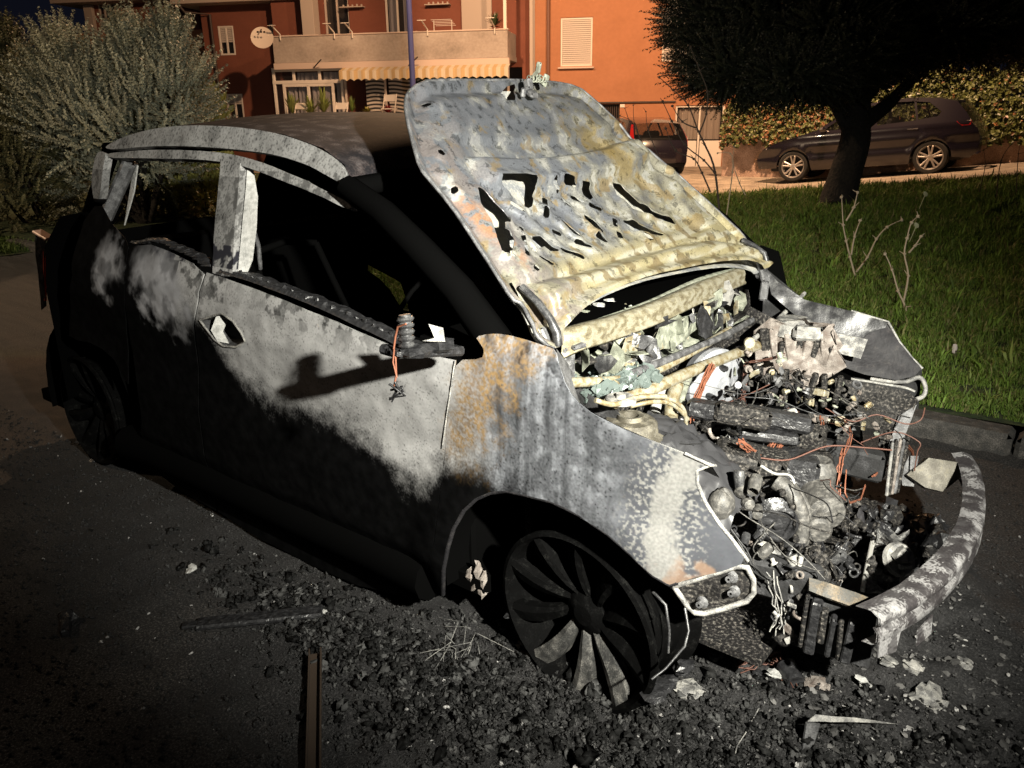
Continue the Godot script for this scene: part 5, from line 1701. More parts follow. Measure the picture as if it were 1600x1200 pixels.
func bonnet(car: Node3D) -> void:
	hood_outline = PackedVector2Array([Vector2(-0.01, -0.002), Vector2(-0.043, 0.016), Vector2(-0.057, 0.046), Vector2(-0.043, 0.087), Vector2(-0.027, 0.136), Vector2(-0.042, 0.159), Vector2(-0.032, 0.247), Vector2(-0.022, 0.358), Vector2(-0.017, 0.465), Vector2(-0.026, 0.536), Vector2(-0.032, 0.579), Vector2(0.003, 0.651), Vector2(0.052, 0.737), Vector2(0.098, 0.804), Vector2(0.151, 0.85), Vector2(0.213, 0.877), Vector2(0.358, 0.899), Vector2(0.56, 0.915), Vector2(0.779, 0.92), Vector2(0.967, 0.91), Vector2(1.089, 0.881), Vector2(1.122, 0.809), Vector2(1.154, 0.715), Vector2(1.208, 0.596), Vector2(1.301, 0.463), Vector2(1.353, 0.337), Vector2(1.398, 0.204), Vector2(1.44, 0.108), Vector2(1.417, 0.062), Vector2(1.481, 0.034), Vector2(1.508, -0.003), Vector2(1.452, -0.043), Vector2(1.344, -0.063), Vector2(1.325, -0.031), Vector2(1.212, 0.011), Vector2(1.027, 0.043), Vector2(0.799, 0.067), Vector2(0.591, 0.083), Vector2(0.391, 0.084), Vector2(0.237, 0.074), Vector2(0.124, 0.055), Vector2(0.057, 0.036), Vector2(0.033, 0.005)])
	hood_outline = rounded(hood_outline, 1)
	hood_rear_top = PackedVector2Array([Vector2(0.04, 0.186), Vector2(0.134, 0.186), Vector2(0.231, 0.188), Vector2(0.372, 0.192), Vector2(0.524, 0.193), Vector2(0.683, 0.188), Vector2(0.854, 0.177), Vector2(1.17, 0.137), Vector2(1.375, 0.07), Vector2(1.414, 0.012)])
	var root := part("bonnet", car)
	var holes := [
		PackedVector2Array([Vector2(0.132, 0.489), Vector2(0.159, 0.482), Vector2(0.174, 0.448), Vector2(0.2, 0.427), Vector2(0.198, 0.409), Vector2(0.172, 0.386), Vector2(0.126, 0.38), Vector2(0.101, 0.353), Vector2(0.118, 0.342), Vector2(0.107, 0.318), Vector2(0.06, 0.284), Vector2(0.047, 0.291), Vector2(0.059, 0.327), Vector2(0.088, 0.381), Vector2(0.099, 0.441)]),
		PackedVector2Array([Vector2(0.256, 0.516), Vector2(0.385, 0.513), Vector2(0.432, 0.503), Vector2(0.366, 0.442), Vector2(0.34, 0.436), Vector2(0.337, 0.465), Vector2(0.271, 0.501)]),
		PackedVector2Array([Vector2(0.455, 0.456), Vector2(0.471, 0.454), Vector2(0.443, 0.428), Vector2(0.428, 0.43)]), PackedVector2Array([Vector2(0.414, 0.417), Vector2(0.429, 0.415), Vector2(0.402, 0.389), Vector2(0.387, 0.391)]), PackedVector2Array([Vector2(0.232, 0.37), Vector2(0.246, 0.368), Vector2(0.222, 0.344), Vector2(0.209, 0.346)]), PackedVector2Array([Vector2(0.186, 0.33), Vector2(0.202, 0.327), Vector2(0.177, 0.303), Vector2(0.162, 0.306)]), PackedVector2Array([Vector2(0.145, 0.291), Vector2(0.16, 0.289), Vector2(0.132, 0.261), Vector2(0.118, 0.264)]),
		PackedVector2Array([Vector2(0.275, 0.454), Vector2(0.308, 0.424), Vector2(0.299, 0.418), Vector2(0.266, 0.448)]), PackedVector2Array([Vector2(0.54, 0.502), Vector2(0.555, 0.475), Vector2(0.544, 0.468), Vector2(0.529, 0.495)]), PackedVector2Array([Vector2(0.552, 0.444), Vector2(0.566, 0.417), Vector2(0.556, 0.411), Vector2(0.541, 0.438)]), PackedVector2Array([Vector2(0.618, 0.45), Vector2(0.659, 0.426), Vector2(0.648, 0.42), Vector2(0.607, 0.443)]), PackedVector2Array([Vector2(0.682, 0.408), Vector2(0.724, 0.384), Vector2(0.712, 0.377), Vector2(0.67, 0.401)]),
		PackedVector2Array([Vector2(0.447, 0.375), Vector2(0.464, 0.368), Vector2(0.492, 0.305), Vector2(0.474, 0.298), Vector2(0.464, 0.312)]), PackedVector2Array([Vector2(0.607, 0.371), Vector2(0.629, 0.342), Vector2(0.637, 0.304), Vector2(0.62, 0.297), Vector2(0.597, 0.308), Vector2(0.593, 0.352)]), PackedVector2Array([Vector2(0.385, 0.341), Vector2(0.407, 0.326), Vector2(0.397, 0.32), Vector2(0.376, 0.336)]), PackedVector2Array([Vector2(0.453, 0.289), Vector2(0.497, 0.259), Vector2(0.487, 0.254), Vector2(0.443, 0.284)]), PackedVector2Array([Vector2(0.588, 0.294), Vector2(0.604, 0.263), Vector2(0.593, 0.258), Vector2(0.578, 0.288)]),
		PackedVector2Array([Vector2(0.746, 0.335), Vector2(0.759, 0.328), Vector2(0.731, 0.305), Vector2(0.72, 0.31)]), PackedVector2Array([Vector2(0.707, 0.283), Vector2(0.72, 0.275), Vector2(0.696, 0.256), Vector2(0.684, 0.26)]), PackedVector2Array([Vector2(0.838, 0.251), Vector2(0.851, 0.246), Vector2(0.856, 0.218), Vector2(0.834, 0.219)]), PackedVector2Array([Vector2(0.35, 0.274), Vector2(0.411, 0.227), Vector2(0.399, 0.222), Vector2(0.339, 0.267)]), PackedVector2Array([Vector2(0.214, 0.263), Vector2(0.231, 0.262), Vector2(0.239, 0.229), Vector2(0.221, 0.23)]),
		PackedVector2Array([Vector2(0.264, 0.33), Vector2(0.3, 0.327), Vector2(0.32, 0.284), Vector2(0.324, 0.272), Vector2(0.297, 0.281), Vector2(0.284, 0.3), Vector2(0.239, 0.294), Vector2(0.239, 0.312)]),
		PackedVector2Array([Vector2(0.906, 0.465), Vector2(0.935, 0.451), Vector2(0.955, 0.414), Vector2(0.97, 0.366), Vector2(1.009, 0.321), Vector2(1.084, 0.269), Vector2(1.081, 0.252), Vector2(1.011, 0.292), Vector2(0.948, 0.335), Vector2(0.892, 0.365), Vector2(0.881, 0.422)]),
		PackedVector2Array([Vector2(0.795, 0.317), Vector2(0.835, 0.306), Vector2(0.894, 0.264), Vector2(0.949, 0.224), Vector2(0.918, 0.224), Vector2(0.86, 0.253), Vector2(0.8, 0.279)]),
		PackedVector2Array([Vector2(0.585, 0.503), Vector2(0.649, 0.491), Vector2(0.654, 0.475), Vector2(0.597, 0.486)]), PackedVector2Array([Vector2(0.703, 0.483), Vector2(0.745, 0.476), Vector2(0.729, 0.434), Vector2(0.696, 0.427), Vector2(0.689, 0.449)]),
		PackedVector2Array([Vector2(0.672, 0.887), Vector2(0.725, 0.896), Vector2(0.661, 0.853), Vector2(0.628, 0.82), Vector2(0.586, 0.82), Vector2(0.597, 0.853)]),
		PackedVector2Array([Vector2(0.078, 0.624), Vector2(0.09, 0.625), Vector2(0.09, 0.616), Vector2(0.079, 0.612), Vector2(0.073, 0.617)]), PackedVector2Array([Vector2(0.034, 0.505), Vector2(0.043, 0.504), Vector2(0.041, 0.496), Vector2(0.03, 0.495)]), PackedVector2Array([Vector2(0.12, 0.225), Vector2(0.131, 0.225), Vector2(0.129, 0.217), Vector2(0.116, 0.213), Vector2(0.11, 0.219)]), PackedVector2Array([Vector2(0.178, 0.805), Vector2(0.192, 0.803), Vector2(0.191, 0.796), Vector2(0.178, 0.796)]),
		PackedVector2Array([Vector2(0, 0.208), Vector2(0.009, 0.206), Vector2(0.002, 0.165), Vector2(-0.004, 0.126), Vector2(-0.011, 0.102), Vector2(-0.026, 0.076), Vector2(-0.046, 0.078), Vector2(-0.029, 0.116), Vector2(-0.018, 0.161)]),
		PackedVector2Array([Vector2(-0.031, 0.073), Vector2(-0.015, 0.065), Vector2(-0.013, 0.045), Vector2(-0.022, 0.028), Vector2(-0.043, 0.03), Vector2(-0.049, 0.047)]),
	]
	for k in holes.size():
		var grown := Geometry2D.offset_polygon(holes[k], 0.0045 if k > 1 else 0.008, Geometry2D.JOIN_ROUND)
		if not grown.is_empty() and k < holes.size() - 2:
			holes[k] = grown[0]
		var rc := Rect2(holes[k][0], Vector2.ZERO)
		for p in holes[k]:
			rc = rc.expand(p)
		hood_holes.append([holes[k], rc.grow(0.024)])
	var b := MB.new()
	b.sheet(hood_outline, holes, 0.0125, func(p): return hood_xyz(p, hood_h(p)), 0.0022, func(p): return Vector2((p.x + 0.1) / 1.6, 1.0 - (p.y + 0.1) / 1.1))
	obj("inner_panel", b, M.hood, root)
	# outer skin a hand's width behind
	var skin := PackedVector2Array()
	var c := Vector2(0.72, 0.42)
	for p in hood_outline:
		skin.append(p + (c - p).normalized() * 0.012)
	var sb := MB.new()
	sb.sheet(skin, [], 0.06, func(p): return hood_xyz(p, -0.066 - 0.05 * sin(clampf(p.x / 1.43, 0, 1) * PI) * (0.35 + 0.65 * clampf(p.y / 0.9, 0, 1)) + 0.058 * exp(-pow(edge_of(p) / 0.06, 2.0))), 0.001, func(p): return p)
	obj("outer_skin", sb, M.hood_skin, root)
	var hem := MB.new()
	var lp := PackedVector3Array()
	for k in range(0, hood_outline.size() - 24):
		lp.append(hood_xyz(hood_outline[k], hood_h(hood_outline[k]) - 0.003))
	hem.tube(lp, 0.0055, 0.0055, 6)
	obj("hem", hem, M.steel, root)
	# the latch striker at the front edge
	var lt := part("latch", root)
	for it in [[832, 128, 0.05, 0.05, 0.035], [820, 140, 0.045, 0.06, 0.04], [842, 137, 0.06, 0.03, 0.03], [826, 155, 0.05, 0.03, 0.05], [836, 112, 0.03, 0.06, 0.02], [812, 152, 0.02, 0.05, 0.03], [848, 128, 0.02, 0.03, 0.04]]:
		var m := MB.new()
		var d: Vector3 = ray_point(it[0], it[1])
		m.box(d + HN * 0.02, Vector3(it[2], it[3], it[4]) * 0.62, Basis.from_euler(Vector3(rng.randf_range(-0.4, 0.4), rng.randf_range(-0.4, 0.4), rng.randf_range(-0.6, 0.6))), 0.005)
		obj("latch_plate", m, M.sage if it[0] > 830 else M.steel, lt)
	var sp := MB.new()
	var s0: Vector3 = ray_point(816, 136) + HN * 0.035
	var coil := PackedVector3Array()
	for k in 46:
		var a := k * 0.7
		coil.append(s0 + HE1 * (k * 0.0021) + HN * cos(a) * 0.010 + HE2 * sin(a) * 0.010)
	sp.tube(coil, 0.0025, 0.0025, 4)
	obj("latch_spring", sp, M.sage, lt)
	# hinges
	for hq in [[Vector3(1.122, 0.986, 0.7), Vector3(1.153, 0.931, 0.7), Vector3(1.145, 0.849, 0.66)], [Vector3(1.132, 0.963, -0.7), Vector3(1.172, 0.882, -0.68), Vector3(1.176, 0.812, -0.66)]]:
		var hg := MB.new()
		hg.bar(hq[0], hq[1], 0.03, 0.02, 0.005)
		hg.bar(hq[1], hq[2], 0.03, 0.02, 0.005)
		obj("hinge", hg, M.steel, root)
	var cu := MB.new()
	cu.tube(PackedVector3Array([Vector3(1.064, 1.029, -0.69), Vector3(1.117, 1.009, -0.69), Vector3(1.154, 0.986, -0.69), Vector3(1.169, 0.948, -0.69), Vector3(1.156, 0.908, -0.69), Vector3(1.132, 0.896, -0.69)]), 0.010, 0.010, 8)
	obj("hinge_rib", cu, M.steel_dark, root)
	cu = MB.new()
	cu.tube(PackedVector3Array([Vector3(1.06, 1.082, 0.7), Vector3(1.11, 1.049, 0.7), Vector3(1.149, 1.01, 0.7), Vector3(1.168, 0.98, 0.7), Vector3(1.172, 0.948, 0.7)]), 0.010, 0.012, 8)
	obj("hinge_rib", cu, M.steel_dark, root)

func edge_of(p: Vector2) -> float:
	var e := 1e9
	for k in hood_outline.size():
		e = minf(e, p.distance_to(Geometry2D.get_closest_point_to_segment(p, hood_outline[k], hood_outline[(k + 1) % hood_outline.size()])))
	return e

func ray_point(x: float, y: float) -> Vector3:
	# near the bonnet's front edge: a place on the bonnet from two measured corners
	var a := hood_xyz(Vector2(0.739, 0.911), 0.0)
	var ex := (hood_xyz(Vector2(0.898, 0.914), 0.0) - a) / 40.0
	var ey := (hood_xyz(Vector2(0.628, 0.798), 0.0) - a) / 40.0
	return a + ex * (x - 812.0) + ey * (y - 120.0)

func car_wheels(car: Node3D) -> void:
	for w in [[Vector3(1.285, 0.238, 0.775), -0.10, 0.05, 1.0], [Vector3(-1.31, 0.255, 0.80), 0.0, 0.0, 1.0], [Vector3(1.323, 0.255, -0.79), -0.10, 0.0, -1.0], [Vector3(-1.31, 0.255, -0.80), 0.0, 0.0, -1.0]]:
		var root := part("wheel", car)
		root.transform = Transform3D(Basis(Vector3.UP, w[1]) * Basis(Vector3.RIGHT, w[2]), w[0])
		var s: float = w[3]
		var T := Transform3D(Basis(Vector3.RIGHT, Vector3.BACK * s, Vector3.DOWN * s), Vector3.ZERO)
		var b := MB.new()
		b.lathe(PackedVector2Array([Vector2(0.243, 0.012), Vector2(0.255, 0.008), Vector2(0.256, 0.0), Vector2(0.240, -0.012), Vector2(0.232, -0.05), Vector2(0.21, -0.09), Vector2(0.215, -0.17), Vector2(0.24, -0.19), Vector2(0.255, -0.20)]), T, 48)
		b.lathe(PackedVector2Array([Vector2(0.243, 0.012), Vector2(0.235, 0.0), Vector2(0.225, -0.04), Vector2(0.205, -0.09), Vector2(0.21, -0.17), Vector2(0.25, -0.20)]), T, 48)
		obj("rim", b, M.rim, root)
		for k in 10:
			var a := TAU * (k + 0.35) / 10.0
			var sp := MB.new()
			var e := Vector3(cos(a), sin(a), 0)
			var t := Vector3(-sin(a), cos(a), 0)
			var rows := []
			for i in 6:
				var f := i / 5.0
				var r := lerpf(0.05, 0.238, f)
				var wd := lerpf(0.012, 0.027, f) * (1.0 + 0.25 * sin(f * PI))
				var zf := s * (lerpf(-0.045, 0.004, pow(f, 0.7)))
				var tw := 0.03 * sin(f * 2.2)
				var c := e * r + t * tw
				rows.append(PackedVector3Array([c - t * wd + Vector3(0, 0, zf - 0.035 * s), c - t * wd + Vector3(0, 0, zf - 0.006 * s), c - t * wd * 0.35 + Vector3(0, 0, zf), c + t * wd * 0.9 + Vector3(0, 0, zf - 0.012 * s), c + t * wd + Vector3(0, 0, zf - 0.04 * s)]))
			for i in 5:
				for j in 4:
					sp.quad(rows[i][j], rows[i + 1][j], rows[i + 1][j + 1], rows[i][j + 1])
			obj("spoke", sp, M.rim_lit if e.y < -0.62 and w[0].x > 0.0 else M.rim, root)  # lower front spokes take the lit copy, the others the black rim
		var h := MB.new()
		h.lathe(PackedVector2Array([Vector2(0.0, -0.028), Vector2(0.03, -0.03), Vector2(0.062, -0.045), Vector2(0.07, -0.09), Vector2(0.0, -0.09)]), T, 20)
		obj("hub", h, M.rim, root)
		var bd := MB.new()
		bd.lathe(PackedVector2Array([Vector2(0.0, -0.11), Vector2(0.14, -0.11), Vector2(0.14, -0.13), Vector2(0.0, -0.13)]), T, 24)
		obj("brake_disc", bd, M.void, root)
		var tw := MB.new()
		for i in 26:
			var a := rng.randf_range(PI * 1.1, PI * 1.9)
			tw.lump(Vector3(cos(a) * 0.262, sin(a) * 0.262, -0.1 * s + rng.randf_range(-0.1, 0.1)), Vector3(0.05, 0.02, 0.06), rng, 0.4)
		obj("tyre_remains", tw, M.char, root)
	# bits hanging in the front arch
	var ab := MB.new()
	for it in [[735, 898, 0.03, 0.05], [748, 890, 0.02, 0.06], [756, 905, 0.02, 0.05], [742, 915, 0.03, 0.03], [753, 925, 0.03, 0.03]]:
		var p := arch_point(it[0], it[1])
		ab.lump(p, Vector3(it[2], it[3], 0.03), rng, 0.5)
	obj("arch_debris", ab, M.tan, car)
	var st := MB.new()
	st.tube(PackedVector3Array([Vector3(1.515, 0.431, 0.8), Vector3(1.559, 0.425, 0.82), Vector3(1.572, 0.362, 0.82), Vector3(1.577, 0.309, 0.83)]), 0.004, 0.003, 6)
	st.tube(PackedVector3Array([Vector3(1.588, 0.407, 0.78), Vector3(1.61, 0.367, 0.8), Vector3(1.612, 0.337, 0.82), Vector3(1.587, 0.289, 0.86), Vector3(1.573, 0.278, 0.9)]), 0.0035, 0.003, 6)
	obj("loose_cable", st, M.steel_dark, car)

func arch_point(x: float, y: float) -> Vector3:
	var a: Vector3 = Vector3(0.894, 0.212, 0.74)
	var ex: Vector3 = (Vector3(0.991, 0.249, 0.74) - a) / 40.0
	var ey: Vector3 = (Vector3(0.89, 0.124, 0.74) - a) / 40.0
	return a + ex * (x - 735.0) + ey * (y - 898.0)

# ------------------------------------------------------------------ the engine bay
func bundle(called: String, path: PackedVector3Array, n: int, spread: float, m: Material, parent: Node, r := 0.0022) -> void:
	var b := MB.new()
	for k in n:
		var p := PackedVector3Array()
		var o := Vector3(rng.randf_range(-1, 1), rng.randf_range(-1, 1), rng.randf_range(-1, 1)) * spread
		for i in path.size() - 1:
			for s in 3:
				var q := path[i].lerp(path[i + 1], s / 3.0)
				p.append(q + o + Vector3(rng.randf_range(-1, 1), rng.randf_range(-1, 1), rng.randf_range(-1, 1)) * spread * 0.45)
		p.append(path[path.size() - 1] + o * 1.6)
		b.tube(p, r, r * 0.8, 5)
	obj(called, b, m, parent)

func bent(path: PackedVector3Array) -> PackedVector3Array:
	var p := PackedVector3Array()
	var n := path.size()
	for i in n - 1:
		var a := path[maxi(i - 1, 0)]
		var d := path[mini(i + 2, n - 1)]
		for s in 5:
			p.append(path[i].cubic_interpolate(path[i + 1], a, d, s / 5.0))
	p.append(path[n - 1])
	return p

func turn() -> Basis:
	return Basis.from_euler(Vector3(rng.randf() * TAU, rng.randf() * TAU, rng.randf() * TAU))

# one scrap of machinery: bolt, bracket, finned block, elbow, flake or clamp
func scrap(at: Vector3, s: float) -> Array:
	var b := MB.new()
	var t := turn()
	match rng.randi() % 7:
		0:
			b.lathe(PackedVector2Array([Vector2(0, 0), Vector2(s * 0.5, 0), Vector2(s * 0.5, s * 0.3), Vector2(s * 0.28, s * 0.34), Vector2(s * 0.28, s * 0.9), Vector2(0, s * 0.9)]), Transform3D(t, at), 9)
			return ["bolt_boss", b]
		1:
			b.box(at, Vector3(s * 1.4, s * 0.16, s * 0.7), t, 0.003)
			b.box(at + t * Vector3(s * 0.62, s * 0.4, 0), Vector3(s * 0.14, s * 0.8, s * 0.66), t, 0.003)
			b.lathe(PackedVector2Array([Vector2(s * 0.1, -0.002), Vector2(s * 0.2, -0.002), Vector2(s * 0.2, s * 0.16), Vector2(s * 0.1, s * 0.16)]), Transform3D(t, at), 8)
			return ["bracket", b]
		2:
			b.box(at, Vector3(s, s * 0.5, s * 0.7), t, 0.006)
			for k in 5:
				b.box(at + t * Vector3(s * (-0.4 + 0.2 * k), s * 0.32, 0), Vector3(s * 0.07, s * 0.2, s * 0.68), t, 0.002)
			return ["finned_casting", b]
		3:
			var p := PackedVector3Array()
			for k in 7:
				var a := k / 6.0 * 1.9
				p.append(at + t * Vector3(cos(a) * s * 0.8, sin(a) * s * 0.8, 0.1 * s * k / 6.0))
			b.tube(p, s * 0.16, s * 0.14, 8)
			return ["pipe_elbow", b]
		4:
			b.lump(at, Vector3(s * 1.3, s * 0.25, s * 0.9), rng, 0.4, t)
			return ["burnt_flake", b]
		5:
			b.lathe(PackedVector2Array([Vector2(s * 0.28, 0), Vector2(s * 0.42, 0), Vector2(s * 0.45, s * 0.12), Vector2(s * 0.42, s * 0.24), Vector2(s * 0.28, s * 0.24), Vector2(s * 0.28, 0)]), Transform3D(t, at), 16)
			return ["pipe_clamp", b]
		_:
			b.lump(at, Vector3(s, s * 0.8, s * 0.9), rng, 0.35, t)
			b.lump(at + t * Vector3(s * 0.4, 0.1 * s, 0), Vector3(s * 0.6, s * 0.5, s * 0.5), rng, 0.35, t)
			return ["melted_lump", b]

func engine_bay(car: Node3D) -> void:
	var e := part("engine_bay", car)
	# tub: bulkhead, aprons, floor
	var tub := MB.new()
	tub.box(Vector3(1.06, 0.45, 0), Vector3(0.02, 0.5, 1.36), Basis.IDENTITY, 0.0)
	tub.box(Vector3(1.35, 0.16, 0), Vector3(0.7, 0.02, 1.1), Basis.IDENTITY, 0.0)
	obj("bulkhead", tub, M.engine, e)
	for s in [1.0, -1.0]:
		var ap := plate(PackedVector3Array([Vector3(1.06, 0.84, 0.58 * s), Vector3(1.28, 0.76, 0.58 * s), Vector3(1.40, 0.62, 0.57 * s), Vector3(1.46, 0.45, 0.56 * s), Vector3(1.48, 0.30, 0.55 * s), Vector3(1.06, 0.25, 0.55 * s)]), 0.004, null, 0.01)
		obj("apron", ap, M.engine if s < 0 else M.soot, e)
	# plenum cross-bar under the bonnet opening, thick and scoured
	var bar := MB.new()
	var bp2 := bent(PackedVector3Array([Vector3(1.124, 0.927, 0.63), Vector3(1.143, 0.939, 0.56), Vector3(1.13, 0.921, 0.342), Vector3(1.14, 0.921, 0.111), Vector3(1.13, 0.925, -0.226), Vector3(1.111, 0.917, -0.6)]))
	var brow := []
	for i in bp2.size():
		var r := PackedVector3Array()
		var jit := 0.003 * dents.get_noise_2d(i * 70.0, 3.0)
		for q in [[-0.045, 0.006], [-0.03, 0.022], [-0.008, 0.024 + jit], [0.006, 0.018], [0.012, 0.004], [0.010 + jit, -0.022], [0.018, -0.030], [0.016, -0.038], [-0.02, -0.038]]:
			r.append(bp2[i] + Vector3(q[0], q[1], 0))
		brow.append(r)
	bar.grid(brow)
	obj("cowl_bar", bar, M.ochre_bar, e)
	var bar3 := MB.new()
	bar3.tube(bent(PackedVector3Array([Vector3(1.111, 0.936, 0.6), Vector3(1.09, 0.926, 0.398), Vector3(1.09, 0.924, 0.101), Vector3(1.09, 0.939, -0.259), Vector3(1.093, 0.928, -0.58)])), 0.016, 0.015, 8)
	obj("cowl_lip", bar3, M.sage, e)
	var up := MB.new()
	up.bar(Vector3(1.136, 0.919, 0.6), Vector3(1.137, 0.814, 0.6), 0.05, 0.012, 0.004)
	up.bar(Vector3(1.136, 0.915, 0.6), Vector3(1.149, 0.919, 0.56), 0.05, 0.012, 0.004)
	obj("cowl_bracket", up, M.steel, e)
	# plenum floor with rubble: broken glass and pale ash
	var pf := plate(PackedVector3Array([Vector3(1.0, 0.79, 0.6), Vector3(1.0, 0.79, -0.6), Vector3(1.16, 0.76, -0.6), Vector3(1.16, 0.76, 0.6)]), 0.006, null, 0.02)
	obj("plenum_floor", pf, M.sage, e)
	var mound := MB.new()
	for k in 80:
		var p: Vector3 = Vector3(0.999, 0.88, 0.139)
		var f := rng.randf()
		mound.lump(p + Vector3(rng.randf_range(-0.10, 0.03), -0.05 + 0.05 * (1.0 - absf(f - 0.4) * 1.6), lerpf(0.14, -0.32, f)), Vector3(0.05, 0.035, 0.05) * rng.randf_range(0.5, 1.5), rng, 0.4, turn())
	obj("ash_mound", mound, M.sage, e)
	for it in [[935, 487, 0.07, "white_ash"], [917, 497, 0.06, "sage"], [975, 483, 0.05, "ochre"], [955, 478, 0.06, "white_ash"], [990, 497, 0.045, "tan"], [1010, 492, 0.04, "sage"], [960, 492, 0.04, "copper_dark"]]:
		var m := MB.new()
		var p := plenum_point(it[0], it[1])
		m.lump(p, Vector3(it[2], it[2] * 0.8, it[2]), rng, 0.35, turn())
		obj("ash_clump", m, M[it[3]], e)
	# crumpled sheet and foil between the two rails
	for k in 64:
		var t := rng.randf()
		var c: Vector3 = lerp(Vector3(1.16, 0.831, 0.583), Vector3(1.16, 0.839, -0.527), t) + Vector3(rng.randf_range(-0.03, 0.03), rng.randf_range(-0.05, 0.05), 0)
		var pts := PackedVector3Array()
		var s := rng.randf_range(0.018, 0.06)
		var ph := rng.randf() * TAU
		var tb := turn()
		for q in 6:
			var a := ph + TAU * q / 6.0
			pts.append(c + tb * Vector3(rng.randf_range(-0.3, 0.3) * s, sin(a) * s * rng.randf_range(0.35, 0.8), cos(a) * s * rng.randf_range(0.6, 1.4)))
		obj("crumpled_foil", plate(pts, 0.002, null, 0.02), M[["sage", "ochre", "sage", "steel", "char", "engine", "ash", "steel_dark"][rng.randi() % 8]], e)
	for it in [[Vector3(1.17, 0.88, 0.164), Vector3(1.16, 0.868, -0.22), Vector3(1.17, 0.828, -0.155), Vector3(1.18, 0.798, 0.091), Vector3(1.18, 0.828, 0.217)], [Vector3(1.15, 0.883, 0.338), Vector3(1.15, 0.878, 0.245), Vector3(1.17, 0.765, 0.328), Vector3(1.17, 0.77, 0.417)], [Vector3(1.15, 0.856, 0.473), Vector3(1.15, 0.852, 0.382), Vector3(1.15, 0.772, 0.366), Vector3(1.16, 0.796, 0.487)]]:
		obj("heat_shield", plate(PackedVector3Array(it), 0.003, null, 0.012), M.sage if rng.randf() < 0.6 else M.ochre, e)
	# long bars that slant across the top
	for it in [[Vector3(1.17, 0.839, 0.658), Vector3(1.2, 0.774, 0.326), Vector3(1.22, 0.782, -0.008), Vector3(1.2, 0.779, -0.302), 0.014, "ochre"], [Vector3(1.097, 0.687, 0.5), Vector3(1.22, 0.735, 0.358), Vector3(1.24, 0.725, -0.02), Vector3(1.257, 0.691, -0.55), 0.02, "ochre"], [Vector3(1.21, 0.802, 0.4), Vector3(1.22, 0.793, 0.127), Vector3(1.22, 0.781, -0.203), Vector3(1.2, 0.772, -0.503), 0.012, "steel"], [Vector3(1.25, 0.728, -0.36), Vector3(1.26, 0.754, -0.538), Vector3(1.26, 0.785, -0.729), Vector3(1.26, 0.813, -0.878), 0.009, "ash"], [Vector3(1.26, 0.644, -0.472), Vector3(1.26, 0.692, -0.522), Vector3(1.26, 0.702, -0.558), Vector3(1.28, 0.675, -0.739), 0.012, "ochre"]]:
		var m := MB.new()
		m.tube(bent(PackedVector3Array([it[0], it[1], it[2], it[3]])), it[4], it[4] * 0.9, 9)
		obj("cross_rail", m, M[it[5]], e)
	# broken glass heap at the near corner
	var gh := MB.new()
	for k in 130:
		var p: Vector3 = lerp(Vector3(1.16, 0.803, 0.582), Vector3(1.2, 0.79, 0.289), rng.randf())
		p += Vector3(rng.randf_range(-0.06, 0.05), rng.randf_range(-0.03, 0.01), rng.randf_range(-0.06, 0.06))
		gh.lump(p, Vector3(0.03, 0.006, 0.022) * rng.randf_range(0.6, 1.8), rng, 0.4, turn())
	obj("glass_rubble", gh, M.glass_rubble, e)
	# near strut top, cap and hoses
	var T := Transform3D(Basis.IDENTITY, Vector3(1.305, 0.74, 0.561))
	var st := MB.new()
	st.lathe(PackedVector2Array([Vector2(0, -0.01), Vector2(0.02, -0.01), Vector2(0.022, 0.012), Vector2(0.034, 0.014), Vector2(0.036, 0.002), Vector2(0.062, 0.0), Vector2(0.07, -0.008), Vector2(0.074, -0.03), Vector2(0.088, -0.038), Vector2(0.09, -0.07), Vector2(0.105, -0.08), Vector2(0.105, -0.2)]), T, 28)
	obj("strut_tower", st, M.ochre_dark, e)
	var cp := MB.new()
	cp.lathe(PackedVector2Array([Vector2(0.0, 0.012), Vector2(0.012, 0.012), Vector2(0.014, 0.002), Vector2(0.036, 0.004), Vector2(0.04, 0.0), Vector2(0.04, -0.01), Vector2(0.0, -0.012)]), Transform3D(Basis.IDENTITY, Vector3(1.286, 0.8, 0.581)), 20)
	obj("filler_cap", cp, M.ash, e)
	for it in [[Vector3(1.271, 0.82, 0.68), Vector3(1.298, 0.8, 0.632), Vector3(1.321, 0.8, 0.544), Vector3(1.348, 0.78, 0.454), 0.007], [Vector3(1.31, 0.78, 0.573), Vector3(1.34, 0.78, 0.509), Vector3(1.353, 0.75, 0.423), Vector3(1.358, 0.68, 0.33), 0.006], [Vector3(1.326, 0.78, 0.483), Vector3(1.349, 0.76, 0.416), Vector3(1.36, 0.72, 0.366), Vector3(1.354, 0.66, 0.33), 0.006]]:
		var m := MB.new()
		m.tube(bent(PackedVector3Array([it[0], it[1], it[2], it[3]])), it[4], it[4], 7)
		obj("brake_pipe", m, M.ochre, e)
	# brake booster and master cylinder
	var bo := MB.new()
	var bc: Vector3 = Vector3(1.22, 0.625, -0.168)
	var BT := Transform3D(Basis(Vector3.UP, Vector3(0.93, 0.1, 0.35).normalized(), Vector3.UP.cross(Vector3(0.93, 0.1, 0.35).normalized())).orthonormalized(), bc)
	bo.lathe(PackedVector2Array([Vector2(0.0, 0.035), Vector2(0.03, 0.035), Vector2(0.06, 0.02), Vector2(0.105, 0.012), Vector2(0.118, 0.0), Vector2(0.118, -0.02), Vector2(0.10, -0.06)]), BT, 32)
	obj("brake_booster", bo, M.booster, e)
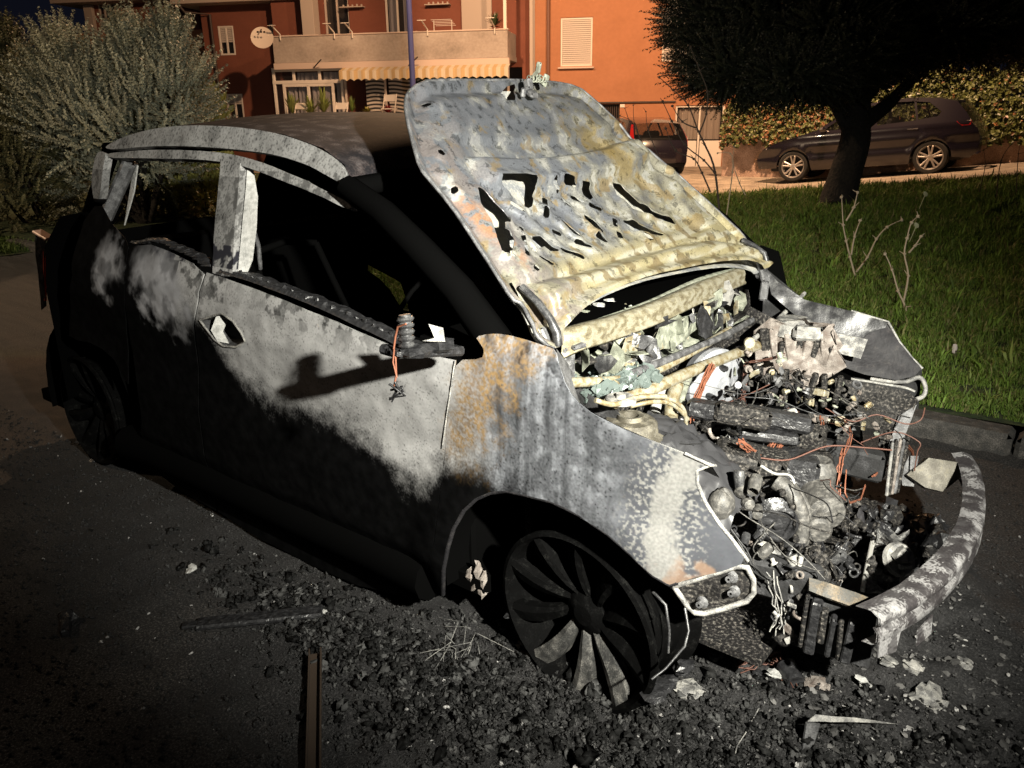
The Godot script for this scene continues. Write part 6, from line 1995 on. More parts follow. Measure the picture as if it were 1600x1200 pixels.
	for k in 3:
		var m := MB.new()
		m.lathe(PackedVector2Array([Vector2(0.0, 0.03), Vector2(0.009, 0.03), Vector2(0.011, 0.0)]), Transform3D(BT.basis, BT * Vector3(cos(k * 2.1) * 0.06, 0.015, sin(k * 2.1) * 0.06)), 10)
		obj("booster_stud", m, M.char, e)
	# draped pale hose and ribbed pipe left of the booster
	for it in [[Vector3(1.2, 0.685, 0.082), Vector3(1.22, 0.656, 0.153), Vector3(1.25, 0.62, 0.216), 0.022, "ochre"], [Vector3(1.2, 0.686, 0.006), Vector3(1.22, 0.657, 0.084), Vector3(1.25, 0.611, 0.156), 0.014, "sage"], [Vector3(1.2, 0.712, 0.183), Vector3(1.24, 0.673, 0.298), Vector3(1.26, 0.631, 0.308), 0.016, "white_ash"]]:
		var m := MB.new()
		m.tube(bent(PackedVector3Array([it[0], it[1], it[2]])), it[3], it[3], 9)
		obj("hose", m, M[it[4]], e)
	# copper looms stripped bare by the fire
	bundle("wiring_loom", PackedVector3Array([Vector3(1.28, 0.741, 0.013), Vector3(1.29, 0.706, 0.093), Vector3(1.3, 0.667, 0.166), Vector3(1.31, 0.632, 0.212)]), 16, 0.008, M.copper, e)
	bundle("wiring_loom", PackedVector3Array([Vector3(1.3, 0.691, -0.217), Vector3(1.3, 0.623, -0.215), Vector3(1.3, 0.562, -0.206), Vector3(1.3, 0.518, -0.259)]), 9, 0.008, M.copper_dark, e)
	bundle("wiring_loom", PackedVector3Array([Vector3(1.52, 0.665, 0.356), Vector3(1.53, 0.629, 0.308), Vector3(1.54, 0.551, 0.2), Vector3(1.54, 0.54, 0.113), Vector3(1.53, 0.568, 0.01), Vector3(1.52, 0.582, -0.07)]), 9, 0.009, M.copper, e)
	bundle("wiring_loom", PackedVector3Array([Vector3(1.52, 0.551, 0.124), Vector3(1.52, 0.563, 0.066), Vector3(1.52, 0.582, -0.003)]), 8, 0.01, M.copper, e)
	bundle("wiring_loom", PackedVector3Array([Vector3(1.64, 0.396, -0.203), Vector3(1.64, 0.439, -0.226), Vector3(1.63, 0.454, -0.338), Vector3(1.62, 0.48, -0.377), Vector3(1.62, 0.545, -0.293)]), 3, 0.008, M.copper, e)
	bundle("wiring_loom", PackedVector3Array([Vector3(1.66, 0.508, -0.137), Vector3(1.68, 0.457, -0.057), Vector3(1.7, 0.357, -0.005)]), 4, 0.006, M.copper, e)
	bundle("wiring_loom", PackedVector3Array([Vector3(1.7, 0.479, -0.044), Vector3(1.72, 0.437, 0.02), Vector3(1.73, 0.395, -0.012), Vector3(1.73, 0.352, -0.144), Vector3(1.72, 0.366, -0.224)]), 2, 0.002, M.copper, e)
	bundle("wiring_loom", PackedVector3Array([Vector3(1.7, 0.322, -0.419), Vector3(1.7, 0.314, -0.504), Vector3(1.7, 0.282, -0.633)]), 4, 0.005, M.copper, e, 0.0035)
	bundle("wiring_loom", PackedVector3Array([Vector3(1.74, 0.386, -0.62), Vector3(1.75, 0.312, -0.735), Vector3(1.76, 0.232, -0.82)]), 4, 0.006, M.copper, e)
	bundle("wiring_loom", PackedVector3Array([Vector3(1.5, 0.618, -0.005), Vector3(1.5, 0.611, -0.084), Vector3(1.5, 0.565, -0.19)]), 5, 0.008, M.copper_dark, e)
	bundle("wiring_loom", PackedVector3Array([Vector3(1.56, 0.561, -0.22), Vector3(1.56, 0.527, -0.245), Vector3(1.57, 0.5, -0.209)]), 4, 0.006, M.copper, e)
	bundle("wiring_loom", PackedVector3Array([Vector3(1.36, 0.681, -0.509), Vector3(1.36, 0.682, -0.589), Vector3(1.36, 0.632, -0.674), Vector3(1.36, 0.605, -0.64), Vector3(1.36, 0.617, -0.554)]), 6, 0.006, M.copper_dark, e)
	bundle("wiring_loom", PackedVector3Array([Vector3(1.33, 0.715, -0.176), Vector3(1.34, 0.692, -0.313), Vector3(1.35, 0.675, -0.487)]), 3, 0.004, M.copper_dark, e)
	bundle("wiring_loom", PackedVector3Array([Vector3(1.628, 0.403, 0.5), Vector3(1.657, 0.366, 0.48), Vector3(1.69, 0.378, 0.46), Vector3(1.729, 0.401, 0.44)]), 8, 0.012, M.copper_dark, e)
	bundle("wiring_loom", PackedVector3Array([Vector3(1.59, 0.504, 0.55), Vector3(1.626, 0.463, 0.55), Vector3(1.66, 0.421, 0.55), Vector3(1.687, 0.388, 0.52)]), 7, 0.010, M.black_wire, e)
	bundle("wiring_loom", PackedVector3Array([Vector3(1.686, 0.397, 0.5), Vector3(1.708, 0.34, 0.5), Vector3(1.724, 0.291, 0.5), Vector3(1.719, 0.241, 0.5)]), 7, 0.012, M.ash, e)
	# far strut tower: pale scaly casting with ribs
	var ft := MB.new()
	var fp := PackedVector3Array([Vector3(1.241, 0.731, -0.5), Vector3(1.295, 0.786, -0.5), Vector3(1.462, 0.799, -0.5), Vector3(1.505, 0.744, -0.52), Vector3(1.522, 0.632, -0.52), Vector3(1.448, 0.581, -0.48), Vector3(1.27, 0.588, -0.46)])
	plate(fp, 0.05, ft, 0.03)
	obj("far_strut_tower", ft, M.tan, e)
	var fl := MB.new()
	fl.lathe(PackedVector2Array([Vector2(0, 0.03), Vector2(0.05, 0.026), Vector2(0.07, 0.01), Vector2(0.075, -0.03)]), Transform3D(Basis.IDENTITY, Vector3(1.347, 0.771, -0.52)), 20)
	fl.box(Vector3(1.414, 0.764, -0.47), Vector3(0.10, 0.05, 0.06), Basis(Vector3.UP, 0.4), 0.012)
	obj("far_strut_cap", fl, M.ash, e)
	for k in 9:
		var m := MB.new()
		var p: Vector3 = lerp(Vector3(1.28, 0.691, -0.44), Vector3(1.501, 0.696, -0.48), k / 8.0)
		m.box(p + Vector3(0, rng.randf_range(-0.03, 0.02), 0), Vector3(rng.randf_range(0.012, 0.03), rng.randf_range(0.06, 0.13), 0.02), Basis.from_euler(Vector3(rng.randf_range(-0.2, 0.2), 0.3, rng.randf_range(-0.3, 0.3))), 0.004)
		obj("tower_rib", m, M.tan if k % 2 else M.engine, e)
	for k in 7:
		var m := MB.new()
		var p: Vector3 = lerp(Vector3(1.291, 0.607, -0.4), Vector3(1.542, 0.607, -0.45), k / 6.0)
		m.box(p + Vector3(0, -0.03, 0), Vector3(0.02, 0.12, 0.03), Basis.from_euler(Vector3(0.1, 0.3, rng.randf_range(-0.2, 0.2))), 0.004)
		obj("far_bracket", m, M.engine, e)
	var bl := plate(PackedVector3Array([Vector3(1.481, 0.755, -0.56), Vector3(1.586, 0.744, -0.58), Vector3(1.571, 0.672, -0.58), Vector3(1.504, 0.684, -0.56)]), 0.004)
	obj("far_bolt_plate", bl, M.ash, e)
	# the sagging black cloth-like intake on the near side
	var cl := MB.new()
	var rows := []
	for i in 26:
		var r := PackedVector3Array()
		for j in 22:
			var u := i / 25.0
			var v := j / 21.0
			var p := Vector3(lerpf(1.30, 1.60, v), 0.72 - 0.16 * v * v - 0.12 * pow(absf(u - 0.5) * 2.0, 2.0), lerpf(0.66, 0.30, u))
			p.y += 0.03 * dents.get_noise_2d(u * 300.0 + v * 90.0, v * 130.0) + 0.022 * absf(dents.get_noise_2d(u * 520.0 + v * 200.0, v * 260.0 + 77.0))
			r.append(p)
		rows.append(r)
	cl.grid(rows)
	obj("melted_intake", cl, M.cloth, e)
	# blocks of the engine top
	for it in [[Vector3(1.339, 0.66, 0.183), Vector3(0.10, 0.05, 0.07), 0.3], [Vector3(1.507, 0.62, 0.029), Vector3(0.20, 0.05, 0.07), 0.5], [Vector3(1.451, 0.66, 0.166), Vector3(0.16, 0.06, 0.05), 0.4], [Vector3(1.497, 0.58, 0.071), Vector3(0.18, 0.03, 0.06), 0.55], [Vector3(1.565, 0.52, -0.096), Vector3(0.10, 0.10, 0.08), 0.1], [Vector3(1.524, 0.52, 0.224), Vector3(0.16, 0.14, 0.12), 0.2], [Vector3(1.587, 0.46, 0.127), Vector3(0.16, 0.2, 0.16), 0.3], [Vector3(1.627, 0.5, 0.04), Vector3(0.10, 0.09, 0.1), 0.3], [Vector3(1.495, 0.58, 0.302), Vector3(0.12, 0.08, 0.12), 0.4]]:
		var m := MB.new()
		m.box(it[0], it[1], Basis.from_euler(Vector3(rng.randf_range(-0.15, 0.15), it[2], rng.randf_range(-0.25, 0.1))), 0.012)
		obj("engine_block", m, M.engine if rng.randf() < 0.5 else M.char, e)
	# crank pulley with its ribs
	var PX := Vector3(0.55, -0.1, 0.82).normalized()
	var PT := Transform3D(Basis(PX.cross(Vector3.UP).normalized(), PX, PX.cross(Vector3.UP).normalized().cross(PX)), Vector3(1.632, 0.459, 0.34))
	var pp := PackedVector2Array([Vector2(0.0, 0.03), Vector2(0.012, 0.03), Vector2(0.016, 0.02), Vector2(0.042, 0.018), Vector2(0.046, 0.03)])
	for k in 6:
		pp.append(Vector2(0.054, 0.026 - k * 0.010))
		pp.append(Vector2(0.048, 0.021 - k * 0.010))
	pp.append(Vector2(0.0, -0.04))
	var pu := MB.new()
	pu.lathe(pp, PT, 28)
	obj("crank_pulley", pu, M.char, e)
	# scorched timing cover: an arch of bolted casting round the pulley
	var tc := MB.new()
	tc.tube(bent(PackedVector3Array([Vector3(1.609, 0.549, 0.3), Vector3(1.65, 0.528, 0.3), Vector3(1.681, 0.48, 0.3), Vector3(1.693, 0.427, 0.3), Vector3(1.69, 0.392, 0.31)])), 0.024, 0.020, 9)
	tc.tube(bent(PackedVector3Array([Vector3(1.645, 0.533, 0.27), Vector3(1.684, 0.487, 0.27), Vector3(1.697, 0.424, 0.27), Vector3(1.695, 0.379, 0.28)])), 0.014, 0.012, 8)
	obj("timing_cover", tc, M.ash_dull, e)
	for q in [Vector3(1.636, 0.537, 0.325), Vector3(1.667, 0.505, 0.325), Vector3(1.68, 0.462, 0.325), Vector3(1.684, 0.416, 0.325)]:
		var m := MB.new()
		m.lathe(PackedVector2Array([Vector2(0, 0.014), Vector2(0.009, 0.012), Vector2(0.01, 0.0)]), Transform3D(PT.basis, q), 8)
		obj("cover_bolt", m, M.engine, e)
	var al := MB.new()
	al.lathe(PackedVector2Array([Vector2(0, 0.06), Vector2(0.02, 0.06), Vector2(0.03, 0.045), Vector2(0.05, 0.04), Vector2(0.055, 0.0), Vector2(0.055, -0.05), Vector2(0.04, -0.06)]), Transform3D(PT.basis, Vector3(1.709, 0.466, 0.2)), 20)
	obj("alternator", al, M.ash_dull, e)
	var al2 := MB.new()
	al2.lathe(PackedVector2Array([Vector2(0, 0.03), Vector2(0.03, 0.03), Vector2(0.038, 0.02), Vector2(0.038, -0.04)]), Transform3D(PT.basis, Vector3(1.713, 0.426, 0.25)), 18)
	obj("water_pump", al2, M.ash_dull, e)
	var fn := MB.new()
	fn.lathe(PackedVector2Array([Vector2(0.0, 0.02), Vector2(0.02, 0.022), Vector2(0.034, 0.028), Vector2(0.036, 0.02), Vector2(0.05, 0.0), Vector2(0.05, -0.05)]), Transform3D(Basis.IDENTITY, Vector3(1.661, 0.53, 0.107)), 20)
	obj("throttle_housing", fn, M.ash_dull, e)
	# pale ball-shaped resonator and brackets by the wing edge
	var rb := MB.new()
	var rows2 := []
	for i in 9:
		var r := PackedVector3Array()
		for j in 17:
			var a := PI * i / 8.0
			var b := TAU * j / 16.0
			var rr := 0.036 * (1.0 - 0.16 * pow(absf(cos(b * 1.0)), 8.0))
			r.append(Vector3(1.567, 0.575, 0.56) + Vector3(sin(a) * cos(b) * rr, cos(a) * rr * 1.25, sin(a) * sin(b) * rr))
		rows2.append(r)
	rb.grid(rows2)
	obj("resonator_ball", rb, M.ash_dull, e)
	for it in [[1160, 765, 0.034], [1168, 785, 0.03], [1180, 755, 0.034], [1165, 840, 0.024], [1195, 860, 0.03], [1155, 745, 0.028], [1184, 800, 0.028]]:
		var m := MB.new()
		m.lathe(PackedVector2Array([Vector2(0, it[2] * 0.6), Vector2(it[2] * 0.45, it[2] * 0.5), Vector2(it[2] * 0.5, 0), Vector2(it[2] * 0.4, -it[2])]), Transform3D(turn(), bay_point(it[0], it[1])), 12)
		obj("sensor_body", m, M.steel_dark if rng.randf() < 0.6 else M.ash_dull, e)
	var ex := MB.new()
	ex.lathe(PackedVector2Array([Vector2(0.03, 0.03), Vector2(0.034, 0.03), Vector2(0.04, 0.0), Vector2(0.034, -0.04), Vector2(0.026, -0.04), Vector2(0.026, 0.03)]), Transform3D(Basis.from_euler(Vector3(0.6, 0, 1.0)), Vector3(1.628, 0.387, 0.42)), 20)
	obj("exhaust_ring", ex, M.ash, e)
	# strap that arcs over the engine
	var sp := MB.new()
	sp.tube(bent(PackedVector3Array([Vector3(1.6, 0.627, 0.396), Vector3(1.62, 0.595, 0.352), Vector3(1.63, 0.562, 0.267), Vector3(1.64, 0.539, 0.249), Vector3(1.65, 0.527, 0.274)])), 0.004, 0.004, 6)
	sp.tube(bent(PackedVector3Array([Vector3(1.52, 0.634, 0.032), Vector3(1.52, 0.624, -0.069), Vector3(1.53, 0.601, -0.069), Vector3(1.53, 0.597, -0.015)])), 0.006, 0.006, 6)
	obj("strap", sp, M.bright, e)
	# far front: headlamp panel with square holes
	var hp := PackedVector3Array([Vector3(1.489, 0.58, -0.6), Vector3(1.605, 0.574, -0.62), Vector3(1.728, 0.564, -0.64), Vector3(1.76, 0.54, -0.64), Vector3(1.743, 0.459, -0.62), Vector3(1.733, 0.367, -0.6), Vector3(1.703, 0.312, -0.58), Vector3(1.671, 0.361, -0.57), Vector3(1.655, 0.494, -0.6), Vector3(1.575, 0.499, -0.59), Vector3(1.582, 0.367, -0.56), Vector3(1.539, 0.363, -0.54), Vector3(1.511, 0.471, -0.57)])
	obj("headlamp_panel", plate(hp, 0.004, null, 0.012), M.engine, e)
	obj("headlamp_tongue", plate(PackedVector3Array([Vector3(1.715, 0.483, -0.6), Vector3(1.758, 0.523, -0.64), Vector3(1.733, 0.341, -0.57), Vector3(1.692, 0.316, -0.56)]), 0.004), M.steel, e)
	obj("star_bracket", plate(PackedVector3Array([Vector3(1.522, 0.495, -0.5), Vector3(1.559, 0.479, -0.5), Vector3(1.579, 0.526, -0.5), Vector3(1.587, 0.466, -0.5), Vector3(1.607, 0.437, -0.5), Vector3(1.565, 0.432, -0.5), Vector3(1.538, 0.396, -0.5), Vector3(1.541, 0.446, -0.5)]), 0.004), M.steel, e)
	var lv := MB.new()
	lv.tube(bent(PackedVector3Array([Vector3(1.62, 0.507, -0.295), Vector3(1.62, 0.517, -0.332), Vector3(1.62, 0.499, -0.443), Vector3(1.62, 0.485, -0.51)])), 0.008, 0.010, 8)
	lv.lathe(PackedVector2Array([Vector2(0.004, 0.006), Vector2(0.013, 0.006), Vector2(0.013, -0.006), Vector2(0.004, -0.006)]), Transform3D(PT.basis, Vector3(1.625, 0.501, -0.477)), 12)
	obj("lever", lv, M.tan, e)
	# loose scrap all over the heap
	var mats := ["engine", "engine", "engine", "char", "char", "char", "steel_dark", "engine", "engine", "soot_gloss", "tan", "char"]
	for k in 270:
		var x := rng.randf_range(1.28, 1.82)
		var z := rng.randf_range(-0.42, 0.52)
		var top := lerpf(0.62, 0.34, sstep(1.35, 1.8, x)) - 0.10 * sstep(0.0, -0.4, z) * sstep(1.4, 1.6, x)
		if z < -0.12 and x > 1.5:
			top -= 0.16
		var s := scrap(Vector3(x, top + rng.randf_range(-0.06, 0.04), z), rng.randf_range(0.014, 0.04))
		obj(s[0], s[1], M[mats[rng.randi() % mats.size()]], e)
	for k in 60:
		var t := rng.randf()
		var p: Vector3 = lerp(Vector3(1.22, 0.781, -0.255), Vector3(1.716, 0.499, -0.55), t) + Vector3(rng.randf_range(-0.08, 0.08), rng.randf_range(-0.10, 0.03), rng.randf_range(-0.04, 0.14))
		var s := scrap(p, rng.randf_range(0.015, 0.04))
		obj(s[0], s[1], M[["tan", "engine", "sage", "steel", "ochre"][rng.randi() % 5]], e)
	# thin pipes and stripped wires wandering through it
	for k in 44:
		var p := PackedVector3Array()
		var q := Vector3(rng.randf_range(1.3, 1.75), 0, rng.randf_range(-0.35, 0.5))
		q.y = lerpf(0.66, 0.42, sstep(1.35, 1.8, q.x))
		var d := Vector3(rng.randf_range(-0.05, 0.08), 0, rng.randf_range(-0.08, 0.08))
		for i in 6:
			p.append(Vector3(clampf(q.x, 1.2, 1.82), q.y, clampf(q.z, -0.42, 0.52)))
			q += d + Vector3(rng.randf_range(-0.03, 0.03), rng.randf_range(-0.045, 0.03), rng.randf_range(-0.03, 0.03))
		var m := MB.new()
		m.tube(bent(p), rng.randf_range(0.0010, 0.0024), -1.0, 6)
		obj("stray_pipe", m, M[["copper_dark", "steel_dark", "ash_dull", "char", "engine", "black_wire"][rng.randi() % 6]], e)

func plenum_point(x: float, y: float) -> Vector3:
	var a: Vector3 = Vector3(0.841, 0.89, 0.119)
	return a + (Vector3(0.909, 0.89, 0.07) - a) * (x - 900.0) / 40.0 + (Vector3(0.937, 0.89, 0.263) - a) * (y - 480.0) / 20.0

func bay_point(x: float, y: float) -> Vector3:
	var a: Vector3 = Vector3(1.58, 0.569, 0.5)
	return a + (Vector3(1.644, 0.588, 0.5) - a) * (x - 1150.0) / 40.0 + (Vector3(1.586, 0.498, 0.5) - a) * (y - 780.0) / 40.0

func car_front(car: Node3D) -> void:
	# near headlamp tray: a shallow pressed pan with a turned rim and studs
	var hl := part("headlamp_tray", car)
	var pan := PackedVector3Array([Vector3(1.546, 0.443, 0.76), Vector3(1.604, 0.482, 0.75), Vector3(1.68, 0.531, 0.73), Vector3(1.7, 0.53, 0.72), Vector3(1.713, 0.5, 0.71), Vector3(1.714, 0.462, 0.7), Vector3(1.7, 0.433, 0.7), Vector3(1.661, 0.409, 0.72), Vector3(1.618, 0.387, 0.74), Vector3(1.598, 0.383, 0.745), Vector3(1.58, 0.396, 0.75)])
	obj("tray_plate", plate(pan, 0.003, null, 0.014), M.engine, hl)
	var rim := MB.new()
	var lp := PackedVector3Array()
	for p in pan:
		lp.append(p + Vector3(0.004, 0, 0.006))
	lp.append(lp[0])
	rim.tube(lp, 0.007, 0.007, 7, false)
	obj("tray_rim", rim, M.ash, hl)
	for q in [Vector3(1.674, 0.498, 0.735), Vector3(1.68, 0.461, 0.73), Vector3(1.617, 0.419, 0.755)]:
		var m := MB.new()
		m.lathe(PackedVector2Array([Vector2(0.003, 0.016), Vector2(0.008, 0.016), Vector2(0.009, 0.0), Vector2(0.015, -0.004)]), Transform3D(Basis(Vector3.RIGHT, Vector3(0.5, 0.1, 0.86).normalized(), Vector3.RIGHT.cross(Vector3(0.5, 0.1, 0.86).normalized())).orthonormalized(), q), 10)
		obj("tray_stud", m, M.steel, hl)
	# far wing: top flange, black inner side, turned front edge
	var fw := part("far_wing_front", car)
	obj("wing_flange", plate(PackedVector3Array([Vector3(1.154, 0.929, -0.71), Vector3(1.211, 0.883, -0.7), Vector3(1.316, 0.827, -0.7), Vector3(1.489, 0.805, -0.7), Vector3(1.615, 0.783, -0.71), Vector3(1.61, 0.761, -0.71), Vector3(1.561, 0.739, -0.69), Vector3(1.542, 0.712, -0.67), Vector3(1.42, 0.724, -0.66), Vector3(1.323, 0.758, -0.66), Vector3(1.206, 0.84, -0.66)]), 0.004, null, 0.006), M.steel_dark, fw)
	obj("wing_inner", plate(PackedVector3Array([Vector3(1.542, 0.712, -0.67), Vector3(1.561, 0.739, -0.69), Vector3(1.608, 0.766, -0.73), Vector3(1.651, 0.706, -0.745), Vector3(1.702, 0.653, -0.75), Vector3(1.737, 0.622, -0.75), Vector3(1.72, 0.595, -0.73), Vector3(1.67, 0.579, -0.7), Vector3(1.568, 0.589, -0.67), Vector3(1.489, 0.614, -0.64), Vector3(1.477, 0.677, -0.64)]), 0.004, null, 0.006), M.soot_gloss, fw)
	var fe := MB.new()
	fe.tube(PackedVector3Array([Vector3(1.488, 0.806, -0.705), Vector3(1.613, 0.78, -0.72), Vector3(1.652, 0.707, -0.75), Vector3(1.7, 0.654, -0.755), Vector3(1.739, 0.621, -0.755)]), 0.005, 0.005, 6)
	fe.tube(bent(PackedVector3Array([Vector3(1.585, 0.567, -0.7), Vector3(1.688, 0.57, -0.72), Vector3(1.736, 0.591, -0.74), Vector3(1.76, 0.562, -0.74), Vector3(1.761, 0.531, -0.73), Vector3(1.745, 0.522, -0.7)])), 0.008, 0.008, 7)
	fe.tube(bent(PackedVector3Array([Vector3(1.529, 0.567, -0.66), Vector3(1.634, 0.563, -0.68), Vector3(1.707, 0.56, -0.69), Vector3(1.739, 0.552, -0.69)])), 0.005, 0.005, 6)
	obj("wing_edge", fe, M.ash, fw)
	# skin of the far wing and its outer face
	var ow := MB.new()
	var r0 := PackedVector3Array()
	var r1 := PackedVector3Array()
	for p in [Vector3(1.152, 0.928, -0.715), Vector3(1.315, 0.826, -0.705), Vector3(1.487, 0.802, -0.71), Vector3(1.612, 0.779, -0.725), Vector3(1.651, 0.706, -0.755), Vector3(1.738, 0.619, -0.76)]:
		r0.append(p)
		r1.append(Vector3(p.x, minf(p.y - 0.12, 0.45), p.z - 0.05))
	ow.grid([r0, r1])
	obj("wing_skin", ow, M.soot, fw)
	# front rails and crash boxes
	var ra := MB.new()
	ra.bar(Vector3(1.30, 0.34, 0.47), Vector3(1.80, 0.38, 0.47), 0.07, 0.10, 0.01)
	obj("chassis_rail", ra, M.soot, car)
	ra = MB.new()
	ra.bar(Vector3(1.25, 0.34, -0.47), Vector3(1.72, 0.33, -0.48), 0.07, 0.10, 0.01)
	obj("chassis_rail", ra, M.soot, car)
	obj("rail_top_plate", plate(PackedVector3Array([Vector3(1.775, 0.412, 0.5), Vector3(1.832, 0.417, 0.5), Vector3(1.943, 0.36, 0.42), Vector3(1.936, 0.355, 0.45), Vector3(1.889, 0.374, 0.5), Vector3(1.787, 0.397, 0.53)]), 0.01), M.rust_plate, car)
	var fins := part("rail_side", car)
	for k in 6:
		var m := MB.new()
		var x := 1262.0 + 13.0 * k
		var a: Vector3 = lerp(Vector3(1.787, 0.392, 0.53), Vector3(1.893, 0.382, 0.52), k / 5.0)
		m.box(a + Vector3(0, -0.075 + rng.randf_range(-0.02, 0.01), rng.randf_range(-0.012, 0.006)), Vector3(rng.randf_range(0.008, 0.026), rng.randf_range(0.09, 0.16), 0.03), Basis.from_euler(Vector3(rng.randf_range(-0.1, 0.1), 0.2, rng.randf_range(-0.12, 0.12))), 0.004)
		obj("side_rib", m, M.char if k % 2 else M.engine, fins)
	var bk := MB.new()
	bk.box(lerp(Vector3(1.779, 0.372, 0.5), Vector3(1.889, 0.369, 0.5), 0.5) + Vector3(0.0, -0.08, -0.02), Vector3(0.2, 0.16, 0.02), Basis(Vector3.UP, 0.1), 0.004)
	obj("side_plate", bk, M.soot, fins)
	var cb := MB.new()
	plate(PackedVector3Array([Vector3(1.782, 0.326, -0.47), Vector3(1.832, 0.39, -0.5), Vector3(1.93, 0.379, -0.55), Vector3(1.929, 0.337, -0.53), Vector3(1.891, 0.292, -0.48), Vector3(1.844, 0.3, -0.46)]), 0.05, cb)
	obj("far_crash_box", cb, M.ochre_dark, car)
	obj("far_crash_flange", plate(PackedVector3Array([Vector3(1.776, 0.333, -0.46), Vector3(1.787, 0.394, -0.48), Vector3(1.817, 0.402, -0.48), Vector3(1.82, 0.298, -0.46), Vector3(1.787, 0.297, -0.45)]), 0.006), M.steel, car)
	for k in 5:
		var m := MB.new()
		m.bar(lerp(Vector3(1.737, 0.443, -0.45), Vector3(1.777, 0.466, -0.48), k / 4.0), lerp(Vector3(1.749, 0.257, -0.42), Vector3(1.777, 0.269, -0.44), k / 4.0), 0.010, 0.012)
		obj("far_stay", m, M[["ash", "engine", "tan", "steel", "engine"][k]], car)
	# bumper beam: hollow pressed bar, bowed, hanging between the rails
	var bm := MB.new()
	var path := bent(PackedVector3Array([Vector3(1.95, 0.421, 0.6), Vector3(2.002, 0.406, 0.42), Vector3(2.042, 0.415, 0.24), Vector3(2.053, 0.407, 0.05), Vector3(2.045, 0.397, -0.12), Vector3(2.017, 0.385, -0.32), Vector3(1.979, 0.382, -0.48), Vector3(1.939, 0.385, -0.58)]))
	var rows := []
	for i in path.size():
		var t := (path[mini(i + 1, path.size() - 1)] - path[maxi(i - 1, 0)]).normalized()
		var outw := t.cross(Vector3.UP).normalized()
		if outw.x < 0.0:
			outw = -outw
		var r := PackedVector3Array()
		for q in [[-0.04, 0.030], [-0.004, 0.038], [0.016, 0.029], [0.018, 0.010], [0.006, 0.0], [0.018, -0.010], [0.018, -0.034], [0.006, -0.044], [-0.015, -0.048]]:
			r.append(path[i] + outw * q[0] + Vector3(0, q[1] - 0.012, 0) + outw * 0.002 * dents.get_noise_2d(i * 40.0, q[1] * 900.0))
		rows.append(r)
	bm.grid(rows)
	var inner := []
	for r in rows:
		var q := PackedVector3Array()
		for k in r.size():
			q.append(r[k] + Vector3(-0.004, 0, 0))
		inner.append(q)
	bm.grid(inner)
	var bo := obj("bumper_beam", bm, M.beam, car)
	var tn := MB.new()
	for it in [[Vector3(1.969, 0.383, 0.6), Vector3(1.972, 0.337, 0.6), Vector3(1.993, 0.315, 0.52), Vector3(1.993, 0.361, 0.5)], [Vector3(2.017, 0.325, 0.42), Vector3(2.021, 0.288, 0.43), Vector3(2.039, 0.296, 0.37), Vector3(2.033, 0.337, 0.35)]]:
		plate(PackedVector3Array(it), 0.003, tn)
	obj("torn_foam_clip", tn, M.beam, bo)
	# radiator tank fallen among the ash, and the gear beside it
	var rd := part("fallen_radiator", car)
	var wb := MB.new()
	wb.bar(Vector3(1.812, 0.16, 0.049), Vector3(1.765, 0.2, -0.235), 0.014, 0.02, 0.003)
	obj("tank_edge", wb, M.bright, rd)
	obj("radiator_core", plate(PackedVector3Array([Vector3(1.814, 0.15, 0.041), Vector3(1.762, 0.19, -0.27), Vector3(1.85, 0.18, -0.327), Vector3(1.868, 0.15, -0.198), Vector3(1.875, 0.13, -0.085), Vector3(1.855, 0.13, 0.014)]), 0.02, null, 0.05), M.core, rd)
	for k in 26:
		var m := MB.new()
		var p: Vector3 = lerp(lerp(Vector3(1.819, 0.17, 0.055), Vector3(1.775, 0.2, -0.227), rng.randf()), lerp(Vector3(1.867, 0.15, 0.001), Vector3(1.854, 0.19, -0.287), rng.randf()), rng.randf())
		m.lump(p, Vector3(0.04, 0.018, 0.03) * rng.randf_range(0.5, 1.5), rng, 0.5, turn())
		obj("core_flake", m, M.ash if rng.randf() < 0.45 else M.engine, rd)
	var gr := MB.new()
	var gx := Vector3(0.6, 0.55, 0.55).normalized()
	var GT := Transform3D(Basis(gx.cross(Vector3.UP).normalized(), gx, gx.cross(Vector3.UP).normalized().cross(gx)), Vector3(1.871, 0.22, -0.083))
	gr.lathe(PackedVector2Array([Vector2(0.02, 0.012), Vector2(0.045, 0.012), Vector2(0.052, 0.0), Vector2(0.045, -0.01)]), GT, 22)
	gr.lump(GT * Vector3(0.0, 0.02, 0.01), Vector3(0.06, 0.05, 0.06), rng, 0.4)
	obj("fan_motor", gr, M.ash, rd)
	var fp := MB.new()
	fp.bar(Vector3(1.893, 0.2, -0.061), Vector3(1.9, 0.14, -0.002), 0.012, 0.012)
	fp.bar(Vector3(1.928, 0.2, -0.002), Vector3(1.932, 0.14, 0.015), 0.008, 0.008)
	fp.bar(Vector3(1.881, 0.22, -0.038), Vector3(1.909, 0.22, -0.068), 0.014, 0.014)
	obj("fan_stay", fp, M.ash, rd)
	var ws := MB.new()
	ws.lump(Vector3(1.95, 0.12, -0.321), Vector3(0.10, 0.05, 0.05), rng, 0.35)
	ws.lump(Vector3(1.946, 0.1, -0.264), Vector3(0.06, 0.05, 0.05), rng, 0.4)
	obj("ash_crust", ws, M.white_ash, rd)
	for k in 90:
		var m := MB.new()
		var p: Vector3 = lerp(lerp(Vector3(1.68, 0.06, -0.344), Vector3(1.659, 0.1, -0.644), rng.randf()), lerp(Vector3(1.942, 0.05, -0.245), Vector3(1.902, 0.05, -0.881), rng.randf()), rng.randf())
		m.lump(p + Vector3(0, rng.randf_range(-0.03, 0.04), 0), Vector3(0.07, 0.04, 0.06) * rng.randf_range(0.4, 1.4), rng, 0.5, turn())
		obj("charred_lump", m, M[["char", "char", "char", "engine", "cloth"][rng.randi() % 5]], rd)
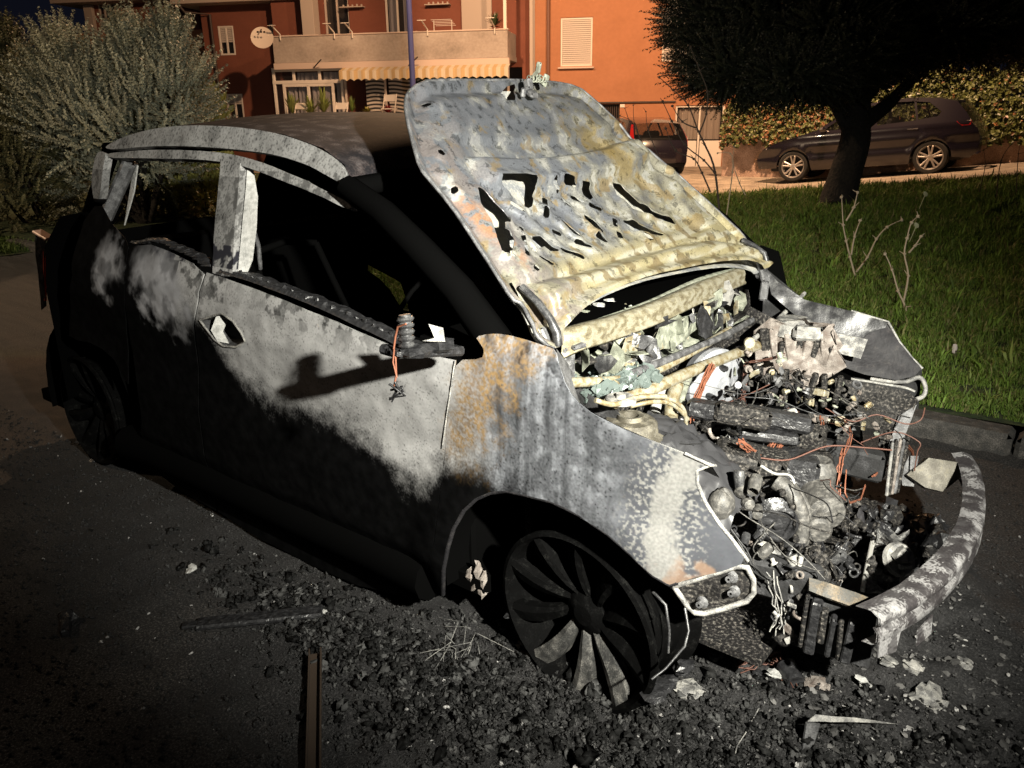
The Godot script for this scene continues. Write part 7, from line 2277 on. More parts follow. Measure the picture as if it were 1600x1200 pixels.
	# drips and stays in front of the near rail
	for it in [[Vector3(1.729, 0.43, 0.48), Vector3(1.728, 0.347, 0.48), Vector3(1.729, 0.234, 0.48), 0.008, "ash"], [Vector3(1.746, 0.449, 0.47), Vector3(1.741, 0.343, 0.48), Vector3(1.751, 0.22, 0.49), 0.006, "bright"], [Vector3(1.72, 0.232, 0.5), Vector3(1.735, 0.219, 0.5), Vector3(1.756, 0.233, 0.5), 0.02, "engine"], [Vector3(1.718, 0.438, 0.46), Vector3(1.748, 0.396, 0.47), Vector3(1.779, 0.378, 0.5), 0.016, "ash"]]:
		var m := MB.new()
		m.tube(bent(PackedVector3Array([it[0], it[1], it[2]])), it[3], it[3] * 0.7, 7)
		obj("front_stay", m, M[it[4]], car)
	for k in 34:
		var p: Vector3 = lerp(Vector3(1.712, 0.442, 0.48), Vector3(1.744, 0.223, 0.5), rng.randf()) + Vector3(rng.randf_range(-0.03, 0.05), 0, rng.randf_range(-0.04, 0.04))
		var s := scrap(p, rng.randf_range(0.014, 0.03))
		obj(s[0], s[1], M[["ash", "engine", "tan", "char"][rng.randi() % 4]], car)
	for k in 30:
		var p: Vector3 = lerp(Vector3(1.638, 0.406, 0.42), Vector3(1.829, 0.34, 0.3), rng.randf()) + Vector3(rng.randf_range(-0.06, 0.06), rng.randf_range(-0.02, 0.03), rng.randf_range(-0.08, 0.08))
		var s := scrap(p, rng.randf_range(0.018, 0.045))
		obj(s[0], s[1], M[["steel_dark", "engine", "engine", "char"][rng.randi() % 4]], car)

# ------------------------------------------------------------------ the parked cars
# x runs forward, z to its right; the base of the body is at the ground between the axles
func cut_wheel(m: StandardMaterial3D, root: Node3D, at: Vector3, s: float, r: float, spokes := 5) -> void:
	var w := part("wheel", root)
	w.position = at
	var T := Transform3D(Basis(Vector3.RIGHT, Vector3.BACK * s, Vector3.DOWN * s), Vector3.ZERO)
	var t := MB.new()
	t.lathe(PackedVector2Array([Vector2(r * 0.72, 0.0), Vector2(r * 0.78, 0.012), Vector2(r * 0.92, 0.012), Vector2(r * 0.99, -0.02), Vector2(r, -0.06), Vector2(r, -0.16), Vector2(r * 0.95, -0.2), Vector2(r * 0.7, -0.2)]), T, 40)
	obj("tyre", t, M.tyre, w)
	var b := MB.new()
	b.lathe(PackedVector2Array([Vector2(r * 0.66, -0.02), Vector2(r * 0.72, 0.008), Vector2(r * 0.745, 0.008), Vector2(r * 0.745, -0.02), Vector2(r * 0.66, -0.05), Vector2(r * 0.62, -0.16)]), T, 40)
	obj("rim", b, M.alloy, w)
	var sp := MB.new()
	for k in spokes:
		for d in [-0.2, 0.2]:
			var a: float = TAU * k / spokes + PI / 2 + d
			var e := Vector3(cos(a), sin(a), 0)
			sp.bar(e * r * 0.14 + Vector3(0, 0, -0.02 * s), e * r * 0.69 + Vector3(0, 0, -0.005 * s), 0.034, 0.03, 0.008, Vector3.BACK)
	sp.lathe(PackedVector2Array([Vector2(0, 0.0), Vector2(r * 0.1, 0.0), Vector2(r * 0.2, -0.012), Vector2(r * 0.2, -0.05)]), T, 20)
	obj("spokes", sp, M.alloy, w)
	var d2 := MB.new()
	d2.lathe(PackedVector2Array([Vector2(0, -0.09), Vector2(r * 0.6, -0.09), Vector2(r * 0.62, -0.1)]), T, 24)
	obj("brake_disc", d2, M.tyre, w)

func hatchback(called: String, label: String, paint: Material, tall := false) -> Node3D:
	var o := thing(called, label, "car", Vector3.ZERO, "parked cars")
	var zf := func(p: Vector2) -> float:
		var z := 0.86
		if p.y > 0.92:
			z -= 0.44 * (p.y - 0.92)
		elif p.y < 0.45:
			z -= 0.16 * pow((0.45 - p.y) / 0.25, 2.0) * 0.35
		z += 0.012 * exp(-pow((p.y - 0.70) / 0.06, 2.0)) - 0.01 * exp(-pow((p.y - 0.52) / 0.07, 2.0))
		var f := absf(p.x + 0.02) / 2.13
		z -= 0.22 * pow(f, 5.0)
		for c in [1.305, -1.305]:
			z += 0.018 * exp(-pow((Vector2(p.x - c, p.y - 0.32).length() - 0.36) / 0.05, 2.0))
		return z
	var outline := PackedVector2Array([Vector2(2.10, 0.30), Vector2(2.14, 0.48), Vector2(2.08, 0.62), Vector2(1.98, 0.70), Vector2(1.6, 0.84), Vector2(1.0, 0.955), Vector2(0.85, 0.99), Vector2(0.35, 1.26), Vector2(0.05, 1.39), Vector2(-0.4, 1.455), Vector2(-0.9, 1.45), Vector2(-1.4, 1.39), Vector2(-1.68, 1.31), Vector2(-1.86, 1.08), Vector2(-1.98, 0.86), Vector2(-2.06, 0.78), Vector2(-2.10, 0.6), Vector2(-2.07, 0.36), Vector2(-1.95, 0.26)])
	for k in 13:
		var a := PI * k / 12.0
		outline.append(Vector2(-1.305 - cos(a) * 0.36, 0.30 + sin(a) * 0.36))
	outline.append(Vector2(-0.93, 0.22))
	outline.append(Vector2(0.93, 0.22))
	for k in 13:
		var a := PI * k / 12.0
		outline.append(Vector2(1.305 - cos(a) * 0.36, 0.30 + sin(a) * 0.36))
	var glass := [
		PackedVector2Array([Vector2(0.72, 0.97), Vector2(0.36, 1.20), Vector2(0.08, 1.33), Vector2(-0.22, 1.38), Vector2(-0.26, 0.985)]),
		PackedVector2Array([Vector2(-0.33, 0.99), Vector2(-0.29, 1.385), Vector2(-0.62, 1.395), Vector2(-0.95, 1.375), Vector2(-1.02, 1.02)]),
		PackedVector2Array([Vector2(-1.06, 1.025), Vector2(-0.99, 1.37), Vector2(-1.22, 1.33), Vector2(-1.44, 1.14), Vector2(-1.40, 1.06)]),
	]
	var body := MB.new()
	for s in [1.0, -1.0]:
		body.sheet(outline, glass, 0.09, func(p): return Vector3(p.x, p.y, zf.call(p) * s), 0.02, func(p): return p)
	# top skins, between the sides
	var tops := [[PackedVector2Array([Vector2(2.09, 0.31), Vector2(2.14, 0.48), Vector2(2.08, 0.62), Vector2(1.98, 0.70), Vector2(1.8, 0.775), Vector2(1.6, 0.84), Vector2(1.3, 0.90), Vector2(1.0, 0.955), Vector2(0.86, 0.985)]), 0.02, "body"], [PackedVector2Array([Vector2(0.86, 0.985), Vector2(0.35, 1.26), Vector2(0.05, 1.39)]), 0.05, "glass"], [PackedVector2Array([Vector2(0.05, 1.39), Vector2(-0.4, 1.455), Vector2(-0.9, 1.45), Vector2(-1.4, 1.39), Vector2(-1.68, 1.31)]), 0.03, "body"], [PackedVector2Array([Vector2(-1.68, 1.31), Vector2(-1.86, 1.08), Vector2(-1.96, 0.90)]), 0.10, "glass"], [PackedVector2Array([Vector2(-1.96, 0.90), Vector2(-2.06, 0.78), Vector2(-2.10, 0.6), Vector2(-2.07, 0.36)]), 0.08, "body"]]
	var n := 0
	for tp in tops:
		var rows := []
		for p in tp[0]:
			var r := PackedVector3Array()
			var w: float = zf.call(p) - 0.004
			for k in 13:
				var t := k / 12.0 * 2.0 - 1.0
				var bow := 1.0 - t * t
				var dir := Vector3(0, 0.03, 0) if p.y > 0.8 else Vector3(0.0, 0.0, 0)
				var push: float = tp[1] * bow * signf(p.x) if n != 2 else 0.0
				r.append(Vector3(p.x + push, p.y, w * t) + dir * bow)
			rows.append(r)
		if tp[2] == "body":
			body.grid(rows)
		else:
			var g := MB.new()
			g.grid(rows)
			obj("windscreen" if n == 1 else "rear_window", g, M.car_glass, o)
		n += 1
	obj("body", body, paint, o)
	for s in [1.0, -1.0]:
		for gpoly in glass:
			var g := MB.new()
			g.sheet(gpoly, [], 0.1, func(p): return Vector3(p.x, p.y, (zf.call(p) - 0.008) * s), 0.0, func(p): return p)
			obj("side_window", g, M.car_glass, o)
		var tr := MB.new()
		var lp := PackedVector3Array()
		for p in [Vector2(0.74, 0.965), Vector2(-0.3, 0.983), Vector2(-1.02, 1.015), Vector2(-1.40, 1.055), Vector2(-1.45, 1.14)]:
			lp.append(Vector3(p.x, p.y, (zf.call(p) + 0.003) * s))
		tr.tube(lp, 0.008, 0.008, 5)
		obj("window_trim", tr, M.chrome, o)
		for hx in [-0.12, -0.98]:
			var hd := MB.new()
			hd.bar(Vector3(hx - 0.1, 0.86, (zf.call(Vector2(hx, 0.86)) + 0.015) * s), Vector3(hx + 0.1, 0.86, (zf.call(Vector2(hx, 0.86)) + 0.015) * s), 0.02, 0.03, 0.006)
			obj("door_handle", hd, paint, o)
		var mi := MB.new()
		mi.lump(Vector3(0.68, 1.01, s * 0.95), Vector3(0.16, 0.13, 0.2), rng, 0.04)
		mi.bar(Vector3(0.7, 0.99, s * 0.84), Vector3(0.69, 1.0, s * 0.9), 0.06, 0.03, 0.005)
		obj("door_mirror", mi, paint, o)
		var hl := MB.new()
		hl.sheet(PackedVector2Array([Vector2(2.05, 0.56), Vector2(2.02, 0.66), Vector2(1.84, 0.745), Vector2(1.70, 0.77), Vector2(1.82, 0.66)]), [], 0.1, func(p): return Vector3(p.x, p.y, (zf.call(p) + 0.008) * s), 0.01, func(p): return p)
		obj("headlight", hl, M.lamp_clear, o)
		var tl := MB.new()
		tl.sheet(PackedVector2Array([Vector2(-2.02, 0.76), Vector2(-1.95, 0.94), Vector2(-1.68, 0.99), Vector2(-1.72, 0.93), Vector2(-1.86, 0.80)]), [], 0.1, func(p): return Vector3(p.x, p.y, (zf.call(p) + 0.010) * s), 0.01, func(p): return p)
		var t2 := obj("tail_light", tl, M.lamp_red, o)
		if tall:
			var tv := MB.new()
			tv.sheet(PackedVector2Array([Vector2(-1.56, 1.30), Vector2(-1.655, 1.30), Vector2(-1.94, 0.94), Vector2(-1.74, 0.97)]), [], 0.1, func(p): return Vector3(p.x, p.y, (zf.call(p) + 0.012) * s), 0.01, func(p): return p)
			obj("tall_tail_light", tv, M.lamp_red, o)
		var tu := MB.new()
		tu.sheet(PackedVector2Array([Vector2(-1.95, 0.93), Vector2(-1.94, 0.96), Vector2(-1.68, 1.0), Vector2(-1.70, 0.96)]), [], 0.1, func(p): return Vector3(p.x, p.y, (zf.call(p) + 0.014) * s), 0.006, func(p): return p)
		obj("indicator_lens", tu, M.lamp_clear, t2)
		for w in [1.305, -1.305]:
			cut_wheel(null, o, Vector3(w, 0.315, s * 0.865), s, 0.315)
	var fl := MB.new()
	fl.box(Vector3(0, 0.27, 0), Vector3(3.6, 0.08, 1.5))
	for z in [0.38, -0.38]:
		fl.box(Vector3(-0.45, 0.75, z), Vector3(0.14, 0.75, 0.46), Basis(Vector3.BACK, 0.2), 0.05)
	fl.box(Vector3(-1.25, 0.7, 0), Vector3(0.14, 0.62, 1.25), Basis(Vector3.BACK, 0.2), 0.05)
	obj("interior", fl, M.tyre, o)
	return o

func hatchback_cars() -> void:
	# fit the axles to where the wheels stand
	var a := hatchback("parked_car", "dark violet-black five-door hatchback parked by the ivy hedge behind the tree", M.car_paint)
	var f := Vector3(-3.737, 0.116, -15.145)
	var r := Vector3(-1.129, 0.349, -15.281)
	var fx := (f - r).normalized()
	var zz := fx.cross(Vector3.UP).normalized()
	a.transform = Transform3D(Basis(fx, zz.cross(fx), zz), (f + r) / 2.0 + zz * 0.865)
	var b := hatchback("parked_car", "small dark hatchback with red tail lamps parked by the orange house, mostly behind the bonnet", M.car_paint, true)
	var q := Vector3(-8.288, 0.183, -17.1)
	var fx2 := Vector3(-0.80, 0, -0.60).normalized()
	b.transform = Transform3D(Basis(fx2, Vector3.UP, fx2.cross(Vector3.UP)), Vector3(q.x, -0.02, q.z) + fx2 * 1.2)

# ------------------------------------------------------------------ plants
func leaf_mesh() -> ArrayMesh:
	var b := MB.new()
	b.quad(Vector3(0, -0.6, 0), Vector3(-0.38, 0, 0.12), Vector3(0, 0.6, 0), Vector3(0.38, 0, 0.12))
	return b.done()

func blade_mesh() -> ArrayMesh:
	var b := MB.new()
	for k in 4:
		var a := TAU * k / 4.0 + 0.3 * k
		var d := Vector3(cos(a), 0, sin(a))
		var s := Vector3(-sin(a), 0, cos(a)) * 0.045
		var p0 := d * 0.08 * k
		var p1 := p0 + Vector3(0, 0.55, 0) + d * 0.12
		var p2 := p0 + Vector3(0, 0.95 - 0.12 * k, 0) + d * 0.42
		b.quad(p0 - s, p1 - s * 0.8, p1 + s * 0.8, p0 + s)
		b.tri(p1 - s * 0.8, p2, p1 + s * 0.8)
	return b.done()

# a feathery spray: stem with small scale-like leaves, one unit long along y
func spray_mesh(n: int, w: float, l: float) -> ArrayMesh:
	var b := MB.new()
	for k in n:
		var t := (k + 0.5) / n
		var a := k * 2.4
		var e := Vector3(cos(a), 0.7, sin(a)).normalized()
		var s := e.cross(Vector3.UP).normalized() * w
		var p := Vector3(0, t, 0)
		var len := l * (1.0 - 0.55 * t)
		b.tri(p - s, p + e * len, p + s)
	b.tri(Vector3(-0.012, 0, 0), Vector3(0, 1.05, 0), Vector3(0.012, 0, 0))
	b.tri(Vector3(0, 0, -0.012), Vector3(0, 1.05, 0), Vector3(0, 0, 0.012))
	return b.done()

func aim(d: Vector3, s: float, roll: float) -> Basis:
	var y := d.normalized()
	var x := y.cross(Vector3(0.3, 0.2, 0.93)).normalized()
	return (Basis(x, y, x.cross(y)) * Basis(Vector3.UP, roll)).scaled(Vector3.ONE * s)

# conifer-like bush: sprays in the shell of several lobes
func bush(called: String, label: String, lobes: Array, count: int, size: float, tint: Color, mesh: ArrayMesh, m: Material, vary := 0.4) -> void:
	var w := []
	var t := []
	for k in count:
		var l: Array = lobes[rng.randi() % lobes.size()]
		var d := Vector3(rng.randfn(), rng.randfn(), rng.randfn()).normalized()
		var rr := 0.55 + 0.45 * pow(rng.randf(), 0.6)
		var p: Vector3 = l[0] + d * l[1] * rr
		if p.y < 0.03:
			continue
		var dir := (d + Vector3(0, 0.75, 0) + Vector3(rng.randf_range(-0.3, 0.3), rng.randf_range(-0.3, 0.3), rng.randf_range(-0.3, 0.3)))
		w.append(Transform3D(aim(dir, size * rng.randf_range(0.55, 1.25), rng.randf() * TAU), p))
		t.append(tint * rng.randf_range(1.0 - vary, 1.0 + vary))
	var o := thing(called, label, "bush")
	var st := MB.new()
	for l in lobes:
		var root: Vector3 = Vector3(lobes[0][0].x, 0.0, lobes[0][0].z)
		st.tube(bent(PackedVector3Array([root, root.lerp(l[0], 0.5) + Vector3(0, -0.2, 0), l[0]])), 0.05, 0.015, 7)
	obj("stems", st, M.bark, o)
	scatter("foliage", mesh, m, w, t, o)

func plants() -> void:
	# grass on the verge
	var w := []
	var t := []
	var tries := 0
	while w.size() < 150000 and tries < 800000:
		tries += 1
		var z := -1.95 - 9.8 * pow(rng.randf(), 1.5)
		var x := rng.randf_range(-4.5, 3.4)
		var d := Vector2(x - 2.244, z - 2.25)
		var ang := atan2(d.x, -d.y)
		if ang < -0.95 or ang > 0.0:
			continue
		var clump := lumps.get_noise_2d(x * 30.0, z * 30.0)
		if clump < -0.18 and rng.randf() < 0.8:
			continue
		var far := clampf(-z / 11.0, 0.0, 1.0)
		var s := rng.randf_range(0.025, 0.075) * (1.0 + 0.8 * clump) * (1.8 if rng.randf() < 0.03 else 1.0) * (0.7 if z > -2.5 else 1.0) * (1.0 + 0.5 * far)
		w.append(Transform3D(Basis.from_euler(Vector3(rng.randf_range(-0.35, 0.35), rng.randf() * TAU, rng.randf_range(-0.35, 0.35))).scaled(Vector3(s, s, s)), Vector3(x, ground_h(x, z) - 0.005, z)))
		var dry := sstep(0.72, 0.95, rng.randf())
		var c := Color(0.125, 0.205, 0.028).lerp(Color(0.24, 0.21, 0.09), dry * 0.8) * rng.randf_range(0.6, 1.35)
		t.append(c)
	for k in 5000:
		var x := rng.randf_range(-13.0, -8.3)
		var z := rng.randf_range(-1.9, 0.1)
		var s := rng.randf_range(0.06, 0.14)
		w.append(Transform3D(Basis.from_euler(Vector3(rng.randf_range(-0.3, 0.3), rng.randf() * TAU, rng.randf_range(-0.3, 0.3))).scaled(Vector3(s, s, s)), Vector3(x, 0.01, z)))
		t.append(Color(0.10, 0.16, 0.035) * rng.randf_range(0.6, 1.3))
	tag(scatter("grass", blade_mesh(), M.grass, w, t), "green grass growing on the verge", "grass")
	# silvery conifer bush and the darker one beside it
	var spray := spray_mesh(22, 0.045, 0.17)
	var c0: Vector3 = Vector3(-9.079, 1.576, -3.655)
	bush("conifer_bush", "large grey-green feathery conifer bush behind the wreck's rear", [[Vector3(-9.053, 1.449, -3.621), Vector3(1.0, 0.8, 0.9)], [Vector3(-9.42, 1.707, -3.443), Vector3(0.7, 0.55, 0.7)], [Vector3(-8.707, 1.823, -4.053), Vector3(0.55, 0.55, 0.6)], [Vector3(-9.215, 2.104, -3.908), Vector3(0.3, 0.45, 0.35)], [Vector3(-8.89, 2.354, -4.271), Vector3(0.12, 0.35, 0.12)], [Vector3(-9.347, 2.411, -3.937), Vector3(0.12, 0.3, 0.12)], [Vector3(-9.968, 2.178, -3.214), Vector3(0.22, 0.45, 0.22)], [Vector3(-9.374, 1.128, -4.171), Vector3(0.6, 0.7, 0.6)], [Vector3(-9.957, 0.689, -3.524), Vector3(0.7, 0.8, 0.6)], [Vector3(-9.637, 1.584, -3.086), Vector3(0.6, 0.8, 0.6)], [Vector3(-9.556, 1.875, -3.274), Vector3(0.45, 0.6, 0.5)]], 3800, 0.40, Color(0.36, 0.37, 0.28), spray, M.needle)
	bush("conifer_bush", "dark olive feathery bush at the left, beside the larger conifer bush", [[Vector3(-11.1, 1.374, -3.054), Vector3(1.0, 0.8, 0.9)], [Vector3(-11.531, 1.651, -2.834), Vector3(0.8, 0.6, 0.7)], [Vector3(-10.908, 1.732, -3.358), Vector3(0.6, 0.45, 0.6)], [Vector3(-10.791, 1.157, -2.802), Vector3(1.2, 0.9, 0.9)], [Vector3(-11.602, 2.38, -3.225), Vector3(0.15, 0.35, 0.15)], [Vector3(-10.546, 0.567, -2.338), Vector3(1.2, 0.9, 0.9)]], 4200, 0.34, Color(0.10, 0.10, 0.045), spray, M.needle)
	bush("leafy_bush", "yellow-green leafy bush seen past the car's rear window", [[Vector3(-9.864, 1.577, -5.052), Vector3(0.65, 0.6, 0.6)], [Vector3(-9.735, 0.817, -4.693), Vector3(0.9, 0.7, 0.7)], [Vector3(-10.035, 0.537, -4.337), Vector3(0.7, 0.6, 0.6)], [Vector3(-9.402, 0.528, -4.831), Vector3(0.7, 0.7, 0.6)]], 5200, 0.11, Color(0.34, 0.33, 0.10), leaf_mesh(), M.leaf)
	big_tree()
	ivy()
	# bare saplings on the verge
	var sap := [
		["thin bare sapling in front of the tree, forked halfway up", [[Vector3(0.532, -0.1, -4.584), Vector3(0.476, 0.204, -4.67), Vector3(0.413, 0.356, -4.685), Vector3(0.354, 0.483, -4.694), Vector3(0.312, 0.61, -4.715), Vector3(0.255, 0.813, -4.757)], [Vector3(0.471, 0.229, -4.677), Vector3(0.523, 0.329, -4.761), Vector3(0.556, 0.48, -4.851), Vector3(0.599, 0.581, -4.928), Vector3(0.686, 0.63, -5.018)], [Vector3(0.411, 0.366, -4.688), Vector3(0.408, 0.508, -4.747), Vector3(0.408, 0.634, -4.801)], [Vector3(0.324, 0.635, -4.735), Vector3(0.346, 0.736, -4.796), Vector3(0.354, 0.862, -4.856)]], 0.011],
		["thin bare sapling nearest the kerb, forked low down", [[Vector3(1.107, -0.1, -3.693), Vector3(1.051, 0.179, -3.769), Vector3(0.994, 0.287, -3.771), Vector3(0.929, 0.438, -3.784), Vector3(0.88, 0.541, -3.79)], [Vector3(1.043, 0.222, -3.781), Vector3(1.03, 0.393, -3.845), Vector3(0.994, 0.523, -3.872), Vector3(0.986, 0.651, -3.921), Vector3(0.984, 0.737, -3.955), Vector3(1.018, 0.779, -4)], [Vector3(1.008, 0.544, -3.891), Vector3(1.042, 0.586, -3.937), Vector3(1.044, 0.65, -3.965)]], 0.010],
		["tall bare branching shrub against the orange house", [[Vector3(-1.514, 0.584, -6.49), Vector3(-1.65, 0.862, -6.503), Vector3(-1.815, 1.174, -6.507), Vector3(-1.9, 1.313, -6.5), Vector3(-2.041, 1.59, -6.508), Vector3(-2.207, 1.765, -6.452), Vector3(-2.358, 1.891, -6.387)], [Vector3(-1.631, 0.827, -6.502), Vector3(-1.781, 1.001, -6.46), Vector3(-1.987, 1.176, -6.372), Vector3(-2.15, 1.42, -6.349), Vector3(-2.272, 1.628, -6.342)], [Vector3(-1.881, 1.278, -6.499), Vector3(-1.853, 1.484, -6.609), Vector3(-1.89, 1.726, -6.684), Vector3(-2.001, 1.968, -6.701), Vector3(-2.135, 2.211, -6.7)], [Vector3(-1.655, 0.655, -6.41), Vector3(-1.782, 0.864, -6.399), Vector3(-1.867, 1.003, -6.392), Vector3(-2.06, 1.109, -6.286), Vector3(-2.194, 1.352, -6.285)], [Vector3(-1.918, 1.348, -6.5), Vector3(-2.064, 1.418, -6.416), Vector3(-2.184, 1.592, -6.396)]], 0.013],
		["short bare shrub beside the parked car's nose", [[Vector3(-1.625, 0.568, -6.799), Vector3(-1.619, 0.839, -6.919), Vector3(-1.691, 1.053, -6.955), Vector3(-1.798, 1.055, -6.871)], [Vector3(-1.451, 0.587, -6.944), Vector3(-1.539, 0.731, -6.936), Vector3(-1.634, 0.946, -6.953), Vector3(-1.664, 1.124, -7.006)]], 0.009],
		["sparse upright twigs rising over the bonnet edge by the red car", [[Vector3(-1.879, 0.763, -5.744), Vector3(-2.197, 1.262, -5.707), Vector3(-2.312, 1.428, -5.688), Vector3(-2.418, 1.495, -5.633)], [Vector3(-2.041, 1.029, -5.73), Vector3(-2.26, 1.361, -5.7), Vector3(-2.311, 1.592, -5.759)], [Vector3(-1.905, 0.895, -5.78), Vector3(-2.127, 1.326, -5.79), Vector3(-2.205, 1.525, -5.814)], [Vector3(-2.305, 1.395, -5.679), Vector3(-2.393, 1.56, -5.681)]], 0.007],
		["thin weed stalk with a pale seed head near the kerb", [[Vector3(1.585, -0.184, -2.691), Vector3(1.56, -0.015, -2.744), Vector3(1.549, 0.126, -2.796), Vector3(1.548, 0.161, -2.81)], [Vector3(1.564, -0.05, -2.732), Vector3(1.532, 0.021, -2.738)]], 0.005],
		["dark bare twigs at the right behind the parked car", [[Vector3(0.859, 0.57, -9.019), Vector3(0.823, 0.934, -9.147), Vector3(0.918, 1.187, -9.33)], [Vector3(0.677, 0.572, -8.878), Vector3(0.679, 0.863, -9.004), Vector3(0.619, 1.046, -9.035)], [Vector3(1.028, 0.567, -9.152), Vector3(0.966, 1.004, -9.29), Vector3(0.957, 1.295, -9.407)]], 0.008],
	]
	for s in sap:
		var o := thing("bare_sapling", s[0], "sapling", Vector3.ZERO, "bare saplings on the verge")
		var n := 0
		for br in s[1]:
			var pv := PackedVector3Array(br)
			if n == 0:
				pv[0].y = ground_h(pv[0].x, pv[0].z) - 0.05
			for i in range(1, pv.size()):
				pv[i] += Vector3(rng.randf_range(-1, 1), rng.randf_range(-1, 1), rng.randf_range(-1, 1)) * 0.012
			var b := MB.new()
			b.tube(bent(pv), s[2] * (1.0 if n == 0 else 0.75), s[2] * 0.3, 6)
			for i in range(1, pv.size()):
				b.lump(pv[i], Vector3.ONE * s[2] * 2.4, rng, 0.3)
				var q := pv[i] + Vector3(rng.randf_range(-0.05, 0.05), rng.randf_range(0.0, 0.05), rng.randf_range(-0.05, 0.05))
				b.tube(PackedVector3Array([pv[i], q]), s[2] * 0.4, s[2] * 0.2, 5)
			obj("stem" if n == 0 else "branch", b, M.twig if s[2] > 0.0085 and s[2] < 0.012 else M.dark_twig, o)
			n += 1
		if s[2] < 0.006:
			var hd := MB.new()
			hd.lump(Vector3(1.545, 0.179, -2.815), Vector3(0.03, 0.06, 0.03), rng, 0.3)
			obj("seed_head", hd, M.shutter, o)
	# pale leaves left on the saplings
	for q in [[Vector3(0.848, 0.86, -4.975), "round pale leaf on the verge right of the tree"], [Vector3(1.014, 0.728, -3.975), "round pale leaf at the tip of the kerbside sapling"]]:
		var lf := MB.new()
		lf.lump(q[0], Vector3(0.03, 0.05, 0.008), rng, 0.2, Basis.from_euler(Vector3(0.3, 0.5, 0.6)))
		lf.tube(PackedVector3Array([q[0], q[0] + Vector3(-0.03, -0.12, 0)]), 0.003, 0.002, 4)
		var lo := tag(obj("leaf", lf, M.pale_leaf), q[1], "leaf")

func big_tree() -> void:
	var o := thing("conifer_tree", "dark conifer with a thick forked trunk and a low black crown", "tree")
	var base: Vector3 = Vector3(-0.948, -0.015, -8.825)
	base.y = ground_h(base.x, base.z) - 0.05
	var tr := MB.new()
	tr.tube(bent(PackedVector3Array([base, Vector3(-0.976, 0.569, -9.054), Vector3(-0.946, 1.096, -9.303), Vector3(-0.99, 1.421, -9.408), Vector3(-1.047, 1.949, -9.589), Vector3(-1.039, 2.76, -9.943), Vector3(-1.197, 3.898, -10.306)])), 0.235, 0.12, 14)
	for k in tr.v.size():
		var d := tr.v[k] - base
		if d.y < 0.5:
			tr.v[k] += Vector3(d.x, 0, d.z) * 0.18 * pow(1.0 - d.y / 0.5, 2.0)
	obj("trunk", tr, M.bark, o)
	for l in [[Vector3(-1.012, 1.259, -9.321), Vector3(-1.221, 1.626, -9.18), Vector3(-1.384, 1.946, -9.055), Vector3(-1.739, 2.42, -8.845), 0.11], [Vector3(-0.926, 1.339, -9.423), Vector3(-0.704, 1.579, -9.7), Vector3(-0.523, 1.86, -9.963), Vector3(-0.117, 2.431, -10.661), 0.12], [Vector3(-0.982, 1.38, -9.397), Vector3(-1.069, 1.862, -9.266), Vector3(-1.212, 2.404, -9.118), Vector3(-1.456, 3.155, -8.98), 0.10], [Vector3(-0.983, 1.624, -9.5), Vector3(-0.807, 2.208, -10.291), Vector3(-0.581, 2.823, -11.135), Vector3(-0.21, 3.556, -12.144), 0.1]]:
		var b := MB.new()
		b.tube(bent(PackedVector3Array([l[0], l[1], l[2], l[3]])), l[4], 0.04, 9)
		obj("limb", b, M.bark, o)
	var sp := spray_mesh(30, 0.03, 0.16)
	var w := []
	var t := []
	var lobes := [[Vector3(-2.293, 2.616, -8.896), Vector3(1.0, 0.75, 1.1)], [Vector3(-2.783, 2.704, -8.549), Vector3(0.55, 0.5, 0.7)], [Vector3(-2.304, 2.079, -8.389), Vector3(0.7, 0.4, 0.8)], [Vector3(-1.379, 2.423, -9.263), Vector3(1.2, 0.75, 1.3)], [Vector3(-0.633, 2.754, -10.259), Vector3(1.3, 0.85, 1.4)], [Vector3(0.209, 2.765, -11.194), Vector3(1.2, 0.65, 1.3)], [Vector3(1.014, 2.777, -12.1), Vector3(1.3, 0.7, 1.3)], [Vector3(-1.948, 3.26, -9.443), Vector3(1.4, 0.8, 1.4)], [Vector3(-0.878, 3.65, -10.451), Vector3(1.6, 1.2, 1.6)], [Vector3(0.285, 3.425, -11.537), Vector3(1.5, 1.0, 1.5)], [Vector3(-1.55, 1.979, -8.671), Vector3(0.8, 0.32, 0.9)], [Vector3(-0.199, 2.486, -10.217), Vector3(0.9, 0.3, 1.0)], [Vector3(-2.677, 3.189, -8.84), Vector3(0.8, 0.5, 0.9)], [Vector3(-0.973, 2.182, -9.211), Vector3(0.6, 0.3, 0.8)]]
	for k in 26000:
		var l: Array = lobes[rng.randi() % lobes.size()]
		var d := Vector3(rng.randfn(), rng.randfn(), rng.randfn()).normalized()
		var p: Vector3 = l[0] + d * l[1] * pow(rng.randf(), 0.45)
		var dir := Vector3(d.x, 0.25 + d.y * 0.5 - 0.25 * rng.randf(), d.z) + Vector3(rng.randf_range(-0.4, 0.4), rng.randf_range(-0.3, 0.3), rng.randf_range(-0.4, 0.4))
		w.append(Transform3D(aim(dir, rng.randf_range(0.2, 0.42), rng.randf() * TAU), p))
		t.append(Color(0.010, 0.013, 0.005) * rng.randf_range(0.5, 1.5))
	scatter("crown", sp, M.needle_dark, w, t, o)

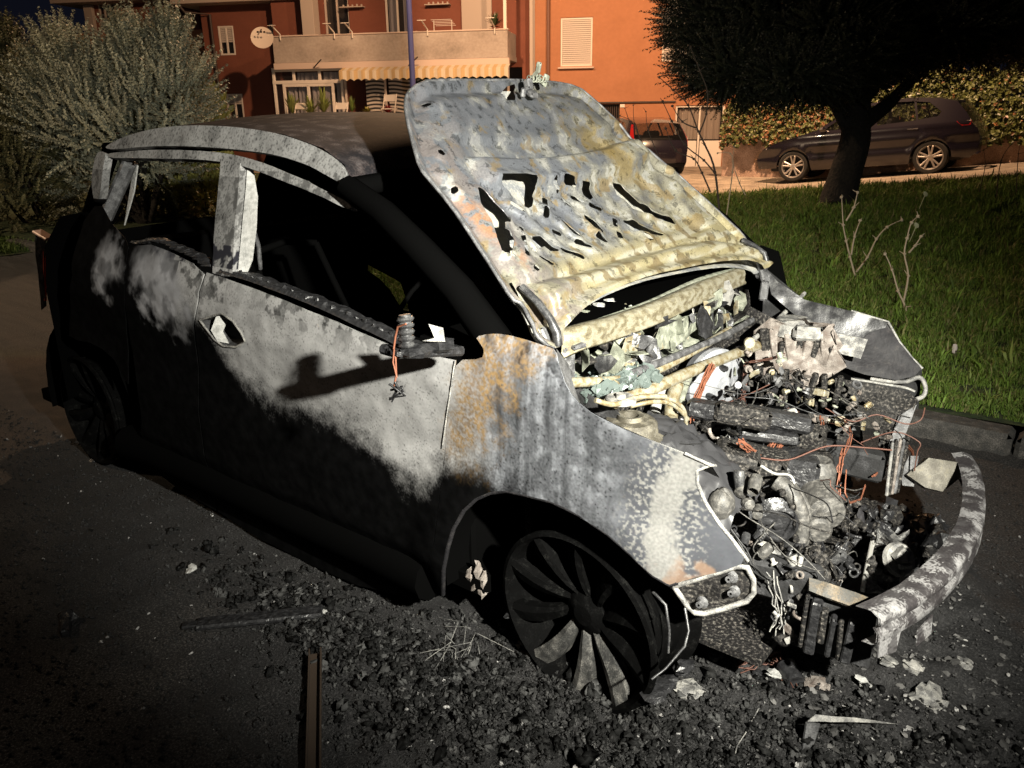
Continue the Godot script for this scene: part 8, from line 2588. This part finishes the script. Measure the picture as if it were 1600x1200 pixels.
func ivy() -> void:
	# hedge of ivy leaves over a garden wall behind the parked car
	var o := thing("ivy_hedge", "ivy-covered garden wall behind the dark parked car", "hedge")
	var a: Vector3 = Vector3(-6.127, 0.434, -16.893)
	var b: Vector3 = Vector3(0.5, 0.97, -17.901)
	a.y = 0.0
	b.y = 0.35
	var f := (b - a).normalized()
	f.y = 0.0
	f = f.normalized()
	var n := Vector3(-f.z, 0, f.x)
	var len := Vector2(b.x - a.x, b.z - a.z).length()
	var wl := MB.new()
	wl.box((a + b) / 2 + Vector3(0, 0.35, 0) - n * 0.15, Vector3(len, 1.3, 0.3), Basis(f, Vector3.UP, n), 0.02)
	obj("garden_wall", wl, M.stone, o)
	var w := []
	var t := []
	for k in 26000:
		var s := rng.randf()
		var top := 1.55 + 0.55 * sstep(0.0, 0.25, s) + 0.22 * sin(s * 21.0) + 0.12 * sin(s * 57.0) + 0.25 * sstep(0.6, 1.0, s)
		var low := 0.55 + 0.25 * lumps.get_noise_2d(s * 300.0, 5.0) + (0.25 if s < 0.2 else 0.0)
		var y := lerpf(low, top, rng.randf())
		var bulge := 0.12 * lumps.get_noise_2d(s * 400.0, y * 60.0)
		if bulge < -0.03 and rng.randf() < 0.55:
			continue
		var p := a + f * len * s + n * (0.12 + bulge + rng.randf_range(-0.08, 0.10) + 0.1 * sin(y * 2.0)) + Vector3(0, y + 0.35 * s, 0)
		var sz := rng.randf_range(0.045, 0.10)
		w.append(Transform3D(Basis(f, Vector3.UP, n) * Basis.from_euler(Vector3(rng.randf_range(-0.9, 0.3), rng.randf_range(-0.8, 0.8), rng.randf() * TAU)).scaled(Vector3.ONE * sz), p))
		var red := 1.0 if rng.randf() < (0.22 if s < 0.35 else 0.05) else 0.0
		t.append(Color(0.085, 0.10, 0.028).lerp(Color(0.24, 0.09, 0.04), red * 0.8) * rng.randf_range(0.45, 1.5))
	scatter("leaves", leaf_mesh(), M.leaf, w, t, o)

# ------------------------------------------------------------------ what lies on the ground
func debris() -> void:
	# charred crumbs and pale chips, uncountable
	var shapes := []
	for k in 3:
		var b := MB.new()
		b.lump(Vector3.ZERO, Vector3(0.8, 0.4, 0.6), rng, 0.6, Basis.IDENTITY, true)
		b.lump(Vector3(0.3, 0.1, 0.2), Vector3(0.7, 0.22, 0.5), rng, 0.6, Basis.from_euler(Vector3(0.5, k, 0.4)), true)
		b.lump(Vector3(-0.3, 0.0, 0.25), Vector3(0.45, 0.3, 0.5), rng, 0.6, Basis.from_euler(Vector3(0.2, k * 2.0, -0.5)), false)
		shapes.append(b.done())
	for k in 3:
		var w := []
		var t := []
		for i in 16000:
			var x := 0.0
			var z := 0.0
			var big := 1.0
			if rng.randf() < 0.4:
				var a := rng.randf()
				x = rng.randfn(lerpf(1.0, 2.2, a), 0.38)
				z = rng.randfn(lerpf(1.02, 0.4, a * a), 0.22)
				big = 1.5
			else:
				x = rng.randf_range(-2.8, 2.7)
				z = rng.randf_range(-1.6, 2.2) if x > 1.6 else rng.randf_range(0.75, 2.2)
			var s := 0.003 + 0.013 * pow(rng.randf(), 4.0) * big
			w.append(Transform3D(turn().scaled(Vector3.ONE * s), Vector3(x, burnt_h(x, z) + s * 0.2, z)))
			var q := rng.randf()
			var c := 0.014 * rng.randf_range(0.6, 1.8)
			if q > 0.93:
				c = rng.randf_range(0.03, 0.08)
			if q > 0.985:
				c = rng.randf_range(0.15, 0.4)
			t.append(Color(c, c * 0.98, c * 0.95))
		var o := scatter("ash_crumbs", shapes[k], M.ash_bit, w, t)
		tag(o, ["fine black crumbs and ash strewn round the front wheel", "black cinders and pale chips strewn along the wreck", "burnt grit scattered over the dark ground"][k], "ash")
	# heavier clods of burnt plastic heaped round the wheel and under the nose
	var cw := []
	var ct := []
	for i in 5200:
		var a := rng.randf()
		var x := rng.randfn(lerpf(0.75, 2.15, a), 0.22)
		var z := rng.randfn(lerpf(1.0, 0.45, a * a), 0.13)
		if rng.randf() < 0.25:
			x = rng.randfn(0.55, 0.35)
			z = rng.randfn(0.98, 0.07)
		var s := 0.006 + 0.03 * pow(rng.randf(), 2.5) * (1.0 if rng.randf() < 0.93 else 1.8)
		cw.append(Transform3D(turn().scaled(Vector3(s, s, s)), Vector3(x, burnt_h(x, z) + s * 0.15, z)))
		var c := 0.010 * rng.randf_range(0.5, 1.8) if rng.randf() < 0.8 else rng.randf_range(0.03, 0.07)
		ct.append(Color(c, c, c * 0.98))
	tag(scatter("charred_clods", shapes[0], M.clod, cw, ct), "black clods of burnt plastic heaped round the front wheel", "ash")
	# thin scales of grey ash drifted in front of the bumper beam
	var fb := MB.new()
	for k in 6:
		var a0 := TAU * k / 6.0
		var a1 := TAU * (k + 1) / 6.0
		fb.tri(Vector3(0, 0.08, 0), Vector3(cos(a0) * 0.5, 0.06 * sin(a0 * 2.0), sin(a0) * 0.35), Vector3(cos(a1) * 0.5, 0.06 * sin(a1 * 2.0), sin(a1) * 0.35))
	var fm := fb.done()
	var fw := []
	var ft := []
	for i in 1500:
		var x := rng.randfn(2.02, 0.24)
		var z := rng.randfn(0.35, 0.42)
		var s := 0.006 + 0.026 * pow(rng.randf(), 3.0)
		fw.append(Transform3D(Basis.from_euler(Vector3(rng.randf_range(-0.6, 0.6), rng.randf() * TAU, rng.randf_range(-0.6, 0.6))).scaled(Vector3.ONE * s), Vector3(x, burnt_h(x, z) + 0.004, z)))
		var c := rng.randf_range(0.03, 0.12) if rng.randf() < 0.85 else rng.randf_range(0.15, 0.35)
		ft.append(Color(c, c * 0.97, c * 0.93))
	tag(scatter("ash_scales", fm, M.ash_bit, fw, ft), "pale grey ash scales drifted in front of the bumper beam", "ash")
	# flakes of ash and melted lumps big enough to point at
	var fl := [
		[1080, 1092, 0.05, "ash", "grey crumpled ash flake below the front wheel"], [1455, 1110, 0.06, "ash", "large pale crumpled sheet lying at the lower right"], [1270, 1092, 0.045, "tan", "pale tan chip beside the beam's shadow"],
		[1346, 1092, 0.025, "white_ash", "small white chip right of the tan chip"], [1378, 1062, 0.03, "ash", "grey lump under the near end of the bumper beam"], [1424, 1066, 0.04, "ash", "grey stone-like lump in front of the bumper beam"],
		[1072, 1018, 0.028, "white_ash", "white lump behind the front wheel rim"], [1044, 1003, 0.022, "white_ash", "small white lump at the rim's upper edge"], [1210, 1072, 0.028, "white_ash", "white ash crumb near the fallen copper wires"],
		[502, 964, 0.022, "white_ash", "small white chip at the end of the charred strip"], [300, 893, 0.03, "white_ash", "pale flake lying left of the wreck's sill"], [1120, 1045, 0.03, "ash", "grey ash flake right of the front wheel"],
		[1290, 1085, 0.02, "tan", "tan crumb next to the tan chip"], [1180, 1060, 0.03, "char", "black cinder in front of the wiring"], [1500, 1060, 0.03, "ash", "grey ash lump right of the bumper beam"], [1240, 1010, 0.03, "ash", "grey lump under the headlamp tray"],
	]
	for f in fl:
		var m := MB.new()
		var p := ground_point(f[0], f[1])
		p.y = burnt_h(p.x, p.z) + 0.006
		for k in 4:
			m.lump(p + Vector3(rng.randf_range(-0.4, 0.4) * f[2], 0.004 * k, rng.randf_range(-0.4, 0.4) * f[2]), Vector3(f[2] * 1.3, f[2] * 0.32, f[2]), rng, 0.35, Basis.from_euler(Vector3(rng.randf_range(-0.25, 0.25), rng.randf() * TAU, rng.randf_range(-0.25, 0.25))))
		tag(obj("ash_flake", m, M[f[3]]), f[4], "ash flake", "ash flakes on the ground")
	# charred strip, rusty channel, bent bracket
	var cs := MB.new()
	var a: Vector3 = Vector3(0.158, 0.012, 1.254)
	var b: Vector3 = Vector3(0.456, 0.02, 0.948)
	cs.bar(a.lerp(b, 0.1), b, 0.055, 0.018, 0.006)
	cs.bar(a, a.lerp(b, 0.12), 0.03, 0.012, 0.005)
	tag(obj("charred_strip", cs, M.char), "long charred strip with a pointed end lying left of the sill", "strip")
	var rc := MB.new()
	var c: Vector3 = Vector3(0.616, 0.03, 1.106)
	var d: Vector3 = Vector3(1.009, 0.03, 1.428)
	var sd := (d - c).normalized().cross(Vector3.UP)
	rc.bar(c, d, 0.032, 0.005, 0.001)
	rc.bar(c + sd * 0.016 + Vector3(0, 0.010, 0), d + sd * 0.016 + Vector3(0, 0.010, 0), 0.004, 0.024, 0.001)
	rc.bar(c - sd * 0.016 + Vector3(0, 0.010, 0), d - sd * 0.016 + Vector3(0, 0.010, 0), 0.004, 0.024, 0.001)
	tag(obj("steel_channel", rc, M.rust_strip), "narrow brown steel channel pointing at the wreck from below", "steel channel")
	var br := thing("bent_bracket", "bent grey angle bracket propped on the ash in the foreground", "bracket")
	obj("arm", plate(PackedVector3Array([Vector3(1.836, 0.085, 0.595), Vector3(1.848, 0.095, 0.57), Vector3(1.883, 0.09, 0.544), Vector3(1.918, 0.075, 0.502), Vector3(2.003, 0.03, 0.402), Vector3(1.922, 0.07, 0.511), Vector3(1.863, 0.085, 0.574)]), 0.008), M.ash, br)
	obj("foot", plate(PackedVector3Array([Vector3(1.836, 0.085, 0.595), Vector3(1.864, 0.083, 0.576), Vector3(1.854, 0.02, 0.582), Vector3(1.85, 0, 0.618), Vector3(1.839, 0.01, 0.617)]), 0.006), M.steel, br)
	var bl := MB.new()
	var q: Vector3 = Vector3(-0.175, 0.01, 1.448)
	bl.lump(q, Vector3(0.07, 0.05, 0.05), rng, 0.3)
	bl.bar(q, Vector3(-0.096, 0.005, 1.49), 0.025, 0.03, 0.004)
	tag(obj("burnt_plug", bl, M.char), "small black burnt fitting lying at the far left of the ground", "scrap")
	var wv := thing("fallen_wires", "tangle of reddish bare wires fallen below the front of the wreck", "wires")
	for k in 3:
		bundle("wire_strand", PackedVector3Array([Vector3(1.59, 0.03, 0.419), Vector3(1.64, 0.05, 0.386), Vector3(1.674, 0.06, 0.349), Vector3(1.71, 0.03, 0.375), Vector3(1.742, 0.02, 0.426)]), 4, 0.02, M.copper_dark, wv, 0.002)
	bundle("wire_strand", PackedVector3Array([Vector3(1.703, 0.01, 0.447), Vector3(1.701, 0.01, 0.597), Vector3(1.714, 0.01, 0.747)]), 2, 0.01, M.ash, wv, 0.002)
	for k in 12:
		var hp := ground_point(rng.randf_range(690, 760), rng.randf_range(1000, 1040))
		var hw := MB.new()
		hw.tube(PackedVector3Array([hp, hp + Vector3(rng.randf_range(-0.04, 0.04), 0.05, rng.randf_range(-0.04, 0.04)), hp + Vector3(rng.randf_range(-0.1, 0.1), 0.02, rng.randf_range(-0.1, 0.1))]), 0.0012, 0.0008, 4)
		obj("wire_strand", hw, M.ash, wv)
	var cy := MB.new()
	cy.tube(PackedVector3Array([Vector3(1.712, 0.05, 0.372), Vector3(1.756, 0.04, 0.414)]), 0.028, 0.026, 12)
	tag(obj("burnt_canister", cy, M.char), "short black cylinder lying at the end of the fallen wires", "canister")

func ground_point(x: float, y: float) -> Vector3:
	# bilinear between measured spots of the ground near the wreck
	var c := Basis(Vector3(-0.58550, -0.31932, -0.74514).cross(Vector3(-0.187834, 0.94758, -0.25847)).normalized(), Vector3(-0.187834, 0.94758, -0.25847), Vector3(0.58550, 0.31932, 0.74514)).orthonormalized()
	var d := c * Vector3((x - 800.0) / 1235.0, (600.0 - y) / 1235.0, -1.0)
	return Vector3(2.244, 1.483, 2.25) + d * (1.483 / -d.y)
